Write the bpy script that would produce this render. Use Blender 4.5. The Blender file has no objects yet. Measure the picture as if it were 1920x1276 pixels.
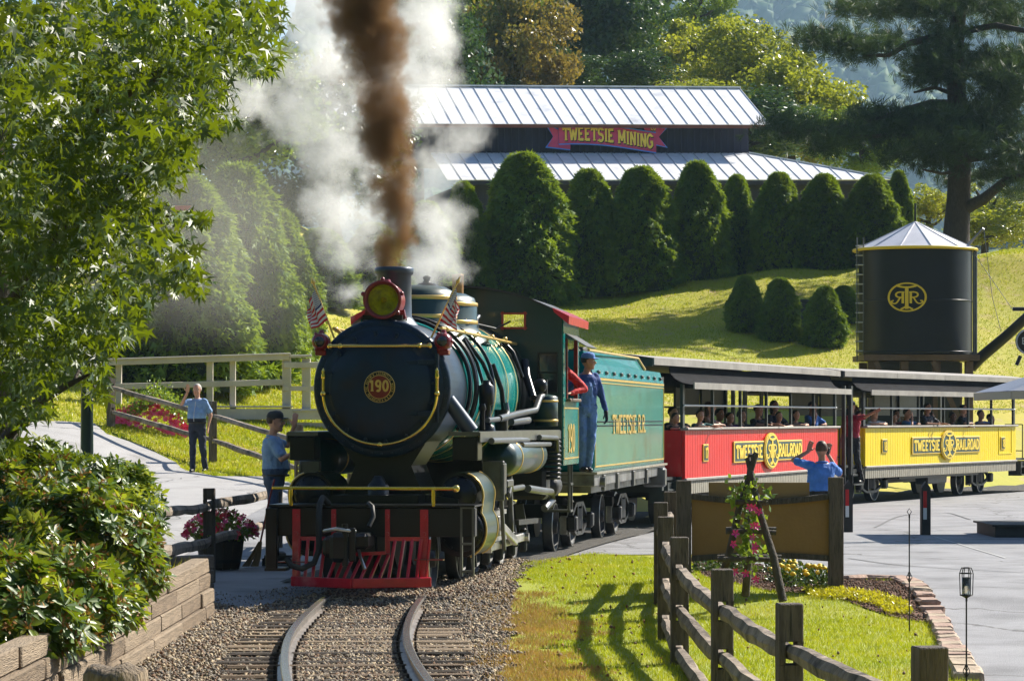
import bpy, math, random
import numpy as np
from mathutils import Vector, Matrix, Quaternion, noise
from mathutils.geometry import delaunay_2d_cdt

random.seed(7)
rs = np.random.RandomState(7)
sc = bpy.context.scene
C = sc.collection
R = math.radians
PI = math.pi

# ---------------------------------------------------------------- camera, light, exposure
F = 5600.0                                    # focal length in pixels of a 1920 wide frame
CAM = Vector((0, 0, 1.8))
cam = bpy.data.cameras.new('camera')
cam.sensor_width = 36.0
cam.lens = 36.0 * F / 1920
cam.shift_y = (784 - 638) / 1920
cam.clip_end = 6000
cam.clip_start = 0.5
camo = bpy.data.objects.new('camera', cam)
camo.location = CAM
camo.rotation_euler = (R(90), 0, 0)
C.objects.link(camo)
sc.camera = camo

SUN_AZ, SUN_EL = R(51), R(39)                 # azimuth from +Y towards +X
sun_dir = Vector((math.sin(SUN_AZ) * math.cos(SUN_EL), math.cos(SUN_AZ) * math.cos(SUN_EL), math.sin(SUN_EL)))
sl = bpy.data.lights.new('sun', 'SUN')
sl.energy = 5.0
sl.angle = R(0.5)
sl.color = (1.0, 0.93, 0.80)
slo = bpy.data.objects.new('sun', sl)
slo.rotation_euler = sun_dir.to_track_quat('Z', 'Y').to_euler()
slo.location = (20, 20, 60)
C.objects.link(slo)

world = bpy.data.worlds.new('World')
sc.world = world
world.use_nodes = True
wn = world.node_tree
bg = wn.nodes['Background']
sky = wn.nodes.new('ShaderNodeTexSky')
sky.sky_type = 'NISHITA'
sky.sun_disc = False
sky.sun_elevation = SUN_EL
sky.sun_rotation = SUN_AZ
sky.ozone_density = 4.0
sky.dust_density = 0.4
wn.links.new(sky.outputs[0], bg.inputs[0])
bg.inputs[1].default_value = 0.065

sc.view_settings.view_transform = 'Standard'
sc.view_settings.look = 'None'
sc.view_settings.gamma = 1
sc.view_settings.use_curve_mapping = False
sc.view_settings.exposure = 1.12
sc.cycles.max_bounces = 8
sc.cycles.diffuse_bounces = 3
sc.cycles.glossy_bounces = 3
sc.cycles.transmission_bounces = 4
sc.cycles.transparent_max_bounces = 12
sc.cycles.volume_bounces = 3
sc.cycles.use_denoising = True
sc.cycles.volume_step_rate = 1.0
sc.cycles.volume_max_steps = 256
sc.cycles.use_adaptive_sampling = True
sc.cycles.adaptive_threshold = 0.02

# ---------------------------------------------------------------- helpers
def P(px, py, d):
    """a point of the place seen at pixel px, py of the photograph from d metres"""
    return Vector(((px - 960) * d / F, d, 1.8 + (784 - py) * d / F))

def tag(o, label=None, cat=None, group=None, kind=None):
    if label: o['label'] = label
    if cat: o['category'] = cat
    if group: o['group'] = group
    if kind: o['kind'] = kind
    return o

def thing(name, label, cat, loc=(0, 0, 0), rz=0.0, group=None):
    o = bpy.data.objects.new(name, None)
    o.empty_display_size = 0.1
    o.location = loc
    o.rotation_euler = (0, 0, rz)
    C.objects.link(o)
    return tag(o, label, cat, group)

def kids(o):
    return [c for c in o.children]

def copy_tree(o, parent=None, loc=None, rz=None, label=None):
    c = o.copy()
    for k in ('label', 'category', 'group', 'kind'):
        if k in o: c[k] = o[k]
    C.objects.link(c)
    c.parent = parent
    if loc is not None: c.location = loc
    if rz is not None: c.rotation_euler = (0, 0, rz)
    if label: c['label'] = label
    for ch in kids(o):
        copy_tree(ch, c)
    return c

class MB:
    """collects shapes of one mesh"""
    def __init__(s):
        s.v = []; s.f = []; s.m = []; s.sm = []
        s.mats = []; s.cur = 0
    def mat(s, m):
        if m not in s.mats: s.mats.append(m)
        s.cur = s.mats.index(m)
        return s
    def add(s, vs, fs, smooth=False):
        n = len(s.v)
        s.v.extend([tuple(v) for v in vs])
        for f in fs:
            s.f.append(tuple(i + n for i in f)); s.m.append(s.cur); s.sm.append(smooth)
        return s
    def box(s, c, size, rot=None, bev=0.0):
        hx, hy, hz = size[0] / 2, size[1] / 2, size[2] / 2
        c = Vector(c)
        b = min(bev, hx * .45, hy * .45, hz * .45)
        if b <= 0:
            vs = [Vector((x, y, z)) for x in (-hx, hx) for y in (-hy, hy) for z in (-hz, hz)]
            fs = [(0, 1, 3, 2), (4, 6, 7, 5), (0, 4, 5, 1), (2, 3, 7, 6), (0, 2, 6, 4), (1, 5, 7, 3)]
        else:
            vs = []; idx = {}
            for ix, x in enumerate((-1, 1)):
                for iy, y in enumerate((-1, 1)):
                    for iz, z in enumerate((-1, 1)):
                        for a in range(3):
                            p = [x * (hx - b), y * (hy - b), z * (hz - b)]
                            p[a] = (x, y, z)[a] * (hx, hy, hz)[a]
                            idx[(x, y, z, a)] = len(vs); vs.append(Vector(p))
            fs = []
            S = (-1, 1)
            for x in S: fs.append([idx[(x, y, z, 0)] for y, z in ((-1, -1), (1, -1), (1, 1), (-1, 1))][::x])
            for y in S: fs.append([idx[(x, y, z, 1)] for x, z in ((-1, -1), (-1, 1), (1, 1), (1, -1))][::y])
            for z in S: fs.append([idx[(x, y, z, 2)] for x, y in ((-1, -1), (1, -1), (1, 1), (-1, 1))][::z])
            for a in S:
                for c2 in S:
                    fs.append([idx[(a, c2, -1, 0)], idx[(a, c2, 1, 0)], idx[(a, c2, 1, 1)], idx[(a, c2, -1, 1)]][::-a * c2])
                    fs.append([idx[(a, -1, c2, 0)], idx[(a, 1, c2, 0)], idx[(a, 1, c2, 2)], idx[(a, -1, c2, 2)]][::a * c2])
                    fs.append([idx[(-1, a, c2, 1)], idx[(1, a, c2, 1)], idx[(1, a, c2, 2)], idx[(-1, a, c2, 2)]][::-a * c2])
            for x in S:
                for y in S:
                    for z in S:
                        fs.append([idx[(x, y, z, 0)], idx[(x, y, z, 1)], idx[(x, y, z, 2)]][::x * y * z])
        if rot is not None: vs = [rot @ v for v in vs]
        return s.add([v + c for v in vs], fs)
    def beam(s, a, b, w, h, bev=0.0, up=Vector((0, 0, 1))):
        """rectangular bar from a to b, w wide, h high"""
        a, b = Vector(a), Vector(b)
        d = b - a
        y = d.normalized()
        x = y.cross(up)
        if x.length < 1e-4: x = y.cross(Vector((1, 0, 0)))
        x.normalize(); z = x.cross(y)
        M = Matrix((x, y, z)).transposed()
        return s.box((a + b) / 2, (w, d.length, h), M, bev)
    def ring(s, rings, closed=False, cap=(True, True), smooth=True):
        n = len(rings[0]); vs = [p for r in rings for p in r]; fs = []
        m = len(rings)
        for i in range(m - 1 + (1 if closed else 0)):
            j = (i + 1) % m
            for k in range(n):
                l = (k + 1) % n
                fs.append((i * n + k, i * n + l, j * n + l, j * n + k))
        s.add(vs, fs, smooth)
        if not closed:
            if cap[0]: s.add(rings[0], [tuple(range(n))[::-1]])
            if cap[1]: s.add(rings[-1], [tuple(range(n))])
        return s
    def cyl(s, a, b, r0, r1=None, n=16, cap=(True, True), smooth=True):
        a, b = Vector(a), Vector(b)
        if r1 is None: r1 = r0
        d = (b - a).normalized()
        q = d.to_track_quat('Z', 'Y').to_matrix()
        rr = []
        for p, r in ((a, r0), (b, r1)):
            rr.append([p + q @ Vector((math.cos(t) * r, math.sin(t) * r, 0)) for t in [2 * PI * k / n for k in range(n)]])
        return s.ring(rr, cap=cap, smooth=smooth)
    def lathe(s, a, axis, prof, n=24, cap=(True, True), smooth=True):
        """prof: list of (distance along the axis, radius)"""
        a = Vector(a); d = Vector(axis).normalized()
        q = d.to_track_quat('Z', 'Y').to_matrix()
        rr = []
        for h, r in prof:
            rr.append([a + d * h + q @ Vector((math.cos(t) * r, math.sin(t) * r, 0)) for t in [2 * PI * k / n for k in range(n)]])
        return s.ring(rr, cap=cap, smooth=smooth)
    def tube(s, pts, r, n=8, closed=False, smooth=True):
        pts = [Vector(p) for p in pts]
        m = len(pts); rr = []
        prev = None
        for i, p in enumerate(pts):
            if closed: d = pts[(i + 1) % m] - pts[i - 1]
            else: d = pts[min(i + 1, m - 1)] - pts[max(i - 1, 0)]
            d.normalize()
            if prev is None:
                x = d.orthogonal().normalized()
            else:
                x = (prev - d * prev.dot(d))
                x = x.normalized() if x.length > 1e-5 else d.orthogonal().normalized()
            prev = x
            y = d.cross(x)
            ri = r[i] if isinstance(r, (list, tuple)) else r
            rr.append([p + (x * math.cos(t) + y * math.sin(t)) * ri for t in [2 * PI * k / n for k in range(n)]])
        return s.ring(rr, closed=closed, smooth=smooth)
    def ball(s, c, r, n=12, m=8, sc3=(1, 1, 1)):
        c = Vector(c); rr = []
        for j in range(1, m):
            t = PI * j / m
            rr.append([c + Vector((math.sin(t) * math.cos(u) * r * sc3[0], math.sin(t) * math.sin(u) * r * sc3[1], -math.cos(t) * r * sc3[2])) for u in [2 * PI * k / n for k in range(n)]])
        return s.ring(rr)
    def prism(s, poly, axis, h):
        """poly: 3D outline, pushed along axis by h"""
        axis = Vector(axis).normalized() * h
        A = [Vector(p) for p in poly]; B = [p + axis for p in A]; n = len(A)
        fs = [tuple(range(n))[::-1], tuple(range(n, 2 * n))]
        fs += [(i, (i + 1) % n, n + (i + 1) % n, n + i) for i in range(n)]
        return s.add(A + B, fs)
    def grid(s, pts, smooth=True):
        """pts[i][j] surface"""
        a, b = len(pts), len(pts[0])
        return s.add([p for r in pts for p in r], [(i * b + j, i * b + j + 1, (i + 1) * b + j + 1, (i + 1) * b + j) for i in range(a - 1) for j in range(b - 1)], smooth)
    def mesh(s, name):
        me = bpy.data.meshes.new(name)
        me.from_pydata(s.v, [], s.f)
        for m in s.mats: me.materials.append(m)
        me.polygons.foreach_set('material_index', s.m)
        me.polygons.foreach_set('use_smooth', s.sm)
        me.update()
        return me
    def build(s, name, mat=None, parent=None):
        if mat is not None: s.mats = [mat]; s.m = [0] * len(s.f)
        o = bpy.data.objects.new(name, s.mesh(name))
        C.objects.link(o)
        if parent is not None: o.parent = parent
        return o

def put(name, me, parent=None, loc=None, rot=None, scale=None):
    """another object that shares a mesh"""
    o = bpy.data.objects.new(name, me)
    C.objects.link(o)
    if parent is not None: o.parent = parent
    if loc is not None: o.location = loc
    if rot is not None: o.rotation_euler = rot
    if scale is not None: o.scale = scale
    return o

def npmesh(name, V, Fc, mat, smooth=False, mats=None, mi=None):
    """mesh out of numpy arrays; Fc has k corners per face"""
    me = bpy.data.meshes.new(name)
    V = np.asarray(V, dtype=np.float32); Fc = np.asarray(Fc, dtype=np.int32)
    k = Fc.shape[1]
    me.vertices.add(len(V)); me.vertices.foreach_set('co', V.ravel())
    me.loops.add(Fc.size); me.loops.foreach_set('vertex_index', Fc.ravel())
    me.polygons.add(len(Fc))
    me.polygons.foreach_set('loop_start', np.arange(0, Fc.size, k, dtype=np.int32))
    me.polygons.foreach_set('loop_total', np.full(len(Fc), k, dtype=np.int32))
    for m in (mats or [mat]): me.materials.append(m)
    if mi is not None: me.polygons.foreach_set('material_index', np.asarray(mi, dtype=np.int32))
    if smooth: me.polygons.foreach_set('use_smooth', np.ones(len(Fc), dtype=bool))
    me.update(calc_edges=True)
    me.validate()
    return me

def rotmats(n, rsx, tilt=None):
    """n random rotation matrices"""
    q = rsx.normal(size=(n, 4)); q /= np.linalg.norm(q, axis=1)[:, None]
    w, x, y, z = q.T
    return np.stack([np.stack([1 - 2 * (y * y + z * z), 2 * (x * y - z * w), 2 * (x * z + y * w)], -1),
                     np.stack([2 * (x * y + z * w), 1 - 2 * (x * x + z * z), 2 * (y * z - x * w)], -1),
                     np.stack([2 * (x * z - y * w), 2 * (y * z + x * w), 1 - 2 * (x * x + y * y)], -1)], 1)

def frames(dirs, roll):
    """rotation matrices whose y axis follows dirs, rolled"""
    y = dirs / np.linalg.norm(dirs, axis=1)[:, None]
    up = np.tile(np.array([0, 0, 1.0]), (len(y), 1))
    par = np.abs(y[:, 2]) > .97
    up[par] = [1, 0, 0]
    x = np.cross(y, up); x /= np.linalg.norm(x, axis=1)[:, None]
    z = np.cross(x, y)
    c, s_ = np.cos(roll)[:, None], np.sin(roll)[:, None]
    x2 = x * c + z * s_; z2 = -x * s_ + z * c
    return np.stack([x2, y, z2], axis=2)

def scatter(tv, tf, pos, Rm, scl):
    """copies of a small template at pos with rotation and scale, as arrays"""
    tv = np.asarray(tv, float); tf = np.asarray(tf, int)
    V = np.einsum('nij,vj->nvi', Rm, tv) * np.asarray(scl).reshape(len(pos), 1, -1) + pos[:, None, :]
    Fc = tf[None] + (np.arange(len(pos)) * len(tv))[:, None, None]
    return V.reshape(-1, 3), Fc.reshape(-1, tf.shape[1])

# ---------------------------------------------------------------- materials
def _set(b, k, v):
    if k in b.inputs: b.inputs[k].default_value = v

def mat(name, col, rough=.6, metal=0.0, var=0.0, vscale=4.0, col2=None, bump=0.0, bscale=20.0, spec=None, coat=0.0,
        stretch=None, emit=None, alpha=None, trans=None, dirt=None, wave=None):
    m = bpy.data.materials.new(name)
    m.use_nodes = True
    nt = m.node_tree; N = nt.nodes; L = nt.links
    b = N['Principled BSDF']
    _set(b, 'Roughness', rough); _set(b, 'Metallic', metal)
    if spec is not None: _set(b, 'Specular IOR Level', spec)
    if coat: _set(b, 'Coat Weight', coat); _set(b, 'Coat Roughness', .08)
    c4 = (*col, 1)
    b.inputs['Base Color'].default_value = c4
    tc = N.new('ShaderNodeTexCoord'); mp = N.new('ShaderNodeMapping')
    L.new(tc.outputs['Object'], mp.inputs[0])
    if stretch: mp.inputs['Scale'].default_value = stretch
    if var > 0 or col2 is not None:
        nz = N.new('ShaderNodeTexNoise'); nz.inputs['Scale'].default_value = vscale; nz.inputs['Detail'].default_value = 6
        nz.inputs['Roughness'].default_value = .65
        L.new(mp.outputs[0], nz.inputs['Vector'])
        cr = N.new('ShaderNodeValToRGB')
        cr.color_ramp.elements[0].position = .33; cr.color_ramp.elements[1].position = .67
        c2 = col2 if col2 is not None else tuple(min(1, c * (1 + var)) for c in col)
        c1 = col if col2 is not None else tuple(c * (1 - var) for c in col)
        cr.color_ramp.elements[0].color = (*c1, 1); cr.color_ramp.elements[1].color = (*c2, 1)
        L.new(nz.outputs['Fac'], cr.inputs[0])
        out = cr.outputs[0]
        if dirt is not None:
            n2 = N.new('ShaderNodeTexNoise'); n2.inputs['Scale'].default_value = dirt[1]; n2.inputs['Detail'].default_value = 8
            L.new(mp.outputs[0], n2.inputs['Vector'])
            r2 = N.new('ShaderNodeValToRGB'); r2.color_ramp.elements[0].position = dirt[2]; r2.color_ramp.elements[1].position = dirt[3]
            L.new(n2.outputs['Fac'], r2.inputs[0])
            mx = N.new('ShaderNodeMixRGB'); L.new(r2.outputs[0], mx.inputs[0]); L.new(out, mx.inputs[1]); mx.inputs[2].default_value = (*dirt[0], 1)
            out = mx.outputs[0]
        L.new(out, b.inputs['Base Color'])
    if wave:   # hairline cracks
        vz = N.new('ShaderNodeTexVoronoi'); vz.feature = 'DISTANCE_TO_EDGE'; vz.inputs['Scale'].default_value = wave
        nd = N.new('ShaderNodeTexNoise'); nd.inputs['Scale'].default_value = 1.3; nd.inputs['Detail'].default_value = 6
        L.new(mp.outputs[0], nd.inputs['Vector']); av = N.new('ShaderNodeVectorMath'); L.new(mp.outputs[0], av.inputs[0]); L.new(nd.outputs['Color'], av.inputs[1]); L.new(av.outputs[0], vz.inputs['Vector'])
        lt = N.new('ShaderNodeMath'); lt.operation = 'LESS_THAN'; lt.inputs[1].default_value = .0055 * wave * 4.0; L.new(vz.outputs['Distance'], lt.inputs[0])
        mk = N.new('ShaderNodeMixRGB'); L.new(lt.outputs[0], mk.inputs[0]); L.new(out, mk.inputs[1]); mk.inputs[2].default_value = (.10, .098, .10, 1); L.new(mk.outputs[0], b.inputs['Base Color'])
    if bump > 0:
        nb = N.new('ShaderNodeTexNoise'); nb.inputs['Scale'].default_value = bscale; nb.inputs['Detail'].default_value = 5
        L.new(mp.outputs[0], nb.inputs['Vector'])
        bp = N.new('ShaderNodeBump'); bp.inputs['Strength'].default_value = bump; bp.inputs['Distance'].default_value = .02
        L.new(nb.outputs['Fac'], bp.inputs['Height']); L.new(bp.outputs[0], b.inputs['Normal'])
    if emit: _set(b, 'Emission Color', (*emit[0], 1)); _set(b, 'Emission Strength', emit[1])
    if alpha is not None: _set(b, 'Alpha', alpha)
    if trans is not None: _set(b, 'Transmission Weight', trans)
    return m

def leafmat(name, c1, c2, tcol, rough=.35, tw=.5, vscale=.8, spec=.5, island=True, c3=None):
    """thin leaf: diffuse and gloss on top, light shining through"""
    m = bpy.data.materials.new(name)
    m.use_nodes = True
    nt = m.node_tree; N = nt.nodes; L = nt.links
    b = N['Principled BSDF']; out = N['Material Output']
    _set(b, 'Roughness', rough); _set(b, 'Specular IOR Level', spec)
    g = N.new('ShaderNodeNewGeometry')
    nz = N.new('ShaderNodeTexNoise'); nz.inputs['Scale'].default_value = vscale; nz.inputs['Detail'].default_value = 3
    tc = N.new('ShaderNodeTexCoord'); L.new(tc.outputs['Object'], nz.inputs['Vector'])
    ad = N.new('ShaderNodeMath'); ad.operation = 'ADD'; 
    ml = N.new('ShaderNodeMath'); ml.operation = 'MULTIPLY'; ml.inputs[1].default_value = .5
    L.new(g.outputs['Random Per Island'], ml.inputs[0]); L.new(ml.outputs[0], ad.inputs[0])
    m2 = N.new('ShaderNodeMath'); m2.operation = 'MULTIPLY_ADD'; m2.inputs[1].default_value = 1.6; m2.inputs[2].default_value = -.55
    L.new(nz.outputs['Fac'], m2.inputs[0]); L.new(m2.outputs[0], ad.inputs[1])
    cr = N.new('ShaderNodeValToRGB')
    cr.color_ramp.elements[0].position = .2; cr.color_ramp.elements[0].color = (*c1, 1)
    cr.color_ramp.elements[1].position = .75; cr.color_ramp.elements[1].color = (*c2, 1)
    if c3 is not None:
        e = cr.color_ramp.elements.new(.95); e.color = (*c3, 1)
    L.new(ad.outputs[0], cr.inputs[0]); L.new(cr.outputs[0], b.inputs['Base Color'])
    tr = N.new('ShaderNodeBsdfTranslucent')
    mxc = N.new('ShaderNodeMixRGB'); mxc.blend_type = 'MULTIPLY'; mxc.inputs[0].default_value = 0.0
    mc = N.new('ShaderNodeMixRGB'); mc.inputs[0].default_value = .55
    L.new(cr.outputs[0], mc.inputs[1]); mc.inputs[2].default_value = (*tcol, 1)
    L.new(mc.outputs[0], tr.inputs[0])
    ms = N.new('ShaderNodeMixShader'); ms.inputs[0].default_value = tw
    L.new(b.outputs[0], ms.inputs[1]); L.new(tr.outputs[0], ms.inputs[2]); L.new(ms.outputs[0], out.inputs[0])
    return m
# ---------------------------------------------------------------- the line of the track and the lie of the land
TRK = [(-0.2, 12.0), (-0.62, 17.0), (-1.05, 20.5), (-1.335, 24.2), (-1.42, 27.5), (-1.37, 31.0), (-1.10, 34.5), (-0.62, 38.0),
       (-0.08, 41.5), (0.55, 45.0), (1.30, 48.5), (2.45, 53.0), (3.9, 57.6), (5.4, 62.0), (7.8, 67.0), (10.5, 72.4), (14.5, 79.0), (19.0, 84.5), (26, 91)]
_ty = np.array([p[1] for p in TRK]); _tx = np.array([p[0] for p in TRK])
def catmull(pts, n=8):
    out = []
    q = [Vector((2 * pts[0][0] - pts[1][0], 2 * pts[0][1] - pts[1][1], 0))] + [Vector((p[0], p[1], 0)) for p in pts] + [Vector((2 * pts[-1][0] - pts[-2][0], 2 * pts[-1][1] - pts[-2][1], 0))]
    for i in range(1, len(q) - 2):
        for k in range(n):
            t = k / n
            out.append(0.5 * ((2 * q[i]) + (-q[i - 1] + q[i + 1]) * t + (2 * q[i - 1] - 5 * q[i] + 4 * q[i + 1] - q[i + 2]) * t * t + (-q[i - 1] + 3 * q[i] - 3 * q[i + 1] + q[i + 2]) * t ** 3))
    out.append(q[-2])
    return out
TPATH = catmull(TRK)
def offs(path, o):
    out = []
    for i, p in enumerate(path):
        d = (path[min(i + 1, len(path) - 1)] - path[max(i - 1, 0)]).normalized()
        out.append(p + Vector((d.y, -d.x, 0)) * o)
    return out
def xtrack(y): return np.interp(y, _ty, _tx)
def sm(t):
    t = np.clip(t, 0, 1); return t * t * (3 - 2 * t)

def zt(x, y):
    x = np.asarray(x, float); y = np.asarray(y, float)
    near = -.02 - .15 * sm((31.2 - y) / 2.2)
    near = near - .17 * sm((24 - y) / 9) * sm((x - .2) / 1.0)
    side = sm((xtrack(y) - x - 1.4) / 2.6)
    left = .75 * side * sm((y - 35) / 26 * .9)
    base = near + left
    ds = np.maximum(57.5, 62 + (x + 6) * 1.1)
    ds = np.where(x < -6, 62 - 4.0 * sm((-x - 6) / 5), np.maximum(62 + (x + 6) * 1.1, 62))
    z104 = 6.0 + .085 * np.maximum(x, -2) + np.clip(-2 - x, 0, 12) * .42
    t = np.clip((y - ds) / np.maximum(104 - ds, 8), 0, 1)
    hill = (z104 - base) * (t * .82 + .18 * t * t)
    z = base + hill + np.clip(y - 104, 0, 30) * .05
    z = z - np.clip(y - 110, 0, 60) * .33 * sm((x - 13) / 4)
    z = z - np.clip(y - 140, 0, 60) * .2
    z = z + .12 * np.sin(x * .55 + y * .21) * t + .06 * np.sin(x * 1.7 - y * .5) * t
    return z

def zg(x, y): return float(zt(x, y))

def G(px, py, d0=14.0, d1=170.0):
    """the ground point seen at a pixel of the photograph"""
    d = np.arange(d0, d1, .05)
    x = (px - 960) * d / F; z = 1.8 + (784 - py) * d / F
    hit = np.nonzero(zt(x, d) >= z)[0]
    i = hit[0] if len(hit) else len(d) - 1
    return Vector((x[i], d[i], zg(x[i], d[i])))

# ground sheet out to the foot of the mountains
def make_ground():
    xs = np.concatenate([np.arange(-90, -14, 2.0), np.arange(-14, 26, .5), np.arange(26, 100, 2.0)])
    ys = np.concatenate([np.arange(-62, 12, 2.5), np.arange(12, 125, .5), np.arange(125, 260, 3.0)])
    X, Y = np.meshgrid(xs, ys)
    Z = zt(X, Y)
    Z[Y > 190] = np.minimum(Z[Y > 190], 0)
    V = np.stack([X, Y, Z], -1).reshape(-1, 3)
    nx = len(xs); i = np.arange(len(ys) - 1)[:, None] * nx + np.arange(nx - 1)[None]
    Fc = np.stack([i, i + 1, i + nx + 1, i + nx], -1).reshape(-1, 4)
    return npmesh('ground', V, Fc, M_hill, smooth=True)

def sheet(name, poly, off, m, step=.6, kind='structure', zf=None, parent=None):
    """a flat layer with a clean outline that follows the ground"""
    poly = [Vector((p[0], p[1])) for p in poly]
    xs = [p.x for p in poly]; ys = [p.y for p in poly]
    pts = []; n = len(poly)
    for i in range(n):
        a, b = poly[i], poly[(i + 1) % n]
        k = max(1, int((b - a).length / step))
        for j in range(k): pts.append(a.lerp(b, j / k))
    nb = len(pts)
    edges = [(i, (i + 1) % nb) for i in range(nb)]
    P2 = np.array([[p.x, p.y] for p in pts])
    for gx in np.arange(min(xs) + step / 2, max(xs), step):
        for gy in np.arange(min(ys) + step / 2, max(ys), step):
            # inside test
            c = False; j = nb - 1
            xi = P2[:, 0]; yi = P2[:, 1]; xj = np.roll(xi, 1); yj = np.roll(yi, 1)
            cr = ((yi > gy) != (yj > gy)) & (gx < (xj - xi) * (gy - yi) / (yj - yi + 1e-12) + xi)
            if cr.sum() % 2: pts.append(Vector((gx, gy)))
    v, e, f, *_ = delaunay_2d_cdt(pts, edges, [], 1, 1e-5)
    A = np.array([[p.x, p.y] for p in v])
    z = (zt(A[:, 0], A[:, 1]) if zf is None else zf(A[:, 0], A[:, 1])) + off
    me = bpy.data.meshes.new(name)
    me.from_pydata([(a[0], a[1], zz) for a, zz in zip(A, z)], [], [tuple(q) for q in f])
    me.materials.append(m)
    me.polygons.foreach_set('use_smooth', [True] * len(me.polygons))
    me.update()
    # all faces up
    if len(me.polygons) and sum(p.normal.z for p in me.polygons) < 0: me.flip_normals()
    o = put(name, me, parent)
    if kind: o['kind'] = kind
    return o

def inpoly(poly, x, y):
    P2 = np.array([[p[0], p[1]] for p in poly]); xi, yi = P2[:, 0], P2[:, 1]; xj, yj = np.roll(xi, 1), np.roll(yi, 1)
    x = np.asarray(x)[:, None]; y = np.asarray(y)[:, None]
    return (((yi > y) != (yj > y)) & (x < (xj - xi) * (y - yi) / (yj - yi + 1e-12) + xi)).sum(1) % 2 == 1

M_hill = mat('hill_grass', (.27, .285, .006), .85, var=.3, vscale=.25, col2=(.37, .31, .015), bump=.9, bscale=5, dirt=((.33, .24, .09), 1.4, .57, .72))
M_lawn = mat('lawn_grass', (.20, .25, .005), .8, var=.3, vscale=.7, col2=(.28, .29, .008), bump=.8, bscale=30, dirt=((.30, .22, .06), 1.7, .6, .75))
M_soil = mat('soil', (.07, .045, .028), .95, var=.5, vscale=9, bump=1, bscale=40)
M_mulch = mat('mulch', (.13, .065, .04), .95, var=.5, vscale=14, bump=1, bscale=60)
M_pave = mat('pavement', (.235, .235, .25), .8, var=.14, vscale=1.1, bump=.5, bscale=70, dirt=((.13, .13, .14), 1.2, .48, .75), wave=.16)
M_paveL = mat('light_pavement', (.34, .33, .33), .8, var=.1, vscale=1.5, bump=.5, bscale=60, dirt=((.22, .21, .2), 1.0, .52, .8), wave=.22)
M_ballast = mat('ballast_bed', (.13, .115, .10), .95, var=.45, vscale=18, bump=1, bscale=60)

_g = put('ground', make_ground()); tag(_g, kind='structure')

def gp(*pp): return [tuple(G(x, y)[:2]) for x, y in pp]

# pavement: one wide yard of asphalt round the crossing
yard = gp((350, 1118), (376, 1128), (450, 1148), (560, 1128), (640, 1112), (850, 1085), (940, 1052), (1100, 1041), (1300, 1040), (1560, 1092), (1700, 1092), (1752, 1160), (1772, 1205), (1822, 1276)) 
yard += [(3.35, 17.0), (3.3, 13.5), (16, 13.5), (18, 30), (26, 60), (26, 84)]
yard += [(p_.x, p_.y) for p_ in offs([q_ for q_ in TPATH if 33 < q_.y < 88], .95)[::-4]]
yard += gp((870, 1056), (600, 1030), (560, 960), (545, 905), (490, 893), (402, 893), (330, 868), (270, 838), (200, 815), (178, 795), (60, 790))
yard += [(-10.5, 48), (-9.5, 38), (-3.9, 32)]
sheet('pavement', yard, .010, M_pave, step=.8)
path = gp((402, 893), (330, 868), (270, 838), (200, 815), (178, 795), (60, 790)) + [(-10.3, 47), (-7, 38.5), (-4.3, 34)] + gp((470, 965), (540, 930), (500, 896))
sheet('path', path, .016, M_paveL, step=.6)

def jag(pts, amp, step=.12, seed=1):
    out = []
    for a, b in zip(pts[:-1], pts[1:]):
        a, b = Vector(a), Vector(b); n = max(1, int((b - a).length / step)); d = (b - a).normalized(); nn = Vector((-d.y, d.x))
        for i in range(n):
            p_ = a.lerp(b, i / n); k = noise.noise(Vector((p_.x * 2.3, p_.y * 2.3, seed))) + .6 * noise.noise(Vector((p_.x * 7, p_.y * 7, seed)))
            out.append(tuple(p_ + nn * k * amp))
    return out + [tuple(pts[-1])]
ballast_poly = [(-3.3, 13)] + gp((240, 1276), (345, 1140)) + jag(gp((376, 1128), (450, 1148), (560, 1128), (640, 1112), (850, 1085), (940, 1052), (985, 1056)), .16) + jag(gp((985, 1056), (966, 1100), (958, 1180), (940, 1276)) + [(.35, 13)], .20)[1:]
sheet('track_bed', ballast_poly, .044, M_ballast, step=.5)
lawn_poly = gp((905, 1276), (925, 1180), (940, 1100), (985, 1058)) + jag(gp((985, 1058), (1110, 1041), (1230, 1048), (1300, 1055)), .07)[1:] + gp((1300, 1055), (1560, 1092), (1700, 1092), (1752, 1160), (1772, 1205), (1822, 1276)) + [(3.3, 13.5), (.3, 13.5)]
sheet('lawn', lawn_poly, .022, M_lawn, step=.5)
bed_poly = gp((1290, 1050), (1420, 1062), (1560, 1090), (1690, 1095), (1742, 1150), (1735, 1172), (1650, 1155), (1560, 1122), (1440, 1112), (1320, 1085))
sheet('mulch_bed', bed_poly, .034, M_mulch, step=.5)
bank_poly = [(-3.12, 12.5), (-3.12, 29.2), (-3.5, 30.2), (-4.6, 31.2), (-8, 32), (-14, 30), (-14, 12.5)]
zbank = lambda x, y: .30 + .10 * np.sin(x * 2.1 + y) * .3 + np.clip(-3.4 - x, 0, 6) * .07
sheet('planting_bed', bank_poly, 0, M_soil, step=.6, zf=zbank)
# outer edge of the bed falls to the yard
_mb = MB()
_pp = bank_poly[1:6]
_mb.grid([[(x, y, float(zbank(x, y))) for x, y in _pp], [(x + .1, y + .5, -.2) for x, y in _pp]])
tag(_mb.build('bed_edge', M_soil), kind='structure')
# worn centre stripes in the yard: curved scratches and a joint
M_line = mat('worn_line', (.42, .42, .42), .8, var=.3, vscale=8)

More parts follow.
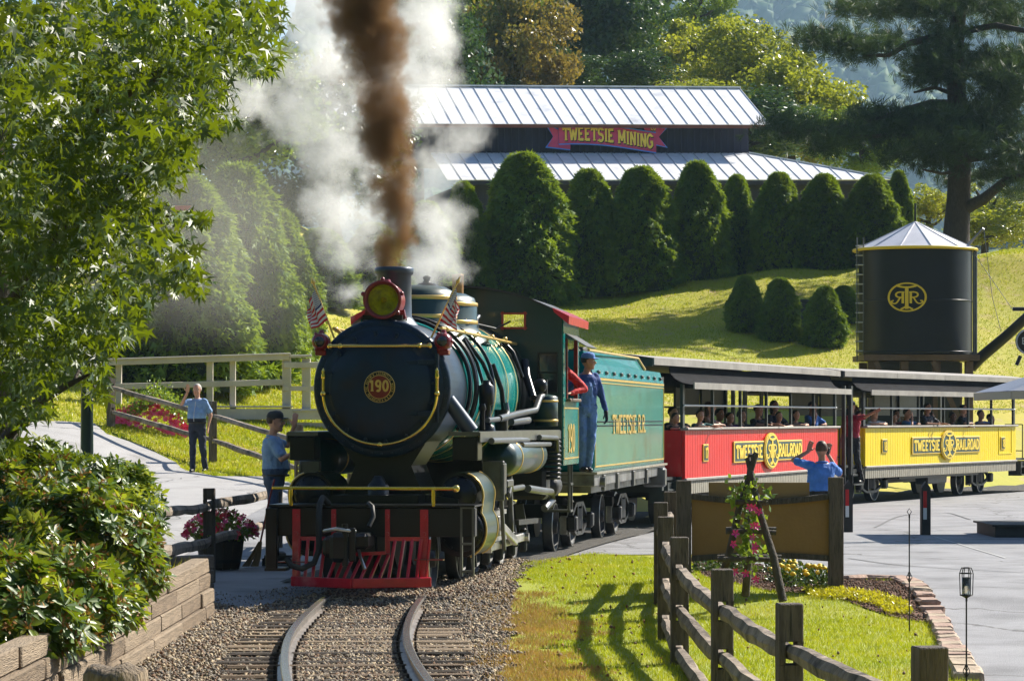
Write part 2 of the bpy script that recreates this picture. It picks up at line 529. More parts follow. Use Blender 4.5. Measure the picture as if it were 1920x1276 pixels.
# ---------------------------------------------------------------- grass blades, stones, chips
def blades(name, polys, n, hmin, hmax, w, m, off=.02, seed=3, avoid=None, dens=None):
    r = np.random.RandomState(seed)
    xs = [p[0] for p in polys]; ys = [p[1] for p in polys]
    x = r.uniform(min(xs), max(xs), n * 3); y = r.uniform(min(ys), max(ys), n * 3)
    ok = inpoly(polys, x, y)
    if avoid is not None: ok &= ~inpoly(avoid, x, y)
    if dens is not None: ok &= dens(x, y) > r.rand(len(x))
    x, y = x[ok][:n], y[ok][:n]; n = len(x)
    z = zt(x, y) + off - .004
    h = r.uniform(hmin, hmax, n); a = r.uniform(0, 2 * PI, n); lean = r.uniform(0, .8, n); la = r.uniform(0, 2 * PI, n)
    dx, dy = np.cos(a) * w / 2, np.sin(a) * w / 2
    b0 = np.stack([x - dx, y - dy, z], -1); b1 = np.stack([x + dx, y + dy, z], -1)
    t = np.stack([x + np.cos(la) * lean * h, y + np.sin(la) * lean * h, z + h * (1 - lean * .35)], -1)
    V = np.stack([b0, b1, t], 1).reshape(-1, 3)
    o = put(name, npmesh(name, V, np.arange(n * 3).reshape(-1, 3), m))
    return tag(o, kind='stuff')
M_blade = leafmat('grass_blade', (.17, .25, .005), (.42, .40, .008), (.6, .65, .01), rough=.5, tw=.35, vscale=.9, c3=(.42, .30, .08))
M_dry = leafmat('dry_grass', (.30, .20, .05), (.44, .25, .06), (.5, .35, .1), rough=.6, tw=.3, vscale=.9)
def _pat(x, y):
    return np.sin(2.3 * x + 1.1 * y + 1) + np.sin(5.3 * x - 3.7 * y + 2) * .8 + np.sin(9 * x + 6.1 * y) * .6 + np.sin(17 * x - 11 * y) * .4
def _ld(x, y):
    e = x - np.interp(y, [15, 20.5, 24, 29, 33], [-.15, .02, .03, .02, .14])
    return np.where(y > 32.6, 1, np.clip((e + .05) / .35 + .25 * _pat(x, y), 0, 1))
g = blades('lawn_grass', [(-1.2, 13.5)] + lawn_poly[1:-1] + [(.0, 13.5)], 125000, .022, .058, .008, M_blade, .022, 3, bed_poly, dens=_ld)
tag(g, 'short bright green mown lawn grass behind the split rail fence', 'grass')
edge = [(-1.2, 15), (1.3, 15), (1.3, 34), (-.6, 34)]
def _dd(x, y):
    e = x - np.interp(y, [15, 20.5, 24, 29, 33], [-.15, .02, .03, .02, .14])
    return np.clip(.80 - np.abs(e - .16) / .60 + .32 * _pat(x, y), 0, 1) * (zt(x, y) < -.03)
g = blades('dry_lawn_edge', edge, 56000, .025, .055, .009, M_dry, .035, 4, dens=_dd)
tag(g, 'dry orange grass edging the lawn along the ballast', 'grass')
hillp = [(-7, 66), (0, 76), (8, 84), (19, 92), (19, 108), (-3, 103), (-8, 76)]
g = blades('hill_grass_tufts', hillp, 110000, .03, .09, .03, M_blade, 0, 5)
tag(g, 'sunlit grass covering the hillside above the train', 'grass')
g = blades('bank_grass', [(-14, 57), (-2.4, 57), (-1, 70), (0, 80), (-14, 80)], 85000, .04, .12, .03, M_blade, 0, 16, avoid=yard)
tag(g, 'grass bank behind the white railing below the left hedge', 'grass')
leftp = [(-9.5, 50), (-3.0, 50), (-2.2, 60), (-2.2, 72), (-9.5, 72)]
g = blades('verge_grass', leftp, 50000, .02, .07, .02, M_blade, .0, 6, avoid=yard)
tag(g, 'grass verge between the concrete path and the white railing', 'grass')

def stones(name, poly, n, s0, s1, mats, seed, off=.02, zoff=0):
    r = np.random.RandomState(seed)
    tv = np.array([[1, 0, 0], [-1, 0, 0], [0, 1, 0], [0, -1, 0], [0, 0, 1], [0, 0, -1]], float) * [1, .75, .6]
    tf = [[0, 2, 4], [2, 1, 4], [1, 3, 4], [3, 0, 4], [2, 0, 5], [1, 2, 5], [3, 1, 5], [0, 3, 5]]
    xs = [p[0] for p in poly]; ys = [p[1] for p in poly]
    x = r.uniform(min(xs), max(xs), n * 3); y = r.uniform(min(ys), max(ys), n * 3)
    ok = inpoly(poly, x, y); x, y = x[ok][:n], y[ok][:n]; n = len(x)
    s_ = s0 + (s1 - s0) * r.rand(n) ** 2
    pos = np.stack([x, y, zt(x, y) + off + s_ * .2 + zoff], -1)
    V, Fc = scatter(tv, tf, pos, rotmats(n, r), s_)
    V += r.normal(size=V.shape) * .15 * np.repeat(s_, 6)[:, None]
    mi = np.repeat(r.randint(0, len(mats), n), 8)
    return tag(put(name, npmesh(name, V, Fc, None, mats=mats, mi=mi)), kind='stuff')
M_st = [mat('stone_grey', (.25, .215, .17), .9, var=.3, vscale=30), mat('stone_dark', (.11, .09, .075), .9, var=.3, vscale=30), mat('stone_tan', (.37, .29, .19), .9, var=.3, vscale=30), mat('stone_rust', (.15, .09, .055), .9, var=.3, vscale=30)]
tag(stones('ballast_gravel', [p for p in ballast_poly if p[1] > 12], 64000, .008, .030, M_st, 11, .044), 'loose grey and tan ballast stones round the sleepers', 'gravel')
_c = [p_ for p_ in TPATH if 14 < p_.y < 31]
_in = [(p_.x, p_.y) for p_ in offs(_c, -.40)] + [(p_.x, p_.y) for p_ in offs(_c, .40)][::-1]
tag(stones('track_gravel', _in, 17000, .008, .028, M_st, 31, .056), 'grey gravel packed between the two rails', 'gravel')
tag(stones('loose_gravel', gp((350, 1105), (450, 1120), (560, 1100), (640, 1085), (660, 1120), (560, 1140), (450, 1160), (376, 1140)), 1500, .004, .014, M_st, 21, .02), 'loose stones and grit spilling from the ballast onto the asphalt', 'gravel')
tag(stones('loose_grit', gp((860, 1040), (1000, 1030), (1120, 1036), (1000, 1060), (940, 1066), (850, 1090)), 900, .004, .014, M_st, 22, .02), 'grit along the asphalt edge right of the locomotive', 'gravel')
tag(stones('mulch_chips', bed_poly, 9000, .008, .022, [M_mulch, M_soil], 12, .034), 'brown bark chips in the flower bed', 'mulch')
tag(stones('fallen_leaves', lawn_poly, 220, .014, .03, [M_st[3], mat('fallen_leaf', (.25, .10, .03), .8)], 13, .045), 'dry brown leaves scattered over the lawn', 'fallen leaves')

# ---------------------------------------------------------------- railway track
M_rail = mat('rail_steel', (.33, .30, .28), .38, metal=.75, var=.3, vscale=6, stretch=(1, 1, 1), bump=.2)
M_railtop = mat('rail_polished', (.62, .58, .54), .22, metal=.9)
M_tie = [mat('sleeper_wood', (.15, .10, .06), .9, var=.45, vscale=3, stretch=(1, 14, 10), bump=1, bscale=18),
         mat('sleeper_wood_dark', (.055, .040, .030), .9, var=.4, vscale=3, stretch=(1, 14, 10), bump=1, bscale=18),
         mat('sleeper_wood_pale', (.26, .19, .125), .9, var=.35, vscale=3, stretch=(1, 14, 10), bump=1, bscale=18)]
track = thing('railway_track', 'narrow gauge railway track curving from the gravel to under the train', 'railway track', (0, 0, 0))
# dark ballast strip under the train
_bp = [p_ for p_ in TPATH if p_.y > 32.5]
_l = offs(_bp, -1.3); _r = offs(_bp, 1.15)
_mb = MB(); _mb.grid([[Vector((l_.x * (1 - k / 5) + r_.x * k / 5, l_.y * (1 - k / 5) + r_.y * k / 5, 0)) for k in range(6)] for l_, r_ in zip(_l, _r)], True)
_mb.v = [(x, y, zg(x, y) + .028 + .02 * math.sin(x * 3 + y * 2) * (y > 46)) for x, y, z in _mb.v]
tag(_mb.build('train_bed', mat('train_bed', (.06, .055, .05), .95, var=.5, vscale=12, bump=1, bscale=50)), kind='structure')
prof = [(-.055, -.11), (.055, -.11), (.055, -.098), (.012, -.085), (.010, -.035), (.032, -.028), (.032, -.004), (.026, 0), (-.026, 0), (-.032, -.004), (-.032, -.028), (-.010, -.035), (-.012, -.085), (-.055, -.098)]
for s_ in (-1, 1):
    base = offs(TPATH, s_ * .487)
    mb = MB(); mb.mat(M_rail)
    rr = []
    for i, p in enumerate(base):
        d = (base[min(i + 1, len(base) - 1)] - base[max(i - 1, 0)]).normalized(); n = Vector((d.y, -d.x, 0))
        rr.append([p + n * a + Vector((0, 0, z)) for a, z in prof])
    mb.ring(rr, smooth=False)
    # polished running face: faces between the top profile points
    k = len(prof)
    mb.mats.append(M_railtop)
    for fi in range((len(base) - 1) * k):
        if fi % k in (6, 7, 8): mb.m[fi] = 1
    mb.build('rail', None, track)
L_ = [0]
for i in range(1, len(TPATH)): L_.append(L_[-1] + (TPATH[i] - TPATH[i - 1]).length)
def at_len(s_):
    i = max(0, min(len(TPATH) - 2, int(np.searchsorted(L_, s_)) - 1))
    t = (s_ - L_[i]) / (L_[i + 1] - L_[i])
    d = (TPATH[i + 1] - TPATH[i]).normalized()
    return TPATH[i].lerp(TPATH[i + 1], t), math.atan2(d.y, d.x) - PI / 2
tie_me = []
for k in range(6):
    mb = MB(); r = random.Random(k)
    mb.box((0, 0, -.075), (1, .13 + r.random() * .05, .15), bev=.012)
    vs = [Vector(v) for v in mb.v]
    mb.v = [(v.x + r.uniform(-.006, .006), v.y + r.uniform(-.008, .008), v.z + r.uniform(-.004, .004)) for v in vs]
    mb.mat(M_tie[k % 3]); mb.m = [0] * len(mb.f); mb.mats = [M_tie[k % 3]]
    tie_me.append(mb.mesh('sleeper'))
s_ = .3
while s_ < 21.0:
    p, a = at_len(s_)
    L2 = 1.95 + random.uniform(-.12, .12)
    put('sleeper', random.choice(tie_me), track, (p.x + random.uniform(-.04, .04), p.y, -.098 + random.uniform(-.006, .004)), (0, 0, a + random.uniform(-.02, .02)), (L2, 1, 1))
    s_ += .40 + random.uniform(-.03, .03)
# plates and spikes on the nearest sleepers
sp = MB(); s_ = .3
while s_ < 21.0:
    p, a = at_len(s_); M = Matrix.Rotation(a, 3, 'Z')
    for q in (-1, 1):
        for w in (-.075, .075):
            sp.box(p + M @ Vector((q * .487 + w, 0, -.085)), (.02, .02, .03))
    s_ += .40
tag(sp.build('spikes', M_tie[1], track), kind='stuff')

# ---------------------------------------------------------------- left timber retaining wall
M_timber = [mat('wall_timber', (.27, .205, .14), .9, var=.3, vscale=2.5, stretch=(12, 1, 12), bump=1, bscale=10, dirt=((.12, .09, .06), 5, .55, .75)),
            mat('wall_timber_brown', (.20, .145, .095), .9, var=.35, vscale=2.5, stretch=(12, 1, 12), bump=1, bscale=10, dirt=((.08, .06, .04), 5, .55, .75)),
            mat('wall_timber_grey', (.15, .13, .11), .9, var=.3, vscale=2.5, stretch=(12, 1, 12), bump=1, bscale=10)]
wall = thing('timber_retaining_wall', 'low retaining wall of stacked square timbers along the gravel below the rhododendron', 'retaining wall', (-3.02, 21, -.15))
r = random.Random(4)
for c_ in range(4):
    y = 13.0 + (c_ % 2) * .9
    while y < 29.3:
        ln = r.uniform(1.5, 2.4); y1 = min(y + ln, 29.4)
        if y1 - y > .25 and not (c_ == 3 and 24.0 < y < 24.6):
            mb = MB(); mb.box((0, 0, 0), (.17, y1 - y - .02, .138), bev=.012)
            mb.v = [(a + r.uniform(-.006, .006), b, c + r.uniform(-.005, .005)) for a, b, c in mb.v]
            o = mb.build('timber', r.choice(M_timber[:2]), wall)
            o.location = (r.uniform(-.018, .018) - (c_ * .012), (y + y1) / 2 - 21, .075 + c_ * .143)
        y = y1
for c_ in range(4):
    mb = MB(); mb.box((0, 0, 0), (1.0, .17, .138), Matrix.Rotation(.9, 3, 'Z'), bev=.012)
    o = mb.build('timber', M_timber[2], wall); o.location = (-.36 , 8.85, .075 + c_ * .143)
# near round topped post at the bottom left corner of the view
mb = MB()
mb.lathe((0, 0, 0), (0, 0, 1), [(0, .15), (.9, .14), (.955, .132), (.975, .10), (.98, .03)], n=14)
mb.v = [(x + .012 * math.sin(7 * z + x * 30), y + .012 * math.cos(9 * z + y * 25), z + .01 * math.sin(x * 60)) for x, y, z in mb.v]
st = mb.build('weathered_post', mat('stump_wood', (.20, .15, .10), .9, var=.4, vscale=6, stretch=(6, 6, 1), bump=1, bscale=14, dirt=((.05, .04, .03), 9, .5, .7)))
st.location = ((218 - 960) * 11.5 / F, 11.5, -.13); tag(st, 'thick weathered wooden post top in the bottom left corner below the bush', 'post')
# ---------------------------------------------------------------- haze and far hills
M_haze = bpy.data.materials.new('haze'); M_haze.use_nodes = True
_n = M_haze.node_tree; _n.nodes.remove(_n.nodes['Principled BSDF'])
_v = _n.nodes.new('ShaderNodeVolumePrincipled'); _v.inputs['Color'].default_value = (.50, .74, 1, 1); _v.inputs['Density'].default_value = .00013; _v.inputs['Anisotropy'].default_value = .25
_n.links.new(_v.outputs[0], _n.nodes['Material Output'].inputs['Volume'])

M_wood = leafmat('far_wood', (.035, .075, .035), (.075, .12, .035), (.12, .2, .03), rough=.7, tw=.2, vscale=.02, spec=.1)
M_far = mat('far_hill', (.05, .08, .03), .9, var=.4, vscale=.03)
def ridge(name, y0, depth, base, fh, x0, x1, step, seed, crown, label):
    """a wooded mountainside: a slope covered with tree crowns"""
    xs = np.arange(x0, x1 + step, step); ts = np.linspace(0, 1, 26)
    X, T = np.meshgrid(xs, ts)
    def H(x, t):
        return base + (fh(x) - base) * t ** .85 + depth * .014 * np.sin(x * 12 / depth + t * 5 + seed) * t + depth * .007 * np.sin(x * 38 / depth - t * 9) * t
    Z = H(X, T); Y = y0 + depth * T
    V = np.stack([X, Y, Z], -1).reshape(-1, 3); nx = len(xs)
    i = np.arange(len(ts) - 1)[:, None] * nx + np.arange(nx - 1)[None]
    o = put(name, npmesh(name, V, np.stack([i, i + 1, i + nx + 1, i + nx], -1).reshape(-1, 4), M_far, smooth=True))
    tag(o, kind='structure')
    r = np.random.RandomState(seed)
    n = int((x1 - x0) * depth / (crown * crown * 1.3)); n = min(n, 15000)
    x = r.uniform(x0, x1, n); t = r.rand(n)
    z = H(x, t)
    # crown: low dome with a broken surface
    a = []; f = []
    rings = [(0, 1.0), (.45, 1.05), (.8, .75), (1.0, .3)]
    for h, rr in rings:
        for k in range(6): a.append((math.cos(k * PI / 3) * rr, math.sin(k * PI / 3) * rr, h))
    for j in range(3):
        for k in range(6): f.append((j * 6 + k, j * 6 + (k + 1) % 6, (j + 1) * 6 + (k + 1) % 6, (j + 1) * 6 + k))
    f.append((18, 19, 20, 21)); f.append((18, 21, 22, 23))
    s_ = crown * r.uniform(.45, .9, n)
    Rm = frames(np.stack([np.cos(x * 77), np.sin(x * 77), np.zeros(n)], -1), np.zeros(n))
    V, Fc = scatter(a, f, np.stack([x, y0 + depth * t, z - crown * .1], -1), Rm, np.stack([s_, s_, s_ * r.uniform(1.0, 1.7, n)], -1))
    V += r.normal(size=V.shape) * crown * .2
    w = put('forest', npmesh('forest', V, Fc, M_wood))
    return tag(w, label, 'forest', None, 'stuff')
ridge('mountain', 1400, 1050, -40, lambda x: 415 + .02 * x + 20 * np.sin(x * .008), -150, 520, 12, 5, 10.5, 'blue hazy wooded mountainside filling the far background')
ridge('far_hillside', 480, 260, -22, lambda x: 22 + .2 * x + 5 * np.sin(x * .035), -40, 190, 8, 8, 8.0, 'pale blue-green wooded slope seen below and right of the big pine')
_vm = MB(); _vm.grid([[(x, y, -23) for x in (-900, 0, 900)] for y in (150, 900, 2600)]); tag(_vm.build('valley', M_far), kind='structure')
hz = MB(); hz.box((0, 1290, 205), (1500, 2600, 500)); tag(hz.build('haze', M_haze), kind='stuff')

# wooded slopes added out of view round the camera to block low sky light
def sky_block_slope():
    az = np.radians(np.arange(72, 298, 3.0)); ts = np.linspace(0, 1, 9)
    A_, T_ = np.meshgrid(az, ts)
    def XY(a, t): r_ = 62 + 75 * t; return np.sin(a) * r_ * 1.15, 20 + np.cos(a) * r_
    def ZZ(a, t): return -2 + 40 * t ** .8 * (1 + .15 * np.sin(a * 7)) * np.clip(np.minimum(a - R(70), R(299) - a) / R(14), .15, 1)
    X, Y = XY(A_, T_); V = np.stack([X, Y, ZZ(A_, T_)], -1).reshape(-1, 3); nx = len(az)
    i = np.arange(len(ts) - 1)[:, None] * nx + np.arange(nx - 1)[None]
    tag(put('sky_block_slope', npmesh('sky_block_slope', V, np.stack([i, i + 1, i + nx + 1, i + nx], -1).reshape(-1, 4), M_far, smooth=True)), kind='structure')
    r = np.random.RandomState(4); n = 2600; a = r.uniform(R(72), R(296), n); t = r.rand(n); x, y = XY(a, t); z = ZZ(a, t)
    o_ = r.normal(size=(8, 3)); tv = [(math.cos(k * PI / 3) * q, math.sin(k * PI / 3) * q, h) for h, q in ((-.3, .8), (.5, 1), (1.1, .6)) for k in range(6)] + [(0, 0, 1.4)]
    tf = [(j * 6 + k, j * 6 + (k + 1) % 6, (j + 1) * 6 + (k + 1) % 6) for j in range(2) for k in range(6)] + [(j * 6 + k, (j + 1) * 6 + (k + 1) % 6, (j + 1) * 6 + k) for j in range(2) for k in range(6)] + [(12 + k, 12 + (k + 1) % 6, 18) for k in range(6)]
    V, Fc = scatter(tv, tf, np.stack([x, y, z + 2], -1), frames(np.stack([np.cos(x), np.sin(x), x * 0], -1), x * 0), r.uniform(3, 5, n))
    V += r.normal(size=V.shape) * .5
    tag(put('sky_block_woods', npmesh('sky_block_woods', V, Fc, M_wood)), 'added wooded slopes outside the view that block low sky light', 'forest', None, 'stuff')
sky_block_slope()

# ---------------------------------------------------------------- mining building up the hill
M_metal = mat('roof_metal', (.80, .80, .83), .45, metal=.15, var=.12, vscale=1.3, bump=.15, bscale=3, dirt=((.36, .37, .40), 1.1, .56, .85))
M_seam = mat('roof_seam', (.45, .46, .50), .5, metal=.3)
M_siding = mat('dark_siding', (.022, .024, .055), .7, var=.3, vscale=4, stretch=(1, 1, .2))
M_fascia = mat('roof_fascia', (.16, .05, .035), .6, var=.2)
M_yel = mat('gold_paint', (.92, .66, .10), .45, var=.08)
M_blue = mat('blue_paint', (.10, .30, .90), .5)
M_pink = mat('magenta_paint', (.60, .06, .17), .5, var=.15, vscale=2)
M_blk = mat('black_paint', (.012, .012, .015), .4)

AB = R(12)
bld = thing('mining_building', 'long dark barn-like building with two tiers of pale metal roof above the hedges', 'building', (10.17, 128, 13.16), AB)
bld.rotation_euler = (0, R(-1.0), AB)
def panel_strip(pts_top, pts_bot, name='roof_panel', seam=True):
    """one roof sheet with a raised seam along its right edge"""
    a, b = [Vector(p) for p in pts_top]; c, d = [Vector(p) for p in pts_bot]     # a,b on top; c,d on the eave
    n = (b - a).cross(c - a).normalized()
    if n.z < 0: n = -n
    mb = MB(); mb.mat(M_metal)
    t = .03
    mb.add([a, b, d, c, a - n * t, b - n * t, d - n * t, c - n * t], [(0, 3, 2, 1), (4, 5, 6, 7), (0, 4, 7, 3), (1, 2, 6, 5), (3, 7, 6, 2), (0, 1, 5, 4)])
    if seam and (b - d).length > .3:
        mb.mat(M_seam); mb.beam(b + n * .015, d + n * .015, .03, .035, up=n)
    mb.build(name, None, bld)
W0 = -17.2
zt_ = 1.25; rise = 1.95; run = 4.4; ov = .55
np_ = 31; pw = .60
x = -.62 - 0
xs_ = [0.75 - pw * i for i in range(np_ + 1)]
for i in range(np_):
    x1, x0 = xs_[i], xs_[i + 1]
    panel_strip([(x0 + .012, run - ov, zt_ + rise), (x1 - .012, run - ov, zt_ + rise)], [(x0 + .012, -ov, zt_ - .08), (x1 - .012, -ov, zt_ - .08)])
mb = MB(); mb.add([(.75, run - ov, zt_ + rise), (xs_[-1], run - ov, zt_ + rise), (xs_[-1], 2 * run, zt_ - .1), (.75, 2 * run, zt_ - .1)], [(0, 1, 2, 3)]); mb.build('back_roof', M_metal, bld)
mb = MB(); mb.beam((.78, run - ov, zt_ + rise + .03), (xs_[-1], run - ov, zt_ + rise + .03), .3, .06); mb.build('ridge_cap', M_metal, bld)
mb = MB(); mb.box(((.75 + xs_[-1]) / 2, -ov + .03, zt_ - .17), (.75 - xs_[-1], .04, .14)); mb.build('fascia', M_fascia, bld)
# clerestory wall with boards
mb = MB(); mb.box((-8.5, run / 2 + .1, .5), (17, run - .2, 1.6))
mb.add([(0, 0.02, 1.2), (0, run - ov, zt_ + rise - .05), (0, 2 * run - .5, 1.2)], [(0, 1, 2)]); mb.build('wall', M_siding, bld)
mb = MB()
for i in range(58): mb.box((-.06 - i * .295, -.02, .58), (.05, .05, 1.25))
tag(mb.build('batten', M_siding, bld), kind='stuff')
# lower roof
lz, ld = -1.42, 3.7
hipx = 5.3
i = 0; x1 = hipx
while x1 > -13.4:
    x0 = x1 - pw
    def top(x): return (x, 0, 0) if x <= 0 else (x, -ld * x / hipx, lz * x / hipx)
    panel_strip([Vector(top(x0 + .012)) , Vector(top(x1 - .012))], [(x0 + .012, -ld, lz), (x1 - .012, -ld, lz)])
    x1 = x0
mb = MB(); mb.add([(0, 0, 0), (hipx, -ld, lz), (hipx, 6, lz), (0, 6, 0)], [(0, 1, 2, 3)]); mb.build('hip_roof', M_metal, bld)
mb = MB(); mb.beam((0, 0, .03), (hipx, -ld, lz + .03), .16, .05); mb.build('hip_cap', M_metal, bld)
mb = MB(); mb.box(((hipx - 13.4) / 2, -ld + .04, lz - .12), (hipx + 13.4, .05, .16)); mb.build('fascia', M_siding, bld)
mb = MB(); mb.box(((hipx - 14.2) / 2, 1.2, lz - 2.9), (hipx + 12.0, 8.6, 5.6)); mb.build('lower_wall', M_siding, bld)
mb = MB(); mb.box((-13.0, -ld + .5, lz - .35), (.5, .05, .28)); mb.build('red_board', mat('red_board', (.45, .02, .02), .5), bld)

# ---------------------------------------------------------------- stroke lettering (slab serif)
def arc(cx, cy, rx, ry, a0, a1, n=7): return [(cx + rx * math.cos(R(a0 + (a1 - a0) * i / n)), cy + ry * math.sin(R(a0 + (a1 - a0) * i / n))) for i in range(n + 1)]
GL = {
 'A': ([[(.06, 0), (.35, 1)], [(.35, 1), (.64, 0)], [(.18, .32), (.52, .32)]], [(.08, 0), (.62, 0)]),
 'B': ([[(.14, 0), (.14, 1)], [(.14, .97)] + arc(.36, .75, .2, .22, 90, -90) + [(.14, .53)], [(.14, .5)] + arc(.38, .25, .22, .25, 90, -90) + [(.14, 0.03)]], [(.12, 0), (.12, 1)]),
 'C': ([arc(.37, .5, .29, .48, 50, 310, 12)], [(.58, .86)]),
 'D': ([[(.14, 0), (.14, 1)], [(.14, .96)] + arc(.3, .5, .32, .46, 90, -90, 9) + [(.14, .04)]], [(.12, 0), (.12, 1)]),
 'E': ([[(.14, 0), (.14, 1)], [(.14, .94), (.6, .94)], [(.14, .5), (.46, .5)], [(.14, .06), (.6, .06)]], [(.12, 0), (.12, 1)]),
 'G': ([arc(.37, .5, .29, .48, 50, 300, 12) + [(.62, .2), (.62, .42)], [(.42, .42), (.7, .42)]], [(.58, .86)]),
 'H': ([[(.13, 0), (.13, 1)], [(.57, 0), (.57, 1)], [(.13, .5), (.57, .5)]], [(.13, 0), (.13, 1), (.57, 0), (.57, 1)]),
 'I': ([[(.2, 0), (.2, 1)]], [(.2, 0), (.2, 1)]),
 'K': ([[(.13, 0), (.13, 1)], [(.56, 1), (.15, .45)], [(.27, .58), (.6, 0)]], [(.13, 0), (.13, 1), (.58, 0), (.56, 1)]),
 'L': ([[(.15, 0), (.15, 1)], [(.15, .06), (.6, .06)], [(.58, .02), (.58, .28)]], [(.14, 0), (.14, 1)]),
 'M': ([[(.12, 0), (.12, 1)], [(.12, 1), (.42, .2)], [(.42, .2), (.72, 1)], [(.72, 0), (.72, 1)]], [(.12, 0), (.12, 1), (.72, 0), (.72, 1)]),
 'N': ([[(.13, 0), (.13, 1)], [(.13, 1), (.57, 0)], [(.57, 0), (.57, 1)]], [(.13, 0), (.13, 1), (.57, 1)]),
 'O': ([arc(.36, .5, .27, .47, 0, 360, 16)], []),
 'P': ([[(.14, 0), (.14, 1)], [(.14, .96)] + arc(.38, .72, .22, .24, 90, -90) + [(.14, .48)]], [(.13, 0), (.13, 1)]),
 'R': ([[(.14, 0), (.14, 1)], [(.14, .96)] + arc(.38, .74, .22, .22, 90, -90) + [(.14, .52)], [(.34, .5), (.6, 0)]], [(.13, 0), (.13, 1), (.6, 0)]),
 'S': ([arc(.35, .73, .23, .24, 30, 270, 9) + arc(.35, .26, .25, .25, 90, -150, 9)], [(.56, .85), (.12, .12)]),
 'T': ([[(.35, 0), (.35, 1)], [(.05, .94), (.65, .94)], [(.07, .96), (.07, .76)], [(.63, .96), (.63, .76)]], [(.35, 0)]),
 'U': ([[(.13, 1), (.13, .3)] + arc(.35, .3, .22, .27, 180, 360) + [(.57, 1)]], [(.13, 1), (.57, 1)]),
 'V': ([[(.08, 1), (.35, 0)], [(.35, 0), (.62, 1)]], [(.08, 1), (.62, 1)]),
 'W': ([[(.08, 1), (.26, 0)], [(.26, 0), (.45, .8)], [(.45, .8), (.64, 0)], [(.64, 0), (.82, 1)]], [(.08, 1), (.82, 1)]),
 '&': ([arc(.3, .3, .22, .28, 0, 300, 9)], []), '.': ([[(.14, .0), (.14, .16)]], []), ' ': ([], []),
 '0': ([arc(.33, .5, .22, .45, 0, 360, 16)], []), '1': ([[(.3, 0), (.3, 1)], [(.3, .97), (.12, .8)]], [(.3, 0)]),
 '9': ([arc(.34, .7, .21, .26, 0, 360, 12), [(.55, .7), (.5, .25)] + arc(.33, .25, .18, .22, -10, -140, 5)], []),
 '7': ([[(.08, .94), (.58, .94)], [(.56, .94), (.28, 0)], [(.09, .96), (.09, .76)]], []),
 '8': ([arc(.33, .74, .18, .23, 0, 360, 12), arc(.33, .26, .21, .25, 0, 360, 12)], []),
}
ADV = {'I': .42, 'W': .95, 'M': .88, '.': .3, ' ': .38, '1': .55}
def stroke(mb, pts, w, M, d0, dep):
    """flat strip with mitred joints, raised from d0 to d0 + dep; M maps (x, y, z)"""
    pts = [Vector((p[0], p[1])) for p in pts]
    closed = (pts[0] - pts[-1]).length < 1e-3
    if closed: pts = pts[:-1]
    n = len(pts); L, Rr = [], []
    for i, p in enumerate(pts):
        a = pts[i - 1] if (i or closed) else None; b = pts[(i + 1) % n] if (i < n - 1 or closed) else None
        d1 = (p - a).normalized() if a is not None else (b - p).normalized()
        d2 = (b - p).normalized() if b is not None else d1
        t = (d1 + d2)
        t = t.normalized() if t.length > 1e-4 else d1
        nn = Vector((-t.y, t.x)); k = 1 / max(.5, nn.dot(Vector((-d1.y, d1.x))))
        L.append(p + nn * w / 2 * k); Rr.append(p - nn * w / 2 * k)
    m = n if closed else n - 1
    vs = [M @ Vector((q.x, q.y, d0)) for q in L] + [M @ Vector((q.x, q.y, d0)) for q in Rr] + [M @ Vector((q.x, q.y, d0 + dep)) for q in L] + [M @ Vector((q.x, q.y, d0 + dep)) for q in Rr]
    fs = []
    for i in range(m):
        j = (i + 1) % n
        fs += [(2 * n + i, 3 * n + i, 3 * n + j, 2 * n + j), (i, 2 * n + i, 2 * n + j, j), (n + i, n + j, 3 * n + j, 3 * n + i)]
    if not closed:
        fs += [(0, n, 3 * n, 2 * n), (n - 1, 3 * n - 1, 4 * n - 1, 2 * n - 1)][:2]
        fs[-1] = (n - 1, 3 * n - 1, 4 * n - 1, 2 * n - 1)
    mb.add(vs, fs)
def textlen(t, wf): return sum(ADV.get(c, .72) for c in t) * wf
def glyph(mb, c, M, w, dep, wx=1.0, serif=True):
    ss, sf = GL[c]
    for i, s_ in enumerate(ss): stroke(mb, s_, w, M, 0.0, dep + i * .004)
    if serif:
        for i, (x, y) in enumerate(sf):
            yy = .05 if y < .5 else (.95 if y > .9 else y)
            stroke(mb, [(x - .14, yy), (x + .14, yy)], .10, M, 0.0, dep + .016 + i * .003)
def text(mb, t, org, ux, uz, h, wf=1.0, w=.17, dep=.05, center=True, serif=True):
    """t written from org along ux with height h; dep in letter heights"""
    ux = Vector(ux).normalized(); uz = Vector(uz).normalized(); n = ux.cross(uz)
    x = -textlen(t, wf) * h / 2 if center else 0
    for c in t:
        o = Vector(org) + ux * x
        M = Matrix(((ux.x * h * wf, uz.x * h, n.x * h, o.x), (ux.y * h * wf, uz.y * h, n.y * h, o.y), (ux.z * h * wf, uz.z * h, n.z * h, o.z), (0, 0, 0, 1)))
        if c in GL: glyph(mb, c, M, w, dep, serif=serif)
        x += ADV.get(c, .72) * wf * h
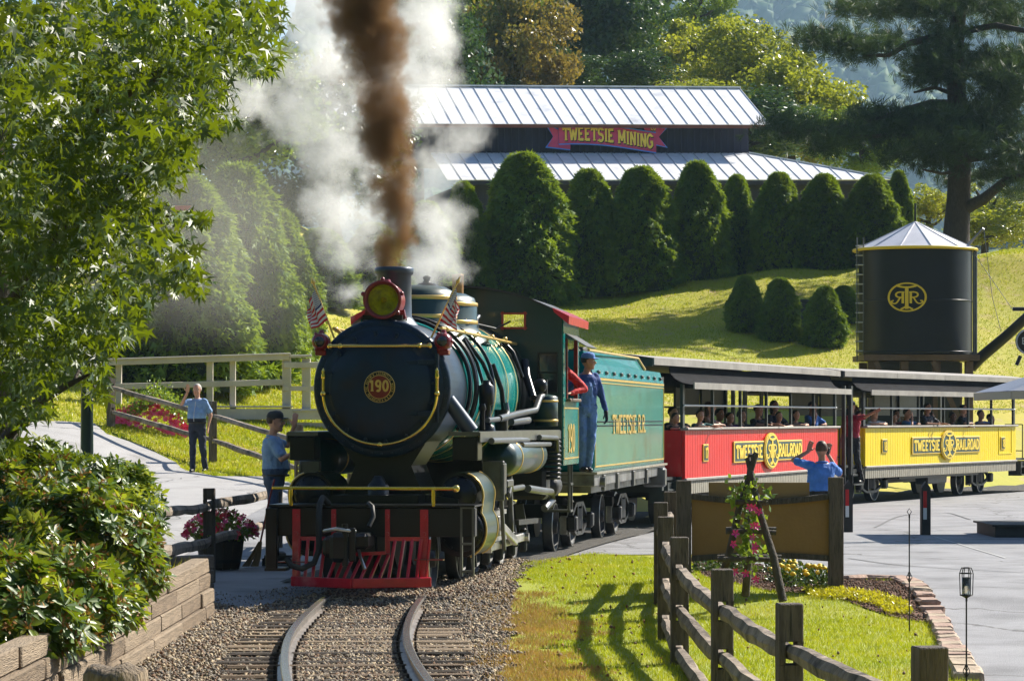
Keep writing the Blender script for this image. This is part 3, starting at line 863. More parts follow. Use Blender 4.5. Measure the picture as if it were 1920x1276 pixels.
def ringtext(mb, t, cen, ux, uz, r, h, a0, a1, flip=False, w=.17, dep=.05):
    """letters on a circle; angles in degrees clockwise from the top"""
    ux = Vector(ux).normalized(); uz = Vector(uz).normalized(); n = ux.cross(uz)
    k = len(t)
    for i, c in enumerate(t):
        if c not in GL or c == ' ': continue
        a = R(a0 + (a1 - a0) * (i + .5) / k)
        rad = ux * math.sin(a) + uz * math.cos(a); tan = ux * math.cos(a) - uz * math.sin(a)
        X, Z = (tan, rad) if not flip else (-tan, -rad)
        o = Vector(cen) + rad * r - X * .3 * h * .8 - Z * h * .5
        wf = .8
        M = Matrix(((X.x * h * wf, Z.x * h, n.x * h, o.x), (X.y * h * wf, Z.y * h, n.y * h, o.y), (X.z * h * wf, Z.z * h, n.z * h, o.z), (0, 0, 0, 1)))
        glyph(mb, c, M, w, dep)
def emblem(mb, cen, ux, uz, rx, rz, dep=.03, w=.1):
    """oval ring round a big T between a mirrored R and an R"""
    ux = Vector(ux).normalized(); uz = Vector(uz).normalized(); n = ux.cross(uz); o = Vector(cen)
    def M(sx, sz, ox=0, oz=0, dz=0):
        q = o + ux * ox * rx + uz * oz * rz + n * dz
        return Matrix(((ux.x * rx * sx, uz.x * rz * sz, n.x, q.x), (ux.y * rx * sx, uz.y * rz * sz, n.y, q.y), (ux.z * rx * sx, uz.z * rz * sz, n.z, q.z), (0, 0, 0, 1)))
    stroke(mb, arc(0, 0, .95, .95, 0, 360, 40), .10, M(1, 1), 0, dep)
    stroke(mb, [(0, -.8), (0, .72)], .17, M(1, 1), 0, dep + .003)
    stroke(mb, arc(0, .95, .6, .28, 205, 335, 8), .12, M(1, 1), 0, dep + .006)
    stroke(mb, [(-.3, -.82), (-.12, -.7), (0, -.6), (.12, -.7), (.3, -.82)], .1, M(1, 1), 0, dep + .009)
    for s_ in (1, -1):
        m = M(s_, 1)
        stroke(mb, [(.2, -.42), (.2, .38)], .12, m, 0, dep + .001)
        stroke(mb, [(.12, .34)] + arc(.36, .17, .2, .18, 90, -90, 6) + [(.2, -.02)], .09, m, 0, dep + .002)
        stroke(mb, [(.34, -.04), (.48, -.32)] + arc(.64, -.3, .15, .13, 200, 380, 6) + [(.68, -.22)], .08, m, 0, dep + .004)

# painted ribbon sign on the clerestory
sgn = MB()
def U(px, py):  # facade coordinates of a pixel
    k = 43.4
    return (-(1405 - px) / k, (287 - py) / k)
def facepoly(mb, pts, y, dep):
    pts = [(x, y, z) for x, z in pts]
    mb.prism(pts, (0, -1, 0), dep)
sign = thing('ribbon_sign', 'magenta ribbon sign with gold TWEETSIE MINING letters on the dark clerestory wall', 'sign', (10.17, 128, 13.16)); sign.rotation_euler = bld.rotation_euler
def wave(px): return 5.5 * math.sin((px - 1040) / 190 * PI * 1.1 + .4)
topl = [(px, 240 + (px - 1040) * .045 - wave(px)) for px in range(1040, 1226, 8)]
botl = [(px, 273 + (px - 1040) * .055 - wave(px)) for px in range(1040, 1226, 8)]
def ribbon(grow, y, dep, m):
    mb = MB()
    n = len(topl)
    T = [U(a, b - grow) for a, b in topl]; B = [U(a, b + grow) for a, b in botl]
    vs = [(x, y, z) for x, z in T + B] + [(x, y - dep, z) for x, z in T + B]
    fs = []
    for i in range(n - 1):
        fs += [(2 * n + i, 2 * n + i + 1, 3 * n + i + 1, 3 * n + i)[::-1], (i, i + 1, 2 * n + i + 1, 2 * n + i), (n + i, 3 * n + i, 3 * n + i + 1, n + i + 1)]
    fs += [(0, 2 * n, 3 * n, n), (n - 1, 2 * n - 1, 4 * n - 1, 3 * n - 1)]
    mb.add(vs, fs)
    return mb.build('ribbon_border' if m is M_blue else 'ribbon', m, sign)
for nm, m_, g_, y_ in (('tail_border', M_blue, 2.0, -.10), ('tail', M_pink, 0, -.125)):
    mb = MB()
    facepoly(mb, [U(1042 + g_, 247 - g_), U(1019 - 2 * g_, 236 - g_), U(1030, 258), U(1019 - 2 * g_, 276 + g_), U(1062, 281 + g_), U(1062, 262)], y_, .02)
    facepoly(mb, [U(1200, 238 - g_), U(1243 + 2 * g_, 243 - g_), U(1230, 258), U(1243 + 2 * g_, 276 + g_), U(1216, 270 + g_)], y_, .02)
    tag(mb.build(nm, m_, sign), kind='stuff')
ribbon(2.2, -.16, .02, M_blue); ribbon(0, -.185, .02, M_pink)
for nm, m_, yy, dz in (('letter_shadow', M_blk, -.21, -.045), ('letters', M_yel, -.225, 0)):
    mb = MB()
    px = 1047; t = 'TWEETSIE MINING'
    tot = textlen(t, 1); k = (1216 - 1045) / tot
    for c in t:
        h = .56 if True else 0
        zc = 268 + (px - 1040) * .05 - wave(px + 5)
        u, z = U(px, zc)
        M = Matrix(((k / 43.4, 0, 0, u + (.03 if dz else 0)), (0, 0, -h, yy), (0, h, 0, z + dz), (0, 0, 0, 1)))
        glyph(mb, c, M, .2, .02)
        px += ADV.get(c, .72) * k
    u, z = U(1214, 246)
    text(mb, 'CO', (u, yy, z + dz), (1, 0, 0), (0, 0, 1), .22, .7, center=False)
    mb.build(nm, m_, sign)

# ---------------------------------------------------------------- conifer hedge, topiary
M_hedge = leafmat('hedge_needles', (.045, .13, .022), (.18, .27, .025), (.42, .52, .02), rough=.6, tw=.32, vscale=.6, spec=.25)
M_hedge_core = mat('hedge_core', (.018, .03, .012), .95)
def hedge_mesh(seed, n=13000, lean=.0):
    """unit sheared conifer: height 1, radius .5, flat sprays that droop outwards"""
    r = np.random.RandomState(seed)
    t = r.rand(n) ** .85
    prof_ = lambda t: .5 * np.power(np.clip(1 - t, 0, 1), .40) * (.90 + .16 * np.sin(t * PI) ) 
    a = r.uniform(0, 2 * PI, n)
    lump = 1 + .12 * np.sin(a * 3 + t * 9 + seed * 1.7) + .07 * np.sin(a * 7 - t * 17) + .07 * np.sin(t * 44 + np.sin(a * 4) * 3)
    rad = prof_(t) * lump * (r.uniform(.82, 1.05, n) + .10 * (r.rand(n) < .06))
    pos = np.stack([np.cos(a) * rad, np.sin(a) * rad, t], -1)
    dirs = np.stack([np.cos(a), np.sin(a), np.full(n, -.25)], -1) + r.normal(size=(n, 3)) * .35 + np.array([0, 0, .4]) * (t > .85)[:, None]
    fr = frames(dirs, r.normal(size=n) * .7)
    tv = [(0, -.3, 0), (.17, .1, .03), (0, .25, .07), (-.17, .1, .03), (.34, .42, -.02), (-.34, .42, -.02), (0, .75, -.05)]
    tf = [(0, 1, 3), (1, 2, 3), (1, 4, 2), (3, 2, 5), (2, 6, 3)]
    V, Fc = scatter(tv, tf, pos, fr, np.stack([r.uniform(.08, .19, n)] * 2 + [np.full(n, .12)], -1) * .62)
    V[:, 2] *= 1.0
    return npmesh('hedge_foliage', V, Fc, M_hedge), seed
def hedge_core(seed):  # solid dark core added to stop light passing through the foliage
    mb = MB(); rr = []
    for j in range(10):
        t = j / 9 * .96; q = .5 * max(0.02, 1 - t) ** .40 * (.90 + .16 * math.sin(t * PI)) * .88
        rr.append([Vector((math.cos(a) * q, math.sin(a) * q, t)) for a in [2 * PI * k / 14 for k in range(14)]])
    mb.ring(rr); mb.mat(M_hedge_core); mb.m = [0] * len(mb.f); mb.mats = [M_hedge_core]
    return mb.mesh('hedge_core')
HM = [hedge_mesh(s_)[0] for s_ in (1, 2, 3, 4)]; HC = hedge_core(1)
def hedge(px, pyb, pyt, w, d, label, group='tall sheared conifers along the hill', k=None, cat='hedge tree'):
    s_ = F / d
    x = (px - 960) / s_; zb = zg(x, d) - .1
    zt2 = 1.8 + (784 - pyt) / s_
    H = zt2 - zb; W = w / s_ * 1.12
    t = thing('clipped_conifer', label, cat, (x, d, zb), random.uniform(0, 6), group)
    k = random.randrange(4) if k is None else k
    put('foliage', HM[k], t, scale=(W, W, H)); put('light_stop_core', HC, t, scale=(W, W, H))
    return t
HL = [(340, 700, 330, 250, 72.5, 'broad hazy conifer at the left end of the hedge behind the white railing'),
      (445, 700, 312, 215, 75.5, 'tall smoky conifer rising above the waving man in the pale shirt'),
      (520, 690, 395, 150, 80, 'conifer seen through steam just left of the left flag'),
      (250, 690, 420, 150, 71.8, 'dark conifer behind the top left end of the white railing'),
      (600, 600, 430, 130, 92, 'conifer mostly veiled by white steam left of the smokestack'),
      (700, 600, 420, 130, 96, 'conifer hidden behind the brown smoke column'),
      (800, 600, 380, 120, 99, 'conifer fading into steam right of the smokestack'),
      (868, 560, 345, 95, 101, 'slim conifer with sunlit edge directly left of the largest hillside conifer'),
      (984, 560, 290, 172, 102, 'largest pale green conifer with brightly sunlit right flank on the hillside'),
      (1103, 545, 320, 118, 104, 'conifer with sunlit right edge standing right of the largest one'),
      (1203, 540, 315, 138, 104, 'dark round topped conifer under the end of the ribbon sign'),
      (1308, 520, 305, 112, 105, 'tall dark conifer overlapping the lower metal roof'),
      (1382, 505, 330, 78, 107, 'narrow dark conifer between two wider ones above the topiary'),
      (1460, 505, 325, 98, 106, 'dark conifer with a thin leader tip above the second topiary'),
      (1545, 512, 328, 104, 106, 'dark conifer left of the water tower roof with a spiky tip'),
      (1635, 515, 330, 112, 106, 'dark conifer directly behind the left side of the water tower'),
      (1686, 510, 322, 60, 108, 'narrow conifer behind the spire of the water tower')]
for i, a in enumerate(HL): hedge(*a, k=i % 4)
TL = [(1397, 620, 518, 66, 96, 'leftmost clipped small topiary cone on the sunlit slope'), (1463, 632, 522, 74, 95, 'second small topiary cone from the left on the slope'),
      (1546, 640, 538, 74, 94, 'wide based small topiary cone in front of the dark box'), (1582, 632, 536, 62, 97, 'small topiary cone nearest to the water tower ladder')]
for i, a in enumerate(TL):
    t = hedge(*a, group='small topiary cones on the slope', k=(i + 1) % 4, cat='topiary')
mb = MB(); mb.box((0, 0, .45), (.9, .6, .9), bev=.03); mb.box((0, 0, .93), (1.0, .7, .06))
o = mb.build('utility_box', mat('utility_dark', (.03, .035, .04), .6)); p = G(1508, 618, 60); o.location = (p.x, p.y, p.z); tag(o, 'dark utility box half hidden between the small topiary cones', 'utility box')
mb = MB(); mb.tube([(0, 0, 0), (0, 0, .42), (.03, 0, .47), (.3, 0, .47)], .05); mb.tube([(.3, 0, .47), (.33, 0, .4)], .055)
o = mb.build('vent_pipe', M_blk); o.location = P(1507, 680, 84) ; tag(o, 'thin black bent pipe standing on the slope above the red carriage', 'pipe')
o.location.z = zg(o.location.x, 84); o.scale = (1, 1, 1)
mb = MB(); mb.box((0, 0, .5), (2.4, 1.0, 1.0), bev=.2)
o = mb.build('covered_box', mat('green_tarp', (.01, .06, .045), .6, bump=.5, bscale=4)); o.location = (17.5, 112, zg(17.5, 112) - .4); tag(o, 'long low dark green covered box on the crest at the right edge', 'box')

# ---------------------------------------------------------------- trees
M_bark = mat('bark', (.045, .035, .028), .95, var=.4, vscale=6, stretch=(4, 4, 1), bump=1.0, bscale=8)
M_leafT = [leafmat('tree_leaf_green', (.045, .13, .012), (.17, .26, .016), (.28, .36, .02), vscale=.35, tw=.42),
           leafmat('tree_leaf_dark', (.018, .052, .016), (.055, .11, .02), (.08, .14, .02), vscale=.35, tw=.3),
           leafmat('tree_leaf_yellow', (.09, .16, .012), (.28, .31, .02), (.5, .5, .03), vscale=.35, tw=.45, c3=(.25, .16, .03)),
           leafmat('tree_leaf_orange', (.06, .12, .015), (.20, .14, .025), (.38, .28, .04), vscale=.3, tw=.4)]
def crown_mesh(seed, n, clumps, mati, leaf=.10, flat=.8, gap=.0):
    """unit crown of leaves gathered in clumps on several limbs, radius 1"""
    r = np.random.RandomState(seed)
    c = r.normal(size=(clumps, 3)); c /= np.linalg.norm(c, axis=1)[:, None]
    c *= (r.rand(clumps) ** .45)[:, None] * .86
    cs = r.uniform(.14, .32, clumps)
    k = r.randint(0, clumps, n)
    d = r.normal(size=(n, 3)); d /= np.linalg.norm(d, axis=1)[:, None]
    d[:, 2] *= flat
    pos = c[k] + d * (cs[k] * (r.rand(n) ** .33))[:, None]
    tv = [(0, -.5, 0), (.32, 0, .08), (0, .6, 0), (-.32, 0, .08)]
    V, Fc = scatter(tv, [(0, 1, 3), (1, 2, 3)], pos, rotmats(n, r), r.uniform(.6, 1.3, n) * leaf)
    return npmesh('crown', V, Fc, M_leafT[mati])
def limbs(mb, base, top, r0, n, reach, seed, start=.3):
    r = random.Random(seed)
    base, top = Vector(base), Vector(top)
    pts = [base.lerp(top, i / 7) + Vector((r.uniform(-.04, .04), r.uniform(-.04, .04), 0)) * (top - base).length * (i > 0) * .3 for i in range(8)]
    mb.tube(pts, [r0 * (1.25 if i == 0 else 1) * (1 - i / 9) for i in range(8)], 9)
    for k in range(n):
        t = start + (1 - start) * k / n
        p = base.lerp(top, t); a = k * 2.4 + r.random()
        e = p + Vector((math.cos(a), math.sin(a), .45)) * reach * (1 - t * .45)
        m = p.lerp(e, .5) + Vector((0, 0, -.06 * reach))
        mb.tube([p, m, e], [r0 * .38 * (1 - t * .5), r0 * .24, r0 * .08], 6)
def tree(px, pyc, w, h, d, mati, label, n=5200, clumps=34, seed=0, name='broadleaf_tree', base=None, leaf=.085, group='trees behind the building'):
    """w, h: crown size in pixels; pyc: crown centre"""
    s_ = F / d; c = P(px, pyc, d); rx, rz = w / 2 / s_, h / 2 / s_
    zb = zg(c.x, d) if base is None else base
    rx, rz = rx * 1.28, rz * 1.22
    t = thing(name, label, 'tree', (c.x, d, zb), random.uniform(0, 6), group)
    cm = put('crown', crown_mesh(seed, n, clumps, mati, leaf), t, (0, 0, c.z - zb), None, (rx, rx, rz))
    mb = MB(); limbs(mb, (0, 0, 0), (0, 0, c.z - zb + rz * .5), .22 + rx * .05, 9, rx * .75, seed, max(.25, (c.z - zb - rz * .7) / (c.z - zb + rz * .5)))
    mb.build('trunk', M_bark, t)
    return t
TR = [(905, 70, 230, 230, 150, 0, 'green tree with lime leaves right beside the smoke, above the roof', 7000, 40),
      (965, 105, 210, 260, 146, 3, 'rust orange and green autumn tree above the left part of the metal roof', 7500, 46),
      (1110, 60, 235, 300, 156, 1, 'very dark evergreen crown above the middle of the metal roof', 8500, 44),
      (1215, 60, 120, 190, 175, 1, 'dark bluish pine top left of the distant mountain', 4500, 24),
      (1290, 110, 200, 190, 168, 2, 'olive yellow tree behind the right half of the ridge', 6500, 36),
      (1400, 135, 215, 170, 160, 2, 'wide yellow-green tree behind the roof ridge end', 8500, 46),
      (1490, 215, 215, 200, 150, 2, 'rounded olive tree with twiggy branches right of the roof ridge', 9500, 52),
      (1310, 30, 120, 130, 190, 0, 'bluish green conifer standing against the hazy mountain', 4200, 24),
      (1400, 235, 300, 120, 140, 1, 'shaded understorey tree beside the end of the clerestory wall', 6000, 34),
      (1620, 270, 200, 120, 135, 0, 'green tree under the long pine bough', 5200, 30),
      (1850, 405, 200, 120, 128, 2, 'backlit yellow-green young tree right of the big pine trunk', 5200, 30),
      (1740, 385, 110, 90, 126, 2, 'backlit bright sapling between hedge end and pine trunk', 3500, 22),
      (420, 200, 330, 300, 110, 0, 'smoke veiled tree behind the left hedge', 7500, 40),
      (620, 260, 300, 300, 118, 1, 'dark tree behind the white steam', 7000, 40),
      (780, 130, 240, 320, 135, 1, 'dark tree behind the smoke column at the end of the roof', 7000, 40),
      (250, 150, 330, 320, 105, 1, 'dark tree behind the sweetgum leaves at the left', 6000, 36)]
TR += [(1050, 150, 200, 110, 150, 1, 'dark low tree behind the middle of the ridge of the metal roof', 5000, 30),
       (900, 190, 170, 100, 145, 1, 'dark low tree behind the left end of the ridge beside the smoke', 4000, 26),
       (1200, 150, 170, 100, 152, 1, 'low dark bush-like tree behind the ridge right of the dark evergreen', 4500, 28),
       (1190, -30, 200, 150, 180, 1, 'tall dark conifer top cut by the upper edge right of the dark evergreen', 4500, 26),
       (1010, -40, 260, 130, 172, 0, 'green crown cut by the upper edge between the autumn tree and dark evergreen', 5000, 30),
       (1310, 190, 180, 80, 150, 2, 'low yellow-green tree just behind the right part of the ridge', 4500, 28)]
for i, a in enumerate(TR):
    tree(*a[:7], n=int(a[7] * 2.3), clumps=int(a[8] * 1.9), seed=20 + i, name='dark_tree' if a[5] == 1 else 'broadleaf_tree', leaf=.062)

# the big white pine on the crest
M_needle = leafmat('pine_needles', (.008, .03, .018), (.03, .065, .022), (.12, .18, .03), rough=.6, tw=.25, vscale=.4, spec=.3)
def pine(px, pyb, d, label):
    s_ = F / d; b = P(px, pyb, d); zb = zg(b.x, d)
    t = thing('pine_tree', label, 'tree', (b.x, d, zb))
    r = random.Random(3); rn = np.random.RandomState(5)
    z0 = b.z - zb
    def L(x, y, dy=0): q = P(x, y, d); return Vector((q.x - b.x, dy, q.z - zb))
    tr = [Vector((0, 0, -.3)), L(1793, 440), L(1797, 380), L(1800, 300), L(1795, 200), L(1790, 100), L(1800, 0), L(1802, -120), L(1800, -260)]
    mb = MB(); mb.tube(tr, [.62, .47, .42, .38, .34, .30, .25, .18, .05], 12); mb.build('trunk', M_bark, t)
    def br(pts, r0, dys):
        q = [L(x, y, dy) for (x, y), dy in zip(pts, dys)]
        m2 = MB(); m2.tube(q, [r0 * (1 - i / (len(q) + .5)) for i in range(len(q))], 8); m2.build('branch', M_bark, t)
        return q
    B = [([(1795, 85), (1740, 78), (1690, 95), (1650, 120), (1600, 125)], .17, [0, -1, -2, -2.5, -3]),
         ([(1797, 195), (1750, 190), (1700, 205), (1650, 225), (1560, 250), (1450, 265)], .15, [0, .5, 0, -1, -2, -3]),
         ([(1797, 180), (1745, 170), (1700, 185)], .09, [0, -1, -2]),
         ([(1800, 60), (1860, 55), (1920, 75), (1990, 80)], .14, [0, -1, -2, -3]),
         ([(1800, 395), (1840, 375), (1880, 340), (1960, 325)], .25, [0, -.5, -1, -1]),
         ([(1800, 300), (1850, 298), (1920, 265), (1980, 255)], .15, [0, -1, -2, -3]),
         ([(1800, 10), (1720, 15), (1640, 10), (1600, 0)], .14, [0, 1, 1, 2]),
         ([(1795, 130), (1850, 140), (1930, 150)], .12, [0, 1, 2]),
         ([(1797, 245), (1730, 260), (1640, 265), (1540, 270)], .13, [0, -1, -2, -2.5]),
         ([(1797, 320), (1760, 330), (1720, 325)], .08, [0, -1, -1.5]),
         ([(1800, -40), (1700, -30), (1620, -15)], .12, [0, -1, -2]), ([(1800, -60), (1900, -50), (2000, -30)], .12, [0, -1, -2])]
    for p_, r0, dy in B: br(p_, r0, dy)
    # needle pads: (x, y, w, h) in pixels, depth offset
    pads = [(1540, 100, 150, 50, -3), (1600, 112, 120, 55, -3), (1500, 88, 70, 25, -3), (1655, 95, 50, 45, -2.5), (1640, 15, 120, 40, 1), (1700, 5, 130, 50, 0), (1745, 30, 120, 50, -1), (1600, -5, 90, 30, 2),
            (1830, 10, 200, 60, -1), (1900, 30, 120, 60, 1), (1760, 80, 120, 60, -1), (1740, 125, 100, 60, -1.5), (1840, 110, 170, 60, 1), (1900, 120, 120, 60, -1),
            (1750, 150, 120, 50, -1), (1720, 125, 60, 40, 0), (1860, 160, 160, 60, -2), (1900, 190, 140, 70, -1), (1840, 205, 120, 50, 1),
            (1700, 225, 130, 50, 0), (1760, 235, 180, 65, -1.5), (1640, 250, 170, 50, -1), (1560, 262, 170, 45, -2), (1480, 262, 130, 35, -3), (1450, 245, 70, 30, -2.5), (1610, 222, 110, 30, -1.5), (1850, 250, 200, 60, -1), (1900, 300, 140, 60, -2),
            (1720, 285, 150, 45, -2), (1800, 280, 140, 50, -2.5), (1740, 310, 110, 40, -1), (1880, 330, 120, 50, -1), (1820, 330, 100, 40, 1), (1660, 300, 80, 30, -2), (1540, 290, 110, 25, -2.5), (1900, 365, 80, 30, -1)]
    pos = []; dr = []
    for k, (x, y, w, h, dy) in enumerate(pads):
        n = int(w * h / 25)
        c = L(x, y, dy)
        q = rn.normal(size=(n, 3)) * [w / s_ * .25, 1.0, h / s_ * .20]
        pos.append(np.array(c)[None] + q)
        dr.append(rn.normal(size=(n, 3)) + [0, 0, .5])
    pos = np.concatenate(pos); dr = np.concatenate(dr); n = len(pos)
    tv = [(0, 0, 0)]; tf = []
    for k in range(9):
        a = k * 2.4; e = .55
        dx, dz = math.cos(a) * e, math.sin(a) * e
        tv += [(dx * .5 - .02 - dz * .12, .5, dz * .5 + dx * .12), (dx, 1, dz)]
        tf.append((0, len(tv) - 2, len(tv) - 1))
    V, Fc = scatter(tv, tf, pos, frames(dr, rn.uniform(0, 6, n)), rn.uniform(.26, .44, n))
    o = put('needle_foliage', npmesh('needle_foliage', V, Fc, M_needle), t); o['kind'] = 'stuff'
    return t
pine(1790, 455, 104, 'huge dark white pine with long horizontal boughs on the crest at the upper right')
# ---------------------------------------------------------------- train paints
T_black = mat('loco_black', (.006, .007, .010), .28, var=.3, vscale=3, spec=.35, bump=.08, bscale=14)
T_flat = mat('chassis_black', (.010, .010, .012), .5, var=.5, vscale=5, bump=.2, bscale=20, dirt=((.035, .028, .022), 3, .58, .85))
T_graph = mat('graphite_front', (.008, .024, .052), .36, var=.25, vscale=2.5, metal=.1, spec=.3, bump=.16, bscale=9, dirt=((.022, .022, .026), 3.5, .5, .8))
T_stack = mat('stack_grey', (.05, .065, .09), .38, metal=.4, var=.2)
T_green = mat("loco_green", (.0, .19, .18), .24, var=.12, vscale=1.5, coat=.15, spec=.35, bump=.30, bscale=1.6, dirt=((.0, .09, .085), 2.2, .5, .75))
T_dgreen = mat('dark_loco_green', (.0, .028, .026), .4, var=.15, vscale=1.5, coat=.3, bump=.05, bscale=2.2)
T_gold = mat('gold_band', (.72, .50, .16), .3, metal=.55, var=.1)
T_brass = mat('polished_brass', (.90, .62, .16), .14, metal=1.0, var=.08, vscale=12)
T_red = mat('pilot_red', (.52, .006, .03), .3, var=.2, vscale=6, coat=.4)
T_maroon = mat('lamp_maroon', (.20, .008, .015), .3, coat=.4, var=.15)
T_steel = mat('bright_steel', (.55, .54, .52), .3, metal=.85, var=.25, vscale=7)
T_pipe = mat('steel_pipe', (.13, .135, .14), .35, metal=.7, var=.2)
T_rubber = mat('rubber', (.012, .012, .012), .6)
T_frame = mat('tender_frame', (.20, .20, .205), .45, metal=.5, var=.35, vscale=3, dirt=((.05, .045, .04), 4, .5, .75))
T_glass = mat('dark_glass', (.02, .025, .03), .06, spec=.8)
T_wood = mat('bench_wood', (.10, .06, .035), .6, var=.3)
T_lens = mat('yellow_lens', (.80, .74, .02), .22, metal=.25, var=.6, vscale=9)
T_whis = mat('weathered_whistle', (.33, .18, .07), .5, metal=.5, var=.4, vscale=10)

LA = R(7.5)
loco = thing('steam_locomotive', 'dark green and black steam locomotive number 190 smoking at the front of the train', 'locomotive', (-1.375, 31.5, 0), -LA)
def LW(x, y, z=0):  # loco coordinates to the world
    return Vector((-1.375 + math.cos(LA) * x + math.sin(LA) * y, 31.5 - math.sin(LA) * x + math.cos(LA) * y, z))
CZ = 2.12
# smokebox and its front
mb = MB(); mb.mat(T_graph)
mb.lathe((0, 0, CZ), (0, 1, 0), [(.0, .66), (.0, .715), (.03, .735), (.10, .735), (.10, .728), (1.2, .728)], n=56)
mb.build('smokebox', None, loco)
mb = MB(); mb.lathe((0, -.012, CZ), (0, -1, 0), [(-.01, .66), (.0, .655), (.012, .62), (.014, .56), (.05, .55), (.058, .52), (.07, .50), (.10, .35), (.115, .2), (.118, .02)], n=48)
door = mb.build('smokebox_door', T_graph, loco)
mb = MB()
for k in range(16):
    a = k * PI / 8 + .1; c = Vector((math.cos(a) * .555, -.045, CZ + math.sin(a) * .555)); rad = Vector((math.cos(a), 0, math.sin(a)))
    mb.beam(c - rad * .045, c + rad * .05, .035, .035, .006, up=Vector((0, 1, 0))); mb.cyl(c - Vector((0, .0, 0)), c - Vector((0, .045, 0)), .014, n=6)
tag(mb.build('door_clamps', T_graph, door), kind='stuff')
mb = MB()
for z in (-.27, .27):
    mb.beam((.06, -.10, CZ + z * .9), (.40, -.08, CZ + z), .05, .035, .008, up=Vector((0, 1, 0))); mb.beam((.40, -.08, CZ + z), (.62, -.04, CZ + z), .06, .04, .008, up=Vector((0, 1, 0)))
mb.cyl((.60, -.06, CZ - .36), (.60, -.06, CZ + .36), .022, n=8)
mb.build('hinge', T_graph, door)
mb = MB()
for k in range(40):
    a = k * PI / 20; mb.ball((math.cos(a) * .69, -.002, CZ + math.sin(a) * .69), .012, 6, 4)
tag(mb.build('rivets', T_graph, loco), kind='stuff')
# number plate
pl = MB(); pl.mat(T_gold); pl.lathe((0, -.105, CZ + .01), (0, -1, 0), [(0, .168), (.022, .168), (.024, .160)], n=40)
pl.mat(T_black); pl.lathe((0, -.127, CZ + .01), (0, -1, 0), [(0, .159), (.003, .159)], n=40, cap=(False, True))
pl.mat(T_gold); pl.lathe((0, -.129, CZ + .01), (0, -1, 0), [(0, .126), (.006, .126), (.007, .120)], n=40)
pl.mat(T_maroon); pl.lathe((0, -.134, CZ + .01), (0, -1, 0), [(0, .119), (.004, .119)], n=40, cap=(False, True))
plate = pl.build('number_plate', None, loco)
mb = MB(); text(mb, '190', (0, -.139, CZ - .035), (1, 0, 0), (0, 0, 1), .115, .95, w=.2, dep=.06, serif=True); mb.build('number_190', T_gold, plate)
mb = MB()
ringtext(mb, 'THE BALDWIN LOCOMOTIVE WORKS', (0, -.131, CZ + .01), (1, 0, 0), (0, 0, 1), .1425, .022, -112, 112)
ringtext(mb, 'PHILADELPHIA U.S.A.', (0, -.131, CZ + .01), (1, 0, 0), (0, 0, 1), .1425, .022, 240, 120, flip=True)
mb.build('plate_lettering', T_gold, plate)
# brass rails on the front
mb = MB()
pts = [(-.605, -.10, CZ + .12)] + [(-.605 * math.cos(t), -.10, CZ - .06 - .535 * math.sin(t)) for t in [PI * k / 28 for k in range(29)]] + [(.605, -.10, CZ + .12)]
mb.tube(pts, .016, 10)
for s_ in (-1, 1):
    mb.lathe((s_ * .605, -.10, CZ + .10), (0, 0, 1), [(0, .022), (.03, .026), (.06, .014), (.075, .020), (.10, .010), (.115, .002)], n=10)
    mb.ball((s_ * .605, -.10, CZ - .06), .033, 10, 7); mb.cyl((s_ * .605, -.10, CZ - .06), (s_ * .605, .0, CZ - .06), .016, n=8)
mb.ball((0, -.10, CZ - .595), .033, 10, 7); mb.cyl((0, -.1, CZ - .595), (0, 0, CZ - .595), .016, n=8)
mb.build('curved_handrail', T_brass, loco)
mb = MB(); mb.tube([(-.53, -.12, CZ + .44), (.53, -.12, CZ + .44)], .018, 10)
for x in (-.53, -.42, .42, .53): mb.ball((x, -.12, CZ + .44), .032, 10, 7)
for x in (-.42, .42): mb.cyl((x, -.12, CZ + .44), (x, .0, CZ + .42), .014, n=8)
mb.build('upper_handrail', T_brass, loco)
# class lamps
for s_ in (-1, 1):
    q = Vector((s_ * .655, .03, CZ + .49))
    mb = MB(); mb.lathe(q + Vector((0, .10, 0)), (0, -1, 0), [(0, .05), (.02, .09), (.17, .09), (.19, .075), (.20, .062)], n=18)
    mb.box(q + Vector((0, .02, -.115)), (.12, .13, .06), bev=.01); mb.cyl(q + Vector((0, .02, .08)), q + Vector((0, .02, .125)), .035, .02, 10); mb.beam(q + Vector((-s_ * .02, .05, -.12)), (s_ * .58, .1, CZ + .33), .05, .03)
    for a in (0, 2.1, 4.2): mb.ball(q + Vector((math.cos(a) * .095, -.05, math.sin(a) * .095)), .02, 6, 5)
    cl = mb.build('class_lamp', T_maroon, loco)
    mb = MB(); mb.lathe(q + Vector((0, -.09, 0)), (0, -1, 0), [(0, .061), (.012, .055), (.03, .03), (.034, .004)], n=16); mb.build('lens', T_glass, cl)
# headlight
hq = Vector((.01, .16, 3.05))
mb = MB(); mb.lathe(hq + Vector((0, .2, 0)), (0, -1, 0), [(0, .10), (.01, .185), (.34, .188), (.345, .205), (.39, .205), (.395, .185), (.36, .170), (.30, .15)], n=32, cap=(True, False))
for a in (.3, 2.85, 1.57, -.7): mb.ball(hq + Vector((math.cos(a) * .215, -.17, math.sin(a) * .215)), .026, 8, 6)
mb.box(hq + Vector((0, .02, -.235)), (.34, .26, .04), bev=.008); mb.beam(hq + Vector((-.13, 0, -.22)), hq + Vector((-.11, 0, -.12)), .06, .2); mb.beam(hq + Vector((.13, 0, -.22)), hq + Vector((.11, 0, -.12)), .06, .2)
mb.cyl(hq + Vector((0, .05, .18)), hq + Vector((0, .05, .225)), .06, .045, 12)
hl = mb.build('headlight', T_maroon, loco)
mb = MB(); mb.lathe(hq + Vector((0, .03, 0)), (0, -1, 0), [(0, .02), (.03, .06), (.09, .125), (.17, .166)], n=28, cap=(True, False)); mb.build('reflector', T_lens, hl)
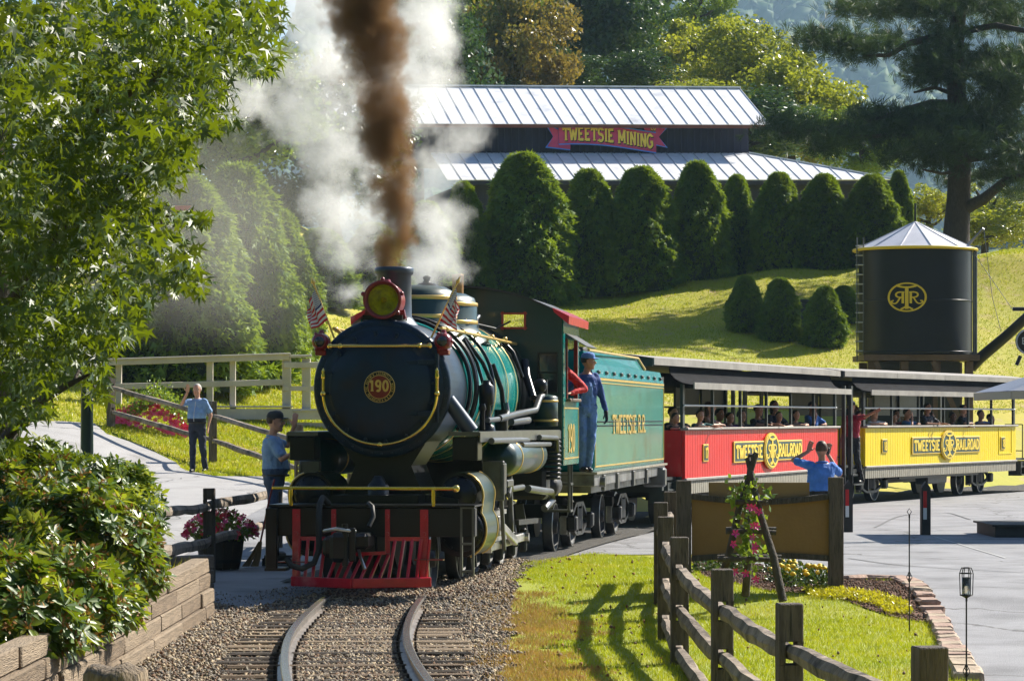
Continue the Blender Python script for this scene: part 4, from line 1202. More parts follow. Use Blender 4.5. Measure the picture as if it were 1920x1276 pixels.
mb = MB(); mb.lathe(hq + Vector((0, -.05, 0)), (0, -1, 0), [(0, .03), (.05, .028), (.07, .01)], n=12); mb.build('bulb', T_brass, hl)
mb = MB(); mb.lathe(hq + Vector((0, -.135, 0)), (0, -1, 0), [(0, .168), (.008, .168)], n=28)
M_hg = mat('headlight_glass', (1, 1, .75), .02, trans=1.0); mb.build('lens', M_hg, hl)
mb = MB(); mb.box((0, .22, CZ + .745), (.42, .34, .05)); mb.build('headlight_bracket', T_black, loco)
# smokestack
mb = MB(); mb.mat(T_stack)
mb.lathe((0, .78, CZ + .62), (0, 0, 1), [(0, .30), (.08, .25), (.12, .215), (.16, .19), (.60, .186), (.615, .205), (.64, .212), (.675, .212), (.69, .20), (.695, .165), (.3, .16)], n=32, cap=(False, True))
mb.build('smokestack', None, loco)
# jacket
mb = MB(); mb.mat(T_green); mb.lathe((0, 1.2, CZ), (0, 1, 0), [(0, .735), (.02, .755), (1.2, .765), (2.6, .815), (3.6, .835), (3.62, .835)], n=56)
mb.mat(T_black); mb.lathe((0, 4.83, CZ - .02), (0, 1, 0), [(0, .86), (.87, .88)], n=40)
mb.build('boiler', None, loco)
for y, r_, in ((1.3, .762), (2.15, .769), (3.0, .80), (3.85, .832), (4.6, .845)):
    mb = MB(); mb.lathe((0, y, CZ), (0, 1, 0), [(0, r_), (.004, r_ + .006), (.034, r_ + .006), (.038, r_)], n=48, cap=(False, False)); mb.build('boiler_band', T_gold, loco)
mb = MB()
for y, r_ in ((1.16, .775), (1.42, .80), (1.52, .80), (2.6, .83)):
    mb.tube([(math.cos(a) * r_, y + .05 * math.sin(a * 3), CZ + math.sin(a) * r_) for a in [R(-35 + 5 * k) for k in range(34)]], .022, 8)
mb.tube([(.64, 1.6, CZ + .55), (.78, 1.62, CZ + .3), (.86, 1.7, CZ), (.88, 1.75, CZ - .25)], .02, 8)
mb.tube([(.60, 1.9, CZ + .58), (.80, 1.95, CZ + .3), (.90, 2.05, CZ + .05)], .025, 8)
mb.tube([(.80, 2.75, CZ + .3), (.90, 2.8, CZ + .0), (.92, 2.9, CZ - .35)], .03, 8)
tag(mb.build('jacket_pipes', T_black, loco), kind='stuff')
# domes
def dome(y, r_, name, z1):
    mb = MB(); h = z1 - (CZ + .55)
    mb.mat(T_dgreen); mb.lathe((0, y, CZ + .55), (0, 0, 1), [(0, r_ + .16), (.12, r_ + .06), (.20, r_), (h - .16, r_), (h - .07, r_ * .93), (h - .02, r_ * .72), (h, r_ * .4), (h + .005, .02)], n=40)
    o = mb.build(name, None, loco)
    for z in (h - .38, h - .17):
        m2 = MB(); m2.lathe((0, y, CZ + .55 + z), (0, 0, 1), [(0, r_), (.006, r_ + .008), (.04, r_ + .008), (.046, r_)], n=40, cap=(False, False)); m2.build('dome_band', T_gold, o)
    return o
d1 = dome(2.25, .455, 'steam_dome', 3.30); d2 = dome(3.65, .49, 'sand_dome', 3.28)
mb = MB(); mb.lathe((.12, 2.25, 3.29), (0, 0, 1), [(0, .13), (.03, .10), (.04, .05), (.07, .035), (.10, .05), (.12, .02)], n=14); mb.build('dome_valve', T_black, d1)
mb = MB(); mb.cyl((.10, 4.75, CZ + .7), (.10, 4.75, 3.2), .045, n=12); mb.lathe((.10, 4.75, 3.18), (0, 0, 1), [(0, .05), (.02, .075), (.05, .068), (.35, .07), (.36, .074), (.37, .02)], n=18); mb.mats = [T_whis]
mb.box((.10, 4.75, CZ + .9), (.34, .05, .05)); mb.build('whistle', T_whis, loco)
mb = MB(); mb.tube([(.0, 3.9, 3.05), (.3, 4.6, 2.95), (.5, 5.2, 2.90), (.62, 5.65, 3.0)], .012, 6); mb.tube([(.28, 4.4, CZ + .85), (.28, 4.4, 3.15)], .03, 8); mb.tube([(.42, 4.1, CZ + .72), (.42, 4.1, 2.98), (.42, 4.3, 3.02)], .025, 8); tag(mb.build('roof_pipes', T_pipe, loco), kind='stuff')
# boiler side handrails
for s_ in (1, -1):
    mb = MB(); mb.tube([(s_ * .58, .35, 2.76), (s_ * .64, 2.2, 2.75), (s_ * .70, 5.6, 2.72)], .018, 8)
    for y in (.6, 1.7, 2.7, 3.7, 4.7):
        mb.ball((s_ * (.59 + y * .02), y, 2.757), .03, 8, 6); mb.beam((s_ * (.59 + y * .02), y, 2.757), (s_ * .50, y, CZ + .55), .045, .035)
    mb.build('handrail', T_gold, loco)
# running boards
for s_ in (1, -1):
    mb = MB()
    mb.prism([(s_ * .70, .08, 1.615), (s_ * 1.03, .08, 1.615), (s_ * 1.10, 2.5, 1.615), (s_ * 1.24, 5.7, 1.615), (s_ * .70, 5.7, 1.615)][::s_], (0, 0, 1), .045)
    rb = mb.build('running_board', T_pipe, loco)
    mb = MB(); mb.beam((s_ * 1.035, .08, 1.60), (s_ * 1.105, 2.5, 1.60), .012, .10); mb.beam((s_ * 1.105, 2.5, 1.60), (s_ * 1.245, 5.7, 1.60), .012, .10); mb.build('edge_strip', T_pipe, rb)
    mb = MB(); mb.box((s_ * .875, .26, 1.48), (.27, .34, .25), bev=.01); mb.build('toolbox', T_black, loco)
    if s_ > 0: mb = MB(); mb.cyl((s_ * .69, .12, CZ - .12), (s_ * .93, .18, 1.66), .075, .085, 16); mb.build('smokebox_brace', T_stack, loco)
# saddle, cylinders
mb = MB(); mb.prism([(-.42, .1, 1.0), (-.30, .1, 1.30), (-.50, .1, 1.62), (.50, .1, 1.62), (.30, .1, 1.30), (.42, .1, 1.0), (.8, .1, .95), (.8, .1, .55), (-.8, .1, .55), (-.8, .1, .95)], (0, 1, 0), 1.0); mb.build('cylinder_saddle', T_black, loco)
mb = MB(); mb.box((0, 3.6, .72), (.62, 7.2, .34)); mb.box((0, 5.2, 1.25), (1.2, 1.6, .8)); mb.box((0, -.2, .74), (1.2, .8, .3)); mb.build('frame', T_flat, loco)
for s_ in (1, -1):
    mb = MB(); mb.mat(T_black)
    prof2 = []
    for k in range(9): a = R(-100 + k * 22); prof2.append((.82 + math.cos(a) * .25, .62 + math.sin(a) * .29))
    for k in range(8): a = R(10 + k * 22); prof2.append((.79 + math.cos(a) * .23, 1.0 + math.sin(a) * .23))
    prof2 += [(.56, .95), (.60, .4)]
    mb.prism([(s_ * x, .22, z) for x, z in prof2][::-s_], (0, 1, 0), .95)
    cyb = mb.build('cylinder', None, loco)
    for (cx, cz, r_) in ((.79, 1.0, .195), (.82, .62, .235)):
        mb = MB(); mb.lathe((s_ * cx, .22, cz), (0, -1, 0), [(0, r_), (.02, r_), (.035, r_ - .03), (.045, r_ - .09), (.07, r_ - .1), (.075, .03)], n=28)
        for k in range(12): a = k * PI / 6; mb.cyl((s_ * cx + math.cos(a) * (r_ - .025), .20, cz + math.sin(a) * (r_ - .025)), (s_ * cx + math.cos(a) * (r_ - .025), .175, cz + math.sin(a) * (r_ - .025)), .012, n=6)
        mb.build('cylinder_cover', T_black, cyb)
    mb = MB(); mb.mat(T_dgreen)
    pr = [(.82 + math.cos(R(a)) * .262, .62 + math.sin(R(a)) * .30) for a in range(-70, 40, 12)] + [(.805 + math.cos(R(a)) * .245, .98 + math.sin(R(a)) * .25) for a in range(0, 80, 12)]
    mb.grid([[(s_ * x, y, z) for x, z in pr] for y in (.26, .70, 1.14)]); mb.build('cylinder_jacket', None, cyb)
    mb = MB()
    for y in (.24, 1.12): mb.tube([(s_ * x, y, z) for x, z in pr], .012, 6)
    tag(mb.build('jacket_trim', T_gold, cyb), kind='stuff')
    # slide bars, crosshead, rods
    mb = MB(); mb.beam((s_ * 1.0, 1.2, .76), (s_ * 1.0, 2.2, .76), .07, .05); mb.beam((s_ * 1.0, 1.2, .48), (s_ * 1.0, 2.2, .48), .07, .05); tag(mb.build('slide_bar', T_steel, loco), kind='stuff')
    mb = MB(); mb.box((s_ * 1.0, 1.55, .62), (.11, .22, .22), bev=.01); mb.beam((s_ * 1.02, 1.2, .62), (s_ * 1.02, 1.6, .62), .05, .05); mb.build('crosshead', T_steel, loco)
    mb = MB(); mb.beam((s_ * 1.06, 1.55, .62), (s_ * .93, 3.75, .36), .06, .10, .01); mb.build('main_rod', T_steel, loco)
    mb = MB(); mb.beam((s_ * .86, 1.75, .36), (s_ * .86, 5.15, .36), .05, .10, .01); mb.build('side_rod', T_steel, loco)
    mb = MB(); mb.beam((s_ * 1.02, 1.25, .9), (s_ * 1.02, 1.25, 1.34), .06, .24, .02); mb.box((s_ * 1.12, 1.32, 1.14), (.04, .22, .34), bev=.02)
    mb.beam((s_ * 1.09, 1.6, .35), (s_ * 1.09, 1.35, .95), .04, .07, .01); mb.beam((s_ * 1.12, 1.75, .95), (s_ * 1.0, 2.9, 1.05), .04, .07, .01); mb.beam((s_ * 1.0, 2.9, .5), (s_ * 1.0, 2.75, 1.15), .05, .09, .01)
    mb.box((s_ * 1.1, 1.9, 1.08), (.05, .5, .08), bev=.01); tag(mb.build('valve_gear', T_pipe, loco), kind='stuff')
    for i, y in enumerate((1.75, 2.85, 3.95, 5.05)):
        mb = MB(); mb.lathe((s_ * .47, y, .50), (s_, 0, 0), [(0, .5), (.12, .5), (.125, .47), (.06, .46), (.06, .12), (.14, .11), (.16, .03)], n=36)
        for k in range(12):
            a = k * PI / 6; mb.beam((s_ * .55, y + math.cos(a) * .1, .5 + math.sin(a) * .1), (s_ * .55, y + math.cos(a) * .46, .5 + math.sin(a) * .46), .05, .05)
        mb.prism([(s_ * .565, y + math.cos(R(a)) * .46, .5 + math.sin(R(a)) * .46) for a in range(30, 151, 15)], (s_, 0, 0), .05)
        mb.build('driving_wheel', T_flat, loco)
        mb = MB(); mb.cyl((s_ * .58, y, .36), (s_ * .93, y, .36), .05, n=12); mb.build('crank_pin', T_steel, loco)
    for y, r_ in ((-.05, .33), (6.5, .38)):
        mb = MB(); mb.mat(T_flat); mb.lathe((s_ * .43, y, r_), (s_, 0, 0), [(0, r_ + .03), (.03, r_ + .03), (.035, r_), (.13, r_), (.132, r_ - .04), (.08, r_ - .06), (.08, .1), (.15, .09), (.16, .02)], n=30)
        mb.mat(T_steel); mb.lathe((s_ * .56, y, r_), (s_, 0, 0), [(0, r_ - .001), (.004, r_ - .004), (.004, r_ - .03)], n=30, cap=(False, False))
        mb.build('truck_wheel', None, loco)
# under running board: reservoir, brackets, pipes
for s_ in (1, -1):
    mb = MB(); mb.lathe((s_ * 1.0, 1.75, 1.36), (0, 1, 0), [(0, .02), (.03, .12), (.09, .19), (.14, .205), (2.9, .205), (2.95, .19), (3.0, .02)], n=28); ar = mb.build('air_reservoir', T_dgreen, loco)
    for y in (2.3, 4.2):
        mb = MB(); mb.lathe((s_ * 1.0, y, 1.36), (0, 1, 0), [(0, .205), (.003, .213), (.04, .213), (.043, .205)], n=28, cap=(False, False)); mb.build('reservoir_band', T_gold, ar)
mb = MB()
mb.box((1.16, 3.3, 1.43), (.02, .7, .12)); mb.build('builder_plate', mat('plate_red', (.45, .12, .05), .35, var=.3), loco)
mb = MB()
mb.tube([(1.10, .5, 1.56), (1.12, 3.4, 1.55)], .035, 10); mb.tube([(1.16, 2.6, 1.50), (1.2, 4.9, 1.49)], .03, 10); mb.tube([(1.2, 3.9, 1.58), (1.24, 5.3, 1.56), (1.24, 5.4, 1.40)], .03, 10)
mb.tube([(1.1, 3.6, .98), (1.15, 4.6, .93), (1.17, 5.3, .90), (1.17, 5.5, .80), (1.1, 5.2, .70)], .045, 10)
mb.tube([(1.05, 2.2, 1.1), (1.05, 2.5, 1.0), (1.05, 3.5, 1.0)], .035, 10)
mb.tube([(.98, 2.0, 1.80), (1.0, 3.6, 1.86), (1.04, 4.8, 1.90), (1.06, 5.1, 2.06), (1.08, 5.35, 2.08)], .038, 10)
mb.tube([(.96, 1.2, 1.78), (.98, 2.6, 1.80), (.98, 2.7, 1.88), (.96, 2.7, 1.98)], .03, 10)
mb.tube([(.95, 3.2, 1.76), (1.0, 4.4, 1.78)], .045, 10)
tag(mb.build('side_pipes', T_pipe, loco), kind='stuff')
mb = MB(); mb.lathe((.90, 1.55, 1.66), (0, 0, 1), [(0, .10), (.06, .09), (.08, .05), (.28, .05), (.30, .085), (.50, .085), (.52, .05), (.56, .04)], n=16)
mb.cyl((.92, 2.6, 1.66), (.92, 2.6, 1.9), .08, n=14); mb.lathe((.93, 1.0, 1.68), (0, 0, 1), [(0, .03), (.2, .03), (.22, .045), (.28, .03)], n=10); tag(mb.build('feed_pump', T_black, loco), kind='stuff')
mb = MB(); mb.lathe((1.10, 5.35, 1.70), (0, 0, 1), [(0, .02), (.01, .15), (.36, .15), (.38, .12), (.4, .02)], n=24); lu = mb.build('lubricator', T_dgreen, loco)
for z in (1.76, 2.0):
    mb = MB(); mb.lathe((1.10, 5.35, z), (0, 0, 1), [(0, .15), (.002, .156), (.025, .156), (.027, .15)], n=24, cap=(False, False)); mb.build('lubricator_band', T_gold, lu)
mb = MB(); mb.cyl((1.1, 5.3, 2.1), (1.1, 5.3, 2.28), .03, n=8); mb.ball((1.05, 5.2, 2.2), .09, 12, 8); mb.tube([(.85, 5.0, 2.3), (.75, 4.9, 2.6), (.6, 5.0, 2.75)], .03, 8); mb.tube([(1.0, 4.9, 2.05), (.9, 5.1, 2.3), (.85, 5.3, 2.5)], .05, 8); tag(mb.build('cab_fittings', T_black, loco), kind='stuff')
mb = MB()
for k in range(9): mb.lathe((1.16, 5.5, 1.05 + k * .055), (0, 0, 1), [(0, .10), (.02, .12), (.04, .10)], n=14)
mb.build('air_cooler', T_flat, loco)
# ash pan, injector bits and brake gear below the boiler
mb = MB()
for y in (2.3, 3.4, 4.5, 5.6):
    mb.beam((.72, y, .75), (.80, y + .05, .25), .05, .14, .02); mb.box((.78, y + .03, .30), (.10, .09, .30), bev=.03)
mb.box((.85, 5.6, 1.0), (.5, .5, .4), bev=.05); mb.tube([(.95, 5.9, 1.1), (1.05, 6.2, .8), (1.0, 6.6, .7)], .05); mb.beam((1.1, 2.6, .62), (1.1, 4.4, .58), .05, .06)
mb.lathe((1.0, 6.1, .95), (0, 1, 0), [(0, .02), (.05, .15), (.6, .15), (.64, .02)], n=20)
tag(mb.build('brake_gear', T_flat, loco), kind='stuff')
# cab
mb = MB(); mb.mat(T_dgreen)
cy0, cy1, cw, z0, z1 = 5.7, 7.5, 1.26, 1.22, 3.06
def roofz(x): return 3.06 + .36 * (1 - (x / 1.3) ** 2)
def wallstrip(mbx, pts, y, t=.03):  # plate in the x-z plane
    mbx.prism([(x, y, z) for x, z in pts], (0, 1, 0), t)
# front wall built round its openings
xs2 = [-1.26, -1.12, -.74, -.5, .5, .52, .84, .98, 1.18, 1.26]
def fw(xa, xb, za, zb_): 
    if zb_ is None: wallstrip(mb, [(xa, za), (xb, za), (xb, roofz(xb)), ((xa + xb) / 2, roofz((xa + xb) / 2)), (xa, roofz(xa))], cy0)
    else: wallstrip(mb, [(xa, za), (xb, za), (xb, zb_), (xa, zb_)], cy0)
for s_ in (1, -1):
    def q(xa, xb, za, zb_): 
        a, b = sorted((s_ * xa, s_ * xb)); fw(a, b, za, zb_)
    q(0, .52, 2.5, None); q(.52, .80, 2.5, 2.92); q(.52, .80, 3.10, None); q(.80, .96, 1.22, None); q(.96, 1.20, 1.22, 2.12); q(.96, 1.20, 2.62, None); q(1.20, 1.26, 1.22, None); q(.70, .80, 1.22, 2.5)
mb.build('cab_front', None, loco)
mb = MB(); 
for k, s_ in enumerate((1, -1)):
    for (a, b, c, d) in ((.52, .80, 2.92, 3.10),):
        for bx in (((a + b) / 2, c, b - a + .05, .025), ((a + b) / 2, d, b - a + .05, .025)): mb.box((s_ * bx[0], cy0 - .01, bx[1]), (bx[2], .03, bx[3]))
        for bx in (a, b): mb.box((s_ * bx, cy0 - .012, (c + d) / 2), (.025, .03, d - c + .05))
tag(mb.build('small_window_frame', mat('window_red', (.35, .03, .02), .4), loco), kind='stuff')
for s_ in (1, -1):
    mb = MB(); mb.box((s_ * 1.08, cy0 + .02, 2.37), (.22, .008, .48)); w = mb.build('cab_window', T_glass, loco)
    mb = MB(); 
    for z in (2.13, 2.37, 2.61): mb.box((s_ * 1.08, cy0 - .01, z), (.25, .03, .02))
    for x in (.965, 1.195): mb.box((s_ * x, cy0 - .012, 2.37), (.02, .03, .5))
    mb.build('frame', T_black, w)
# cab side walls with their openings
for s_ in (1, -1):
    mb = MB(); mb.mat(T_green)
    X = s_ * 1.26
    for (a, b, c, d) in ((5.73, 6.02, 1.22, 3.06), (6.02, 7.2, 1.22, 2.02), (6.02, 7.2, 2.80, 3.06), (7.2, 7.5, 1.22, 3.06)):
        mb.box((X, (a + b) / 2, (c + d) / 2), (.03, b - a, d - c))
    cs = mb.build('cab_side', None, loco)
    mb = MB(); 
    for (a, b, z) in ((5.80, 7.42, 1.30), (5.80, 7.42, 1.93)): mb.box((X + s_ * .018, (a + b) / 2, z), (.006, b - a, .018))
    for y in (5.80, 7.42): mb.box((X + s_ * .018, y, 1.615), (.006, .02, .63))
    tag(mb.build('gold_lining', T_gold, cs), kind='stuff')
    mb = MB()
    for k in range(14): mb.ball((X + s_ * .016, 5.76, 1.3 + k * .13), .012, 6, 4); mb.ball((X + s_ * .016, 7.46, 1.3 + k * .13), .012, 6, 4)
    tag(mb.build('rivets', T_pipe, cs), kind='stuff')
    mb = MB(); mb.box((X + s_ * .03, 6.6, 2.03), (.10, 1.25, .04), bev=.01); mb.build('arm_rest', T_wood, cs)
    mb = MB()
    for y in (6.03, 7.19): mb.box((X + s_ * .01, y, 2.41), (.05, .04, .78))
    mb.build('window_frame', mat('window_wood', (.20, .02, .015), .5) if s_ > 0 else T_black, cs)
    mb = MB(); mb.grid([[(X + s_ * .02, y, 2.86), (X + s_ * .28, y, 2.70)] for y in (5.95, 7.25)]); mb.grid([[(X + s_ * .02, y, 2.85), (X + s_ * .28, y, 2.69)] for y in (5.95, 7.25)]); mb.build('awning', T_flat, cs)
    mb = MB()
    if s_ > 0: text(mb, '190', (X + .018, 6.6, 1.38), (0, 1, 0), (0, 0, 1), .34, 1.2, w=.17, dep=.015); mb.build('cab_number', T_gold, cs)
# cab roof
mb = MB(); pr = [(x, roofz(x)) for x in [-1.36, -1.2, -.9, -.6, -.3, 0, .3, .6, .9, 1.2, 1.36]]
pr[0] = (-1.36, 2.99); pr[-1] = (1.36, 2.99)
mb.mat(T_flat); mb.prism([(x, 5.55, z + .03) for x, z in pr] + [(x, 5.55, z) for x, z in pr[::-1]], (0, 1, 0), 2.25)
cr_ = mb.build('cab_roof', None, loco)
mb = MB()
for s_ in (1, -1): mb.prism([(s_ * 1.37, 5.53, 3.06), (s_ * 1.365, 5.53, 2.96), (s_ * 1.18, 5.53, 3.11), (s_ * 1.16, 5.53, 3.165)], (0, 1, 0), 2.28)
tag(mb.build('red_eave', T_red, cr_), kind='stuff')
mb = MB(); mb.box((0, 7.45, 1.5), (2.5, .04, .6)); mb.box((0, 6.6, 1.24), (2.5, 1.75, .05)); mb.box((0, 5.95, 1.9), (1.1, .4, 1.2)); mb.build('cab_floor', T_flat, loco)
mb = MB(); mb.box((1.0, 7.6, .95), (.35, .28, .03)); mb.box((1.0, 7.6, .60), (.35, .28, .03)); mb.beam((1.15, 7.75, .6), (1.15, 7.75, 1.3), .03, .03); mb.beam((1.15, 7.45, .6), (1.15, 7.45, 1.3), .03, .03); tag(mb.build('cab_steps', T_pipe, loco), kind='stuff')
# pilot
mb = MB(); mb.mat(T_black); mb.box((.05, -.80, .74), (2.14, .16, .30), bev=.01)
mb.box((.05, -.62, .905), (2.14, .56, .02)); mb.build('buffer_beam', None, loco)
mb = MB(); mb.beam((-.98, -.92, 1.085), (.92, -.92, 1.085), .034, .034, .008)
for x in (-.78, .70): mb.beam((x, -.92, .9), (x, -.92, 1.08), .045, .035, .006)
mb.ball((.93, -.92, 1.085), .04, 10, 8); mb.build('pilot_handrail', T_brass, loco)
def pz(x):  # plan of the pilot nose
    return -1.02 - .38 * (1 - abs(x + .06) / .72)
nose = [(-.76, -.98), (-.06, -1.36), (.68, -.98)]
mb = MB(); mb.beam((-.76, -.98, .135), (-.06, -1.36, .135), .05, .10, .008); mb.beam((-.06, -1.36, .135), (.68, -.98, .135), .05, .10, .008); pil = mb.build('pilot', T_red, loco)
mb = MB(); mb.beam((-.70, -.92, .57), (-.40, -.96, .57), .03, .04); mb.beam((.25, -.96, .57), (.62, -.92, .57), .03, .04); mb.beam((-.40, -1.0, .40), (.22, -1.0, .43), .03, .035); tag(mb.build('top_bar', T_red, pil), kind='stuff')
bars = []
for k in range(16):
    t = k / 15; xb = -.70 + 1.33 * t
    yb = -1.36 + .38 * abs(xb + .06) / .73
    if t < .22: xt, zt3 = xb + .015, .57
    elif t > .72: xt, zt3 = xb + .035, .57
    else: xt, zt3 = xb + .055, .41
    mb = MB(); mb.beam((xb, yb + .03, .17), (xt, -.95, zt3), .032, .026, .005); mb.build('pilot_bar', T_red, pil)
for x, h in ((-.73, .10), (-.34, .55), (.22, .42), (.60, .10)):
    mb = MB(); mb.box((x, -.90, (.87 + h) / 2), (.085 if abs(x) > .5 else .05, .022, .87 - h), bev=.004)
    for z in (.80, .62): mb.cyl((x, -.91, z), (x, -.935, z), .022, n=6)
    mb.build('pilot_strap', T_red, pil)
mb = MB(); mb.box((-.73, -.95, .33), (.35, .10, .012)); mb.box((.66, -.95, .36), (.30, .10, .012)); tag(mb.build('step_tread', T_maroon, pil), kind='stuff')
mb = MB()
mb.box((-.26, -1.12, .50), (.24, .42, .22), bev=.04); mb.box((-.18, -1.36, .50), (.20, .24, .30), bev=.05); mb.beam((-.05, -1.42, .36), (-.05, -1.42, .70), .05, .07, .015); mb.box((.02, -1.18, .56), (.16, .4, .16), bev=.03); mb.cyl((-.12, -1.44, .32), (-.12, -1.44, .74), .032, n=10)
tag(mb.build('knuckle_coupler', T_black, loco), kind='stuff')
mb = MB(); mb.tube([(-.40, -.86, .92), (-.44, -.98, .99), (-.46, -1.05, .92), (-.46, -1.08, .7), (-.46, -1.08, .46), (-.50, -1.12, .33), (-.62, -1.14, .27), (-.74, -1.12, .30), (-.79, -1.06, .36)], .032, 10)
mb.tube([(.02, -.88, .93), (.08, -1.0, .90), (.10, -1.04, .80), (.06, -1.1, .7)], .024, 8); mb.build('air_hose', T_rubber, loco)
mb = MB(); mb.tube([(-.36, -1.3, .66), (-.20, -1.52, .69), (-.02, -1.4, .66)], .02, 6); mb.tube([(-.1, -.95, .60), (.0, -1.25, .40), (.06, -1.3, .28)], .018, 6); tag(mb.build('uncoupling_lever', T_steel, loco), kind='stuff')
for x0 in (-.985,):
    mb = MB(); mb.box((x0, -.92, .56), (.12, .05, .64), bev=.006); mb.box((x0 + .04, -.84, .25), (.22, .22, .03)); mb.build('side_step', T_black, loco)
mb = MB()
for x in (.98, 1.10): mb.box((x, -.86, .55), (.022, .05, .72))
for z in (.24, .52, .89): mb.box((1.04, -.86, z), (.13, .06, .022))
mb.build('side_step', T_pipe, loco)
mb = MB(); mb.lathe((0.0, -.2, .9), (0, 0, 1), [(0, .12), (.2, .11), (.24, .08), (.3, .04)], n=16); mb.box((.0, -.1, .95), (.9, .5, .1)); tag(mb.build('deck_fittings', T_black, loco), kind='stuff')

# flags on their poles
M_fr = mat('flag_red', (.55, .02, .03), .7); M_fw = mat('flag_white', (.75, .73, .74), .7); M_fb = mat('flag_blue', (.02, .03, .16), .7)
def flag(s_, label):
    base = Vector((s_ * .52, .06, CZ + .53)); tip = Vector((s_ * .73 if s_ < 0 else .80, .02, CZ + 1.10))
    w = LW(base.x, base.y, base.z)
    f = thing('american_flag', label, 'flag', w, -LA, 'small flags on the locomotive')
    d = tip - base
    mb = MB(); mb.tube([(0, 0, 0), d], .011, 8); mb.lathe(d, d, [(0, .01), (.02, .025), (.05, .012), (.08, .002)], n=8); mb.build('pole', T_gold, f)
    # cloth: hoisted along the pole, drooping outwards in folds
    nu, nv = 14, 26
    mb = MB(); mb.mats = [M_fr, M_fw, M_fb]
    k_ = 1 / 178
    if s_ < 0: A_, B_, C_, D_ = (0, 0), (25, 64), (-14, 44), (-8, 86)
    else: A_, B_, C_, D_ = (0, 0), (-30, 66), (4, 46), (0, 84)
    A_, B_, C_, D_ = [d * .96 + Vector((x * k_, 0, -y * k_)) for x, y in (A_, B_, C_, D_)]
    P_ = []
    for i in range(nv + 1):
        v = i / nv; row = []
        for j in range(nu * 2 + 1):
            u = j / (nu * 2)
            q = A_.lerp(B_, u).lerp(C_.lerp(D_, u), v)
            fold = .028 * math.sin(v * 9 + u * 4) * v + .02 * math.sin(v * 17 - u * 3) * v
            row.append(q + Vector((fold * .35, fold, -.012 * math.sin(v * 9 + u * 4) * v)))
        P_.append(row)
    W_ = nu * 2 + 1
    for i in range(nv):
        for j in range(nu * 2):
            u = (j + .5) / (nu * 2); v = (i + .5) / nv
            st = int(u * 13)
            blue = (v < .42 and u < 7 / 13)
            mb.cur = 2 if blue else (0 if st % 2 == 0 else 1)
            mb.add([P_[i][j], P_[i][j + 1], P_[i + 1][j + 1], P_[i + 1][j]], [(0, 1, 2, 3)], True)
    cloth = mb.build('cloth', None, f)
    mb = MB()
    for i in range(1, 11):
        for j in range(1, 14):
            if (i + j) % 2 == 0:
                q = P_[i][j]; e = .0075
                for y in (-.004, .004):
                    mb.add([q + Vector((e * math.cos(a), y, e * math.sin(a))) for a in [k * PI / 2.5 for k in range(5)]], [(0, 1, 2, 3, 4)])
    tag(mb.build('stars', M_fw, f), kind='stuff')
flag(-1, 'drooping american flag on the pole above the left red lamp of the locomotive')
flag(1, 'drooping american flag on the pole above the right red lamp of the locomotive')

# ---------------------------------------------------------------- tender
TA = math.atan2(2.42 - 1.089, 8.0)
tax = Vector((math.sin(TA), math.cos(TA), 0)); tnx = Vector((math.cos(TA), -math.sin(TA), 0))
TO = Vector((1.089, 39.6, 0)) - tnx * 1.2
tender = thing('tender', 'glossy green tender lettered TWEETSIE R.R. between the locomotive cab and red carriage', 'tender', TO, -TA)
TLn = 8.1
def along(A, dirv, px):
    k = (px - 960) / F
    return (k * A.y - A.x) / (dirv.x - k * dirv.y)
def ty(px): return along(Vector((1.089, 39.6, 0)), tax, px)
mb = MB(); mb.box((0, TLn / 2, 1.72), (2.4, TLn, 1.26), bev=.03); tk = mb.build('tank', T_green, tender)
mb = MB(); mb.prism([(-1.2, 0, 2.35), (1.2, 0, 2.35), (1.14, 0, 2.53), (-1.14, 0, 2.53)], (0, 1, 0), TLn - .02); mb.build('coping', T_green, tk)
ye = ty(1211)
mb = MB(); mb.prism([(1.12, .2, 2.53), (1.12, ye + .3, 2.53), (1.05, ye, 2.70), (1.02, .2, 2.70)], (-1, 0, 0), 2.2); mb.build('coal_bunker', T_green, tk)
mb = MB(); mb.tube([(1.10, .2, 2.71), (1.08, ye, 2.71), (1.15, ye + .3, 2.54)], .018, 6); mb.build('bunker_rim', T_gold, tk)
cb = MB(); rr_ = random.Random(2)
for k in range(260): cb.ball((rr_.uniform(-.9, .9), rr_.uniform(.5, ye - .3), 2.62 + rr_.uniform(0, .1)), rr_.uniform(.06, .12), 5, 4)
cb.v = [(x, y, z) for x, y, z in cb.v]; tag(cb.build('coal', T_rubber, tender), kind='stuff')
mb = MB()
for z, t in ((2.33, .03), (2.28, .012), (1.16, .02)): mb.box((1.204, TLn / 2, z), (.012, TLn - .1, t))
for y in (.08, TLn - .08): mb.box((1.205, y, 1.72), (.012, .03, 1.14))
tag(mb.build('gold_lining', T_gold, tk), kind='stuff')
mb = MB()
for k in range(80):
    for z in (1.70, 1.755): mb.ball((1.204, .3 + k * (TLn - .6) / 79, z), .014, 5, 4)
tag(mb.build('rivets', T_pipe, tk), kind='stuff')
tag_rv = MB()
for k in range(10): tag_rv.box((1.19, .5 + k * .8, 2.42), (.05, .10, .05), bev=.01)
tag(tag_rv.build('coping_bolts', T_pipe, tk), kind='stuff')
mb = MB(); ym = (ty(1147) + ty(1210)) / 2; wl = ty(1210) - ty(1147); t = 'TWEETSIE R.R.'
text(mb, t, (1.206, ym, 1.59), (0, 1, 0), (0, 0, 1), .26, wl / (textlen(t, 1) * .26), w=.15, dep=.02); tag(mb.build('lettering', T_gold, tk), kind='stuff')
mb = MB(); mb.box((0, TLn / 2, .98), (2.42, TLn + .1, .16), bev=.01); mb.box((0, TLn / 2, .86), (2.2, TLn * .9, .12)); fr_ = mb.build('frame', T_frame, tender)
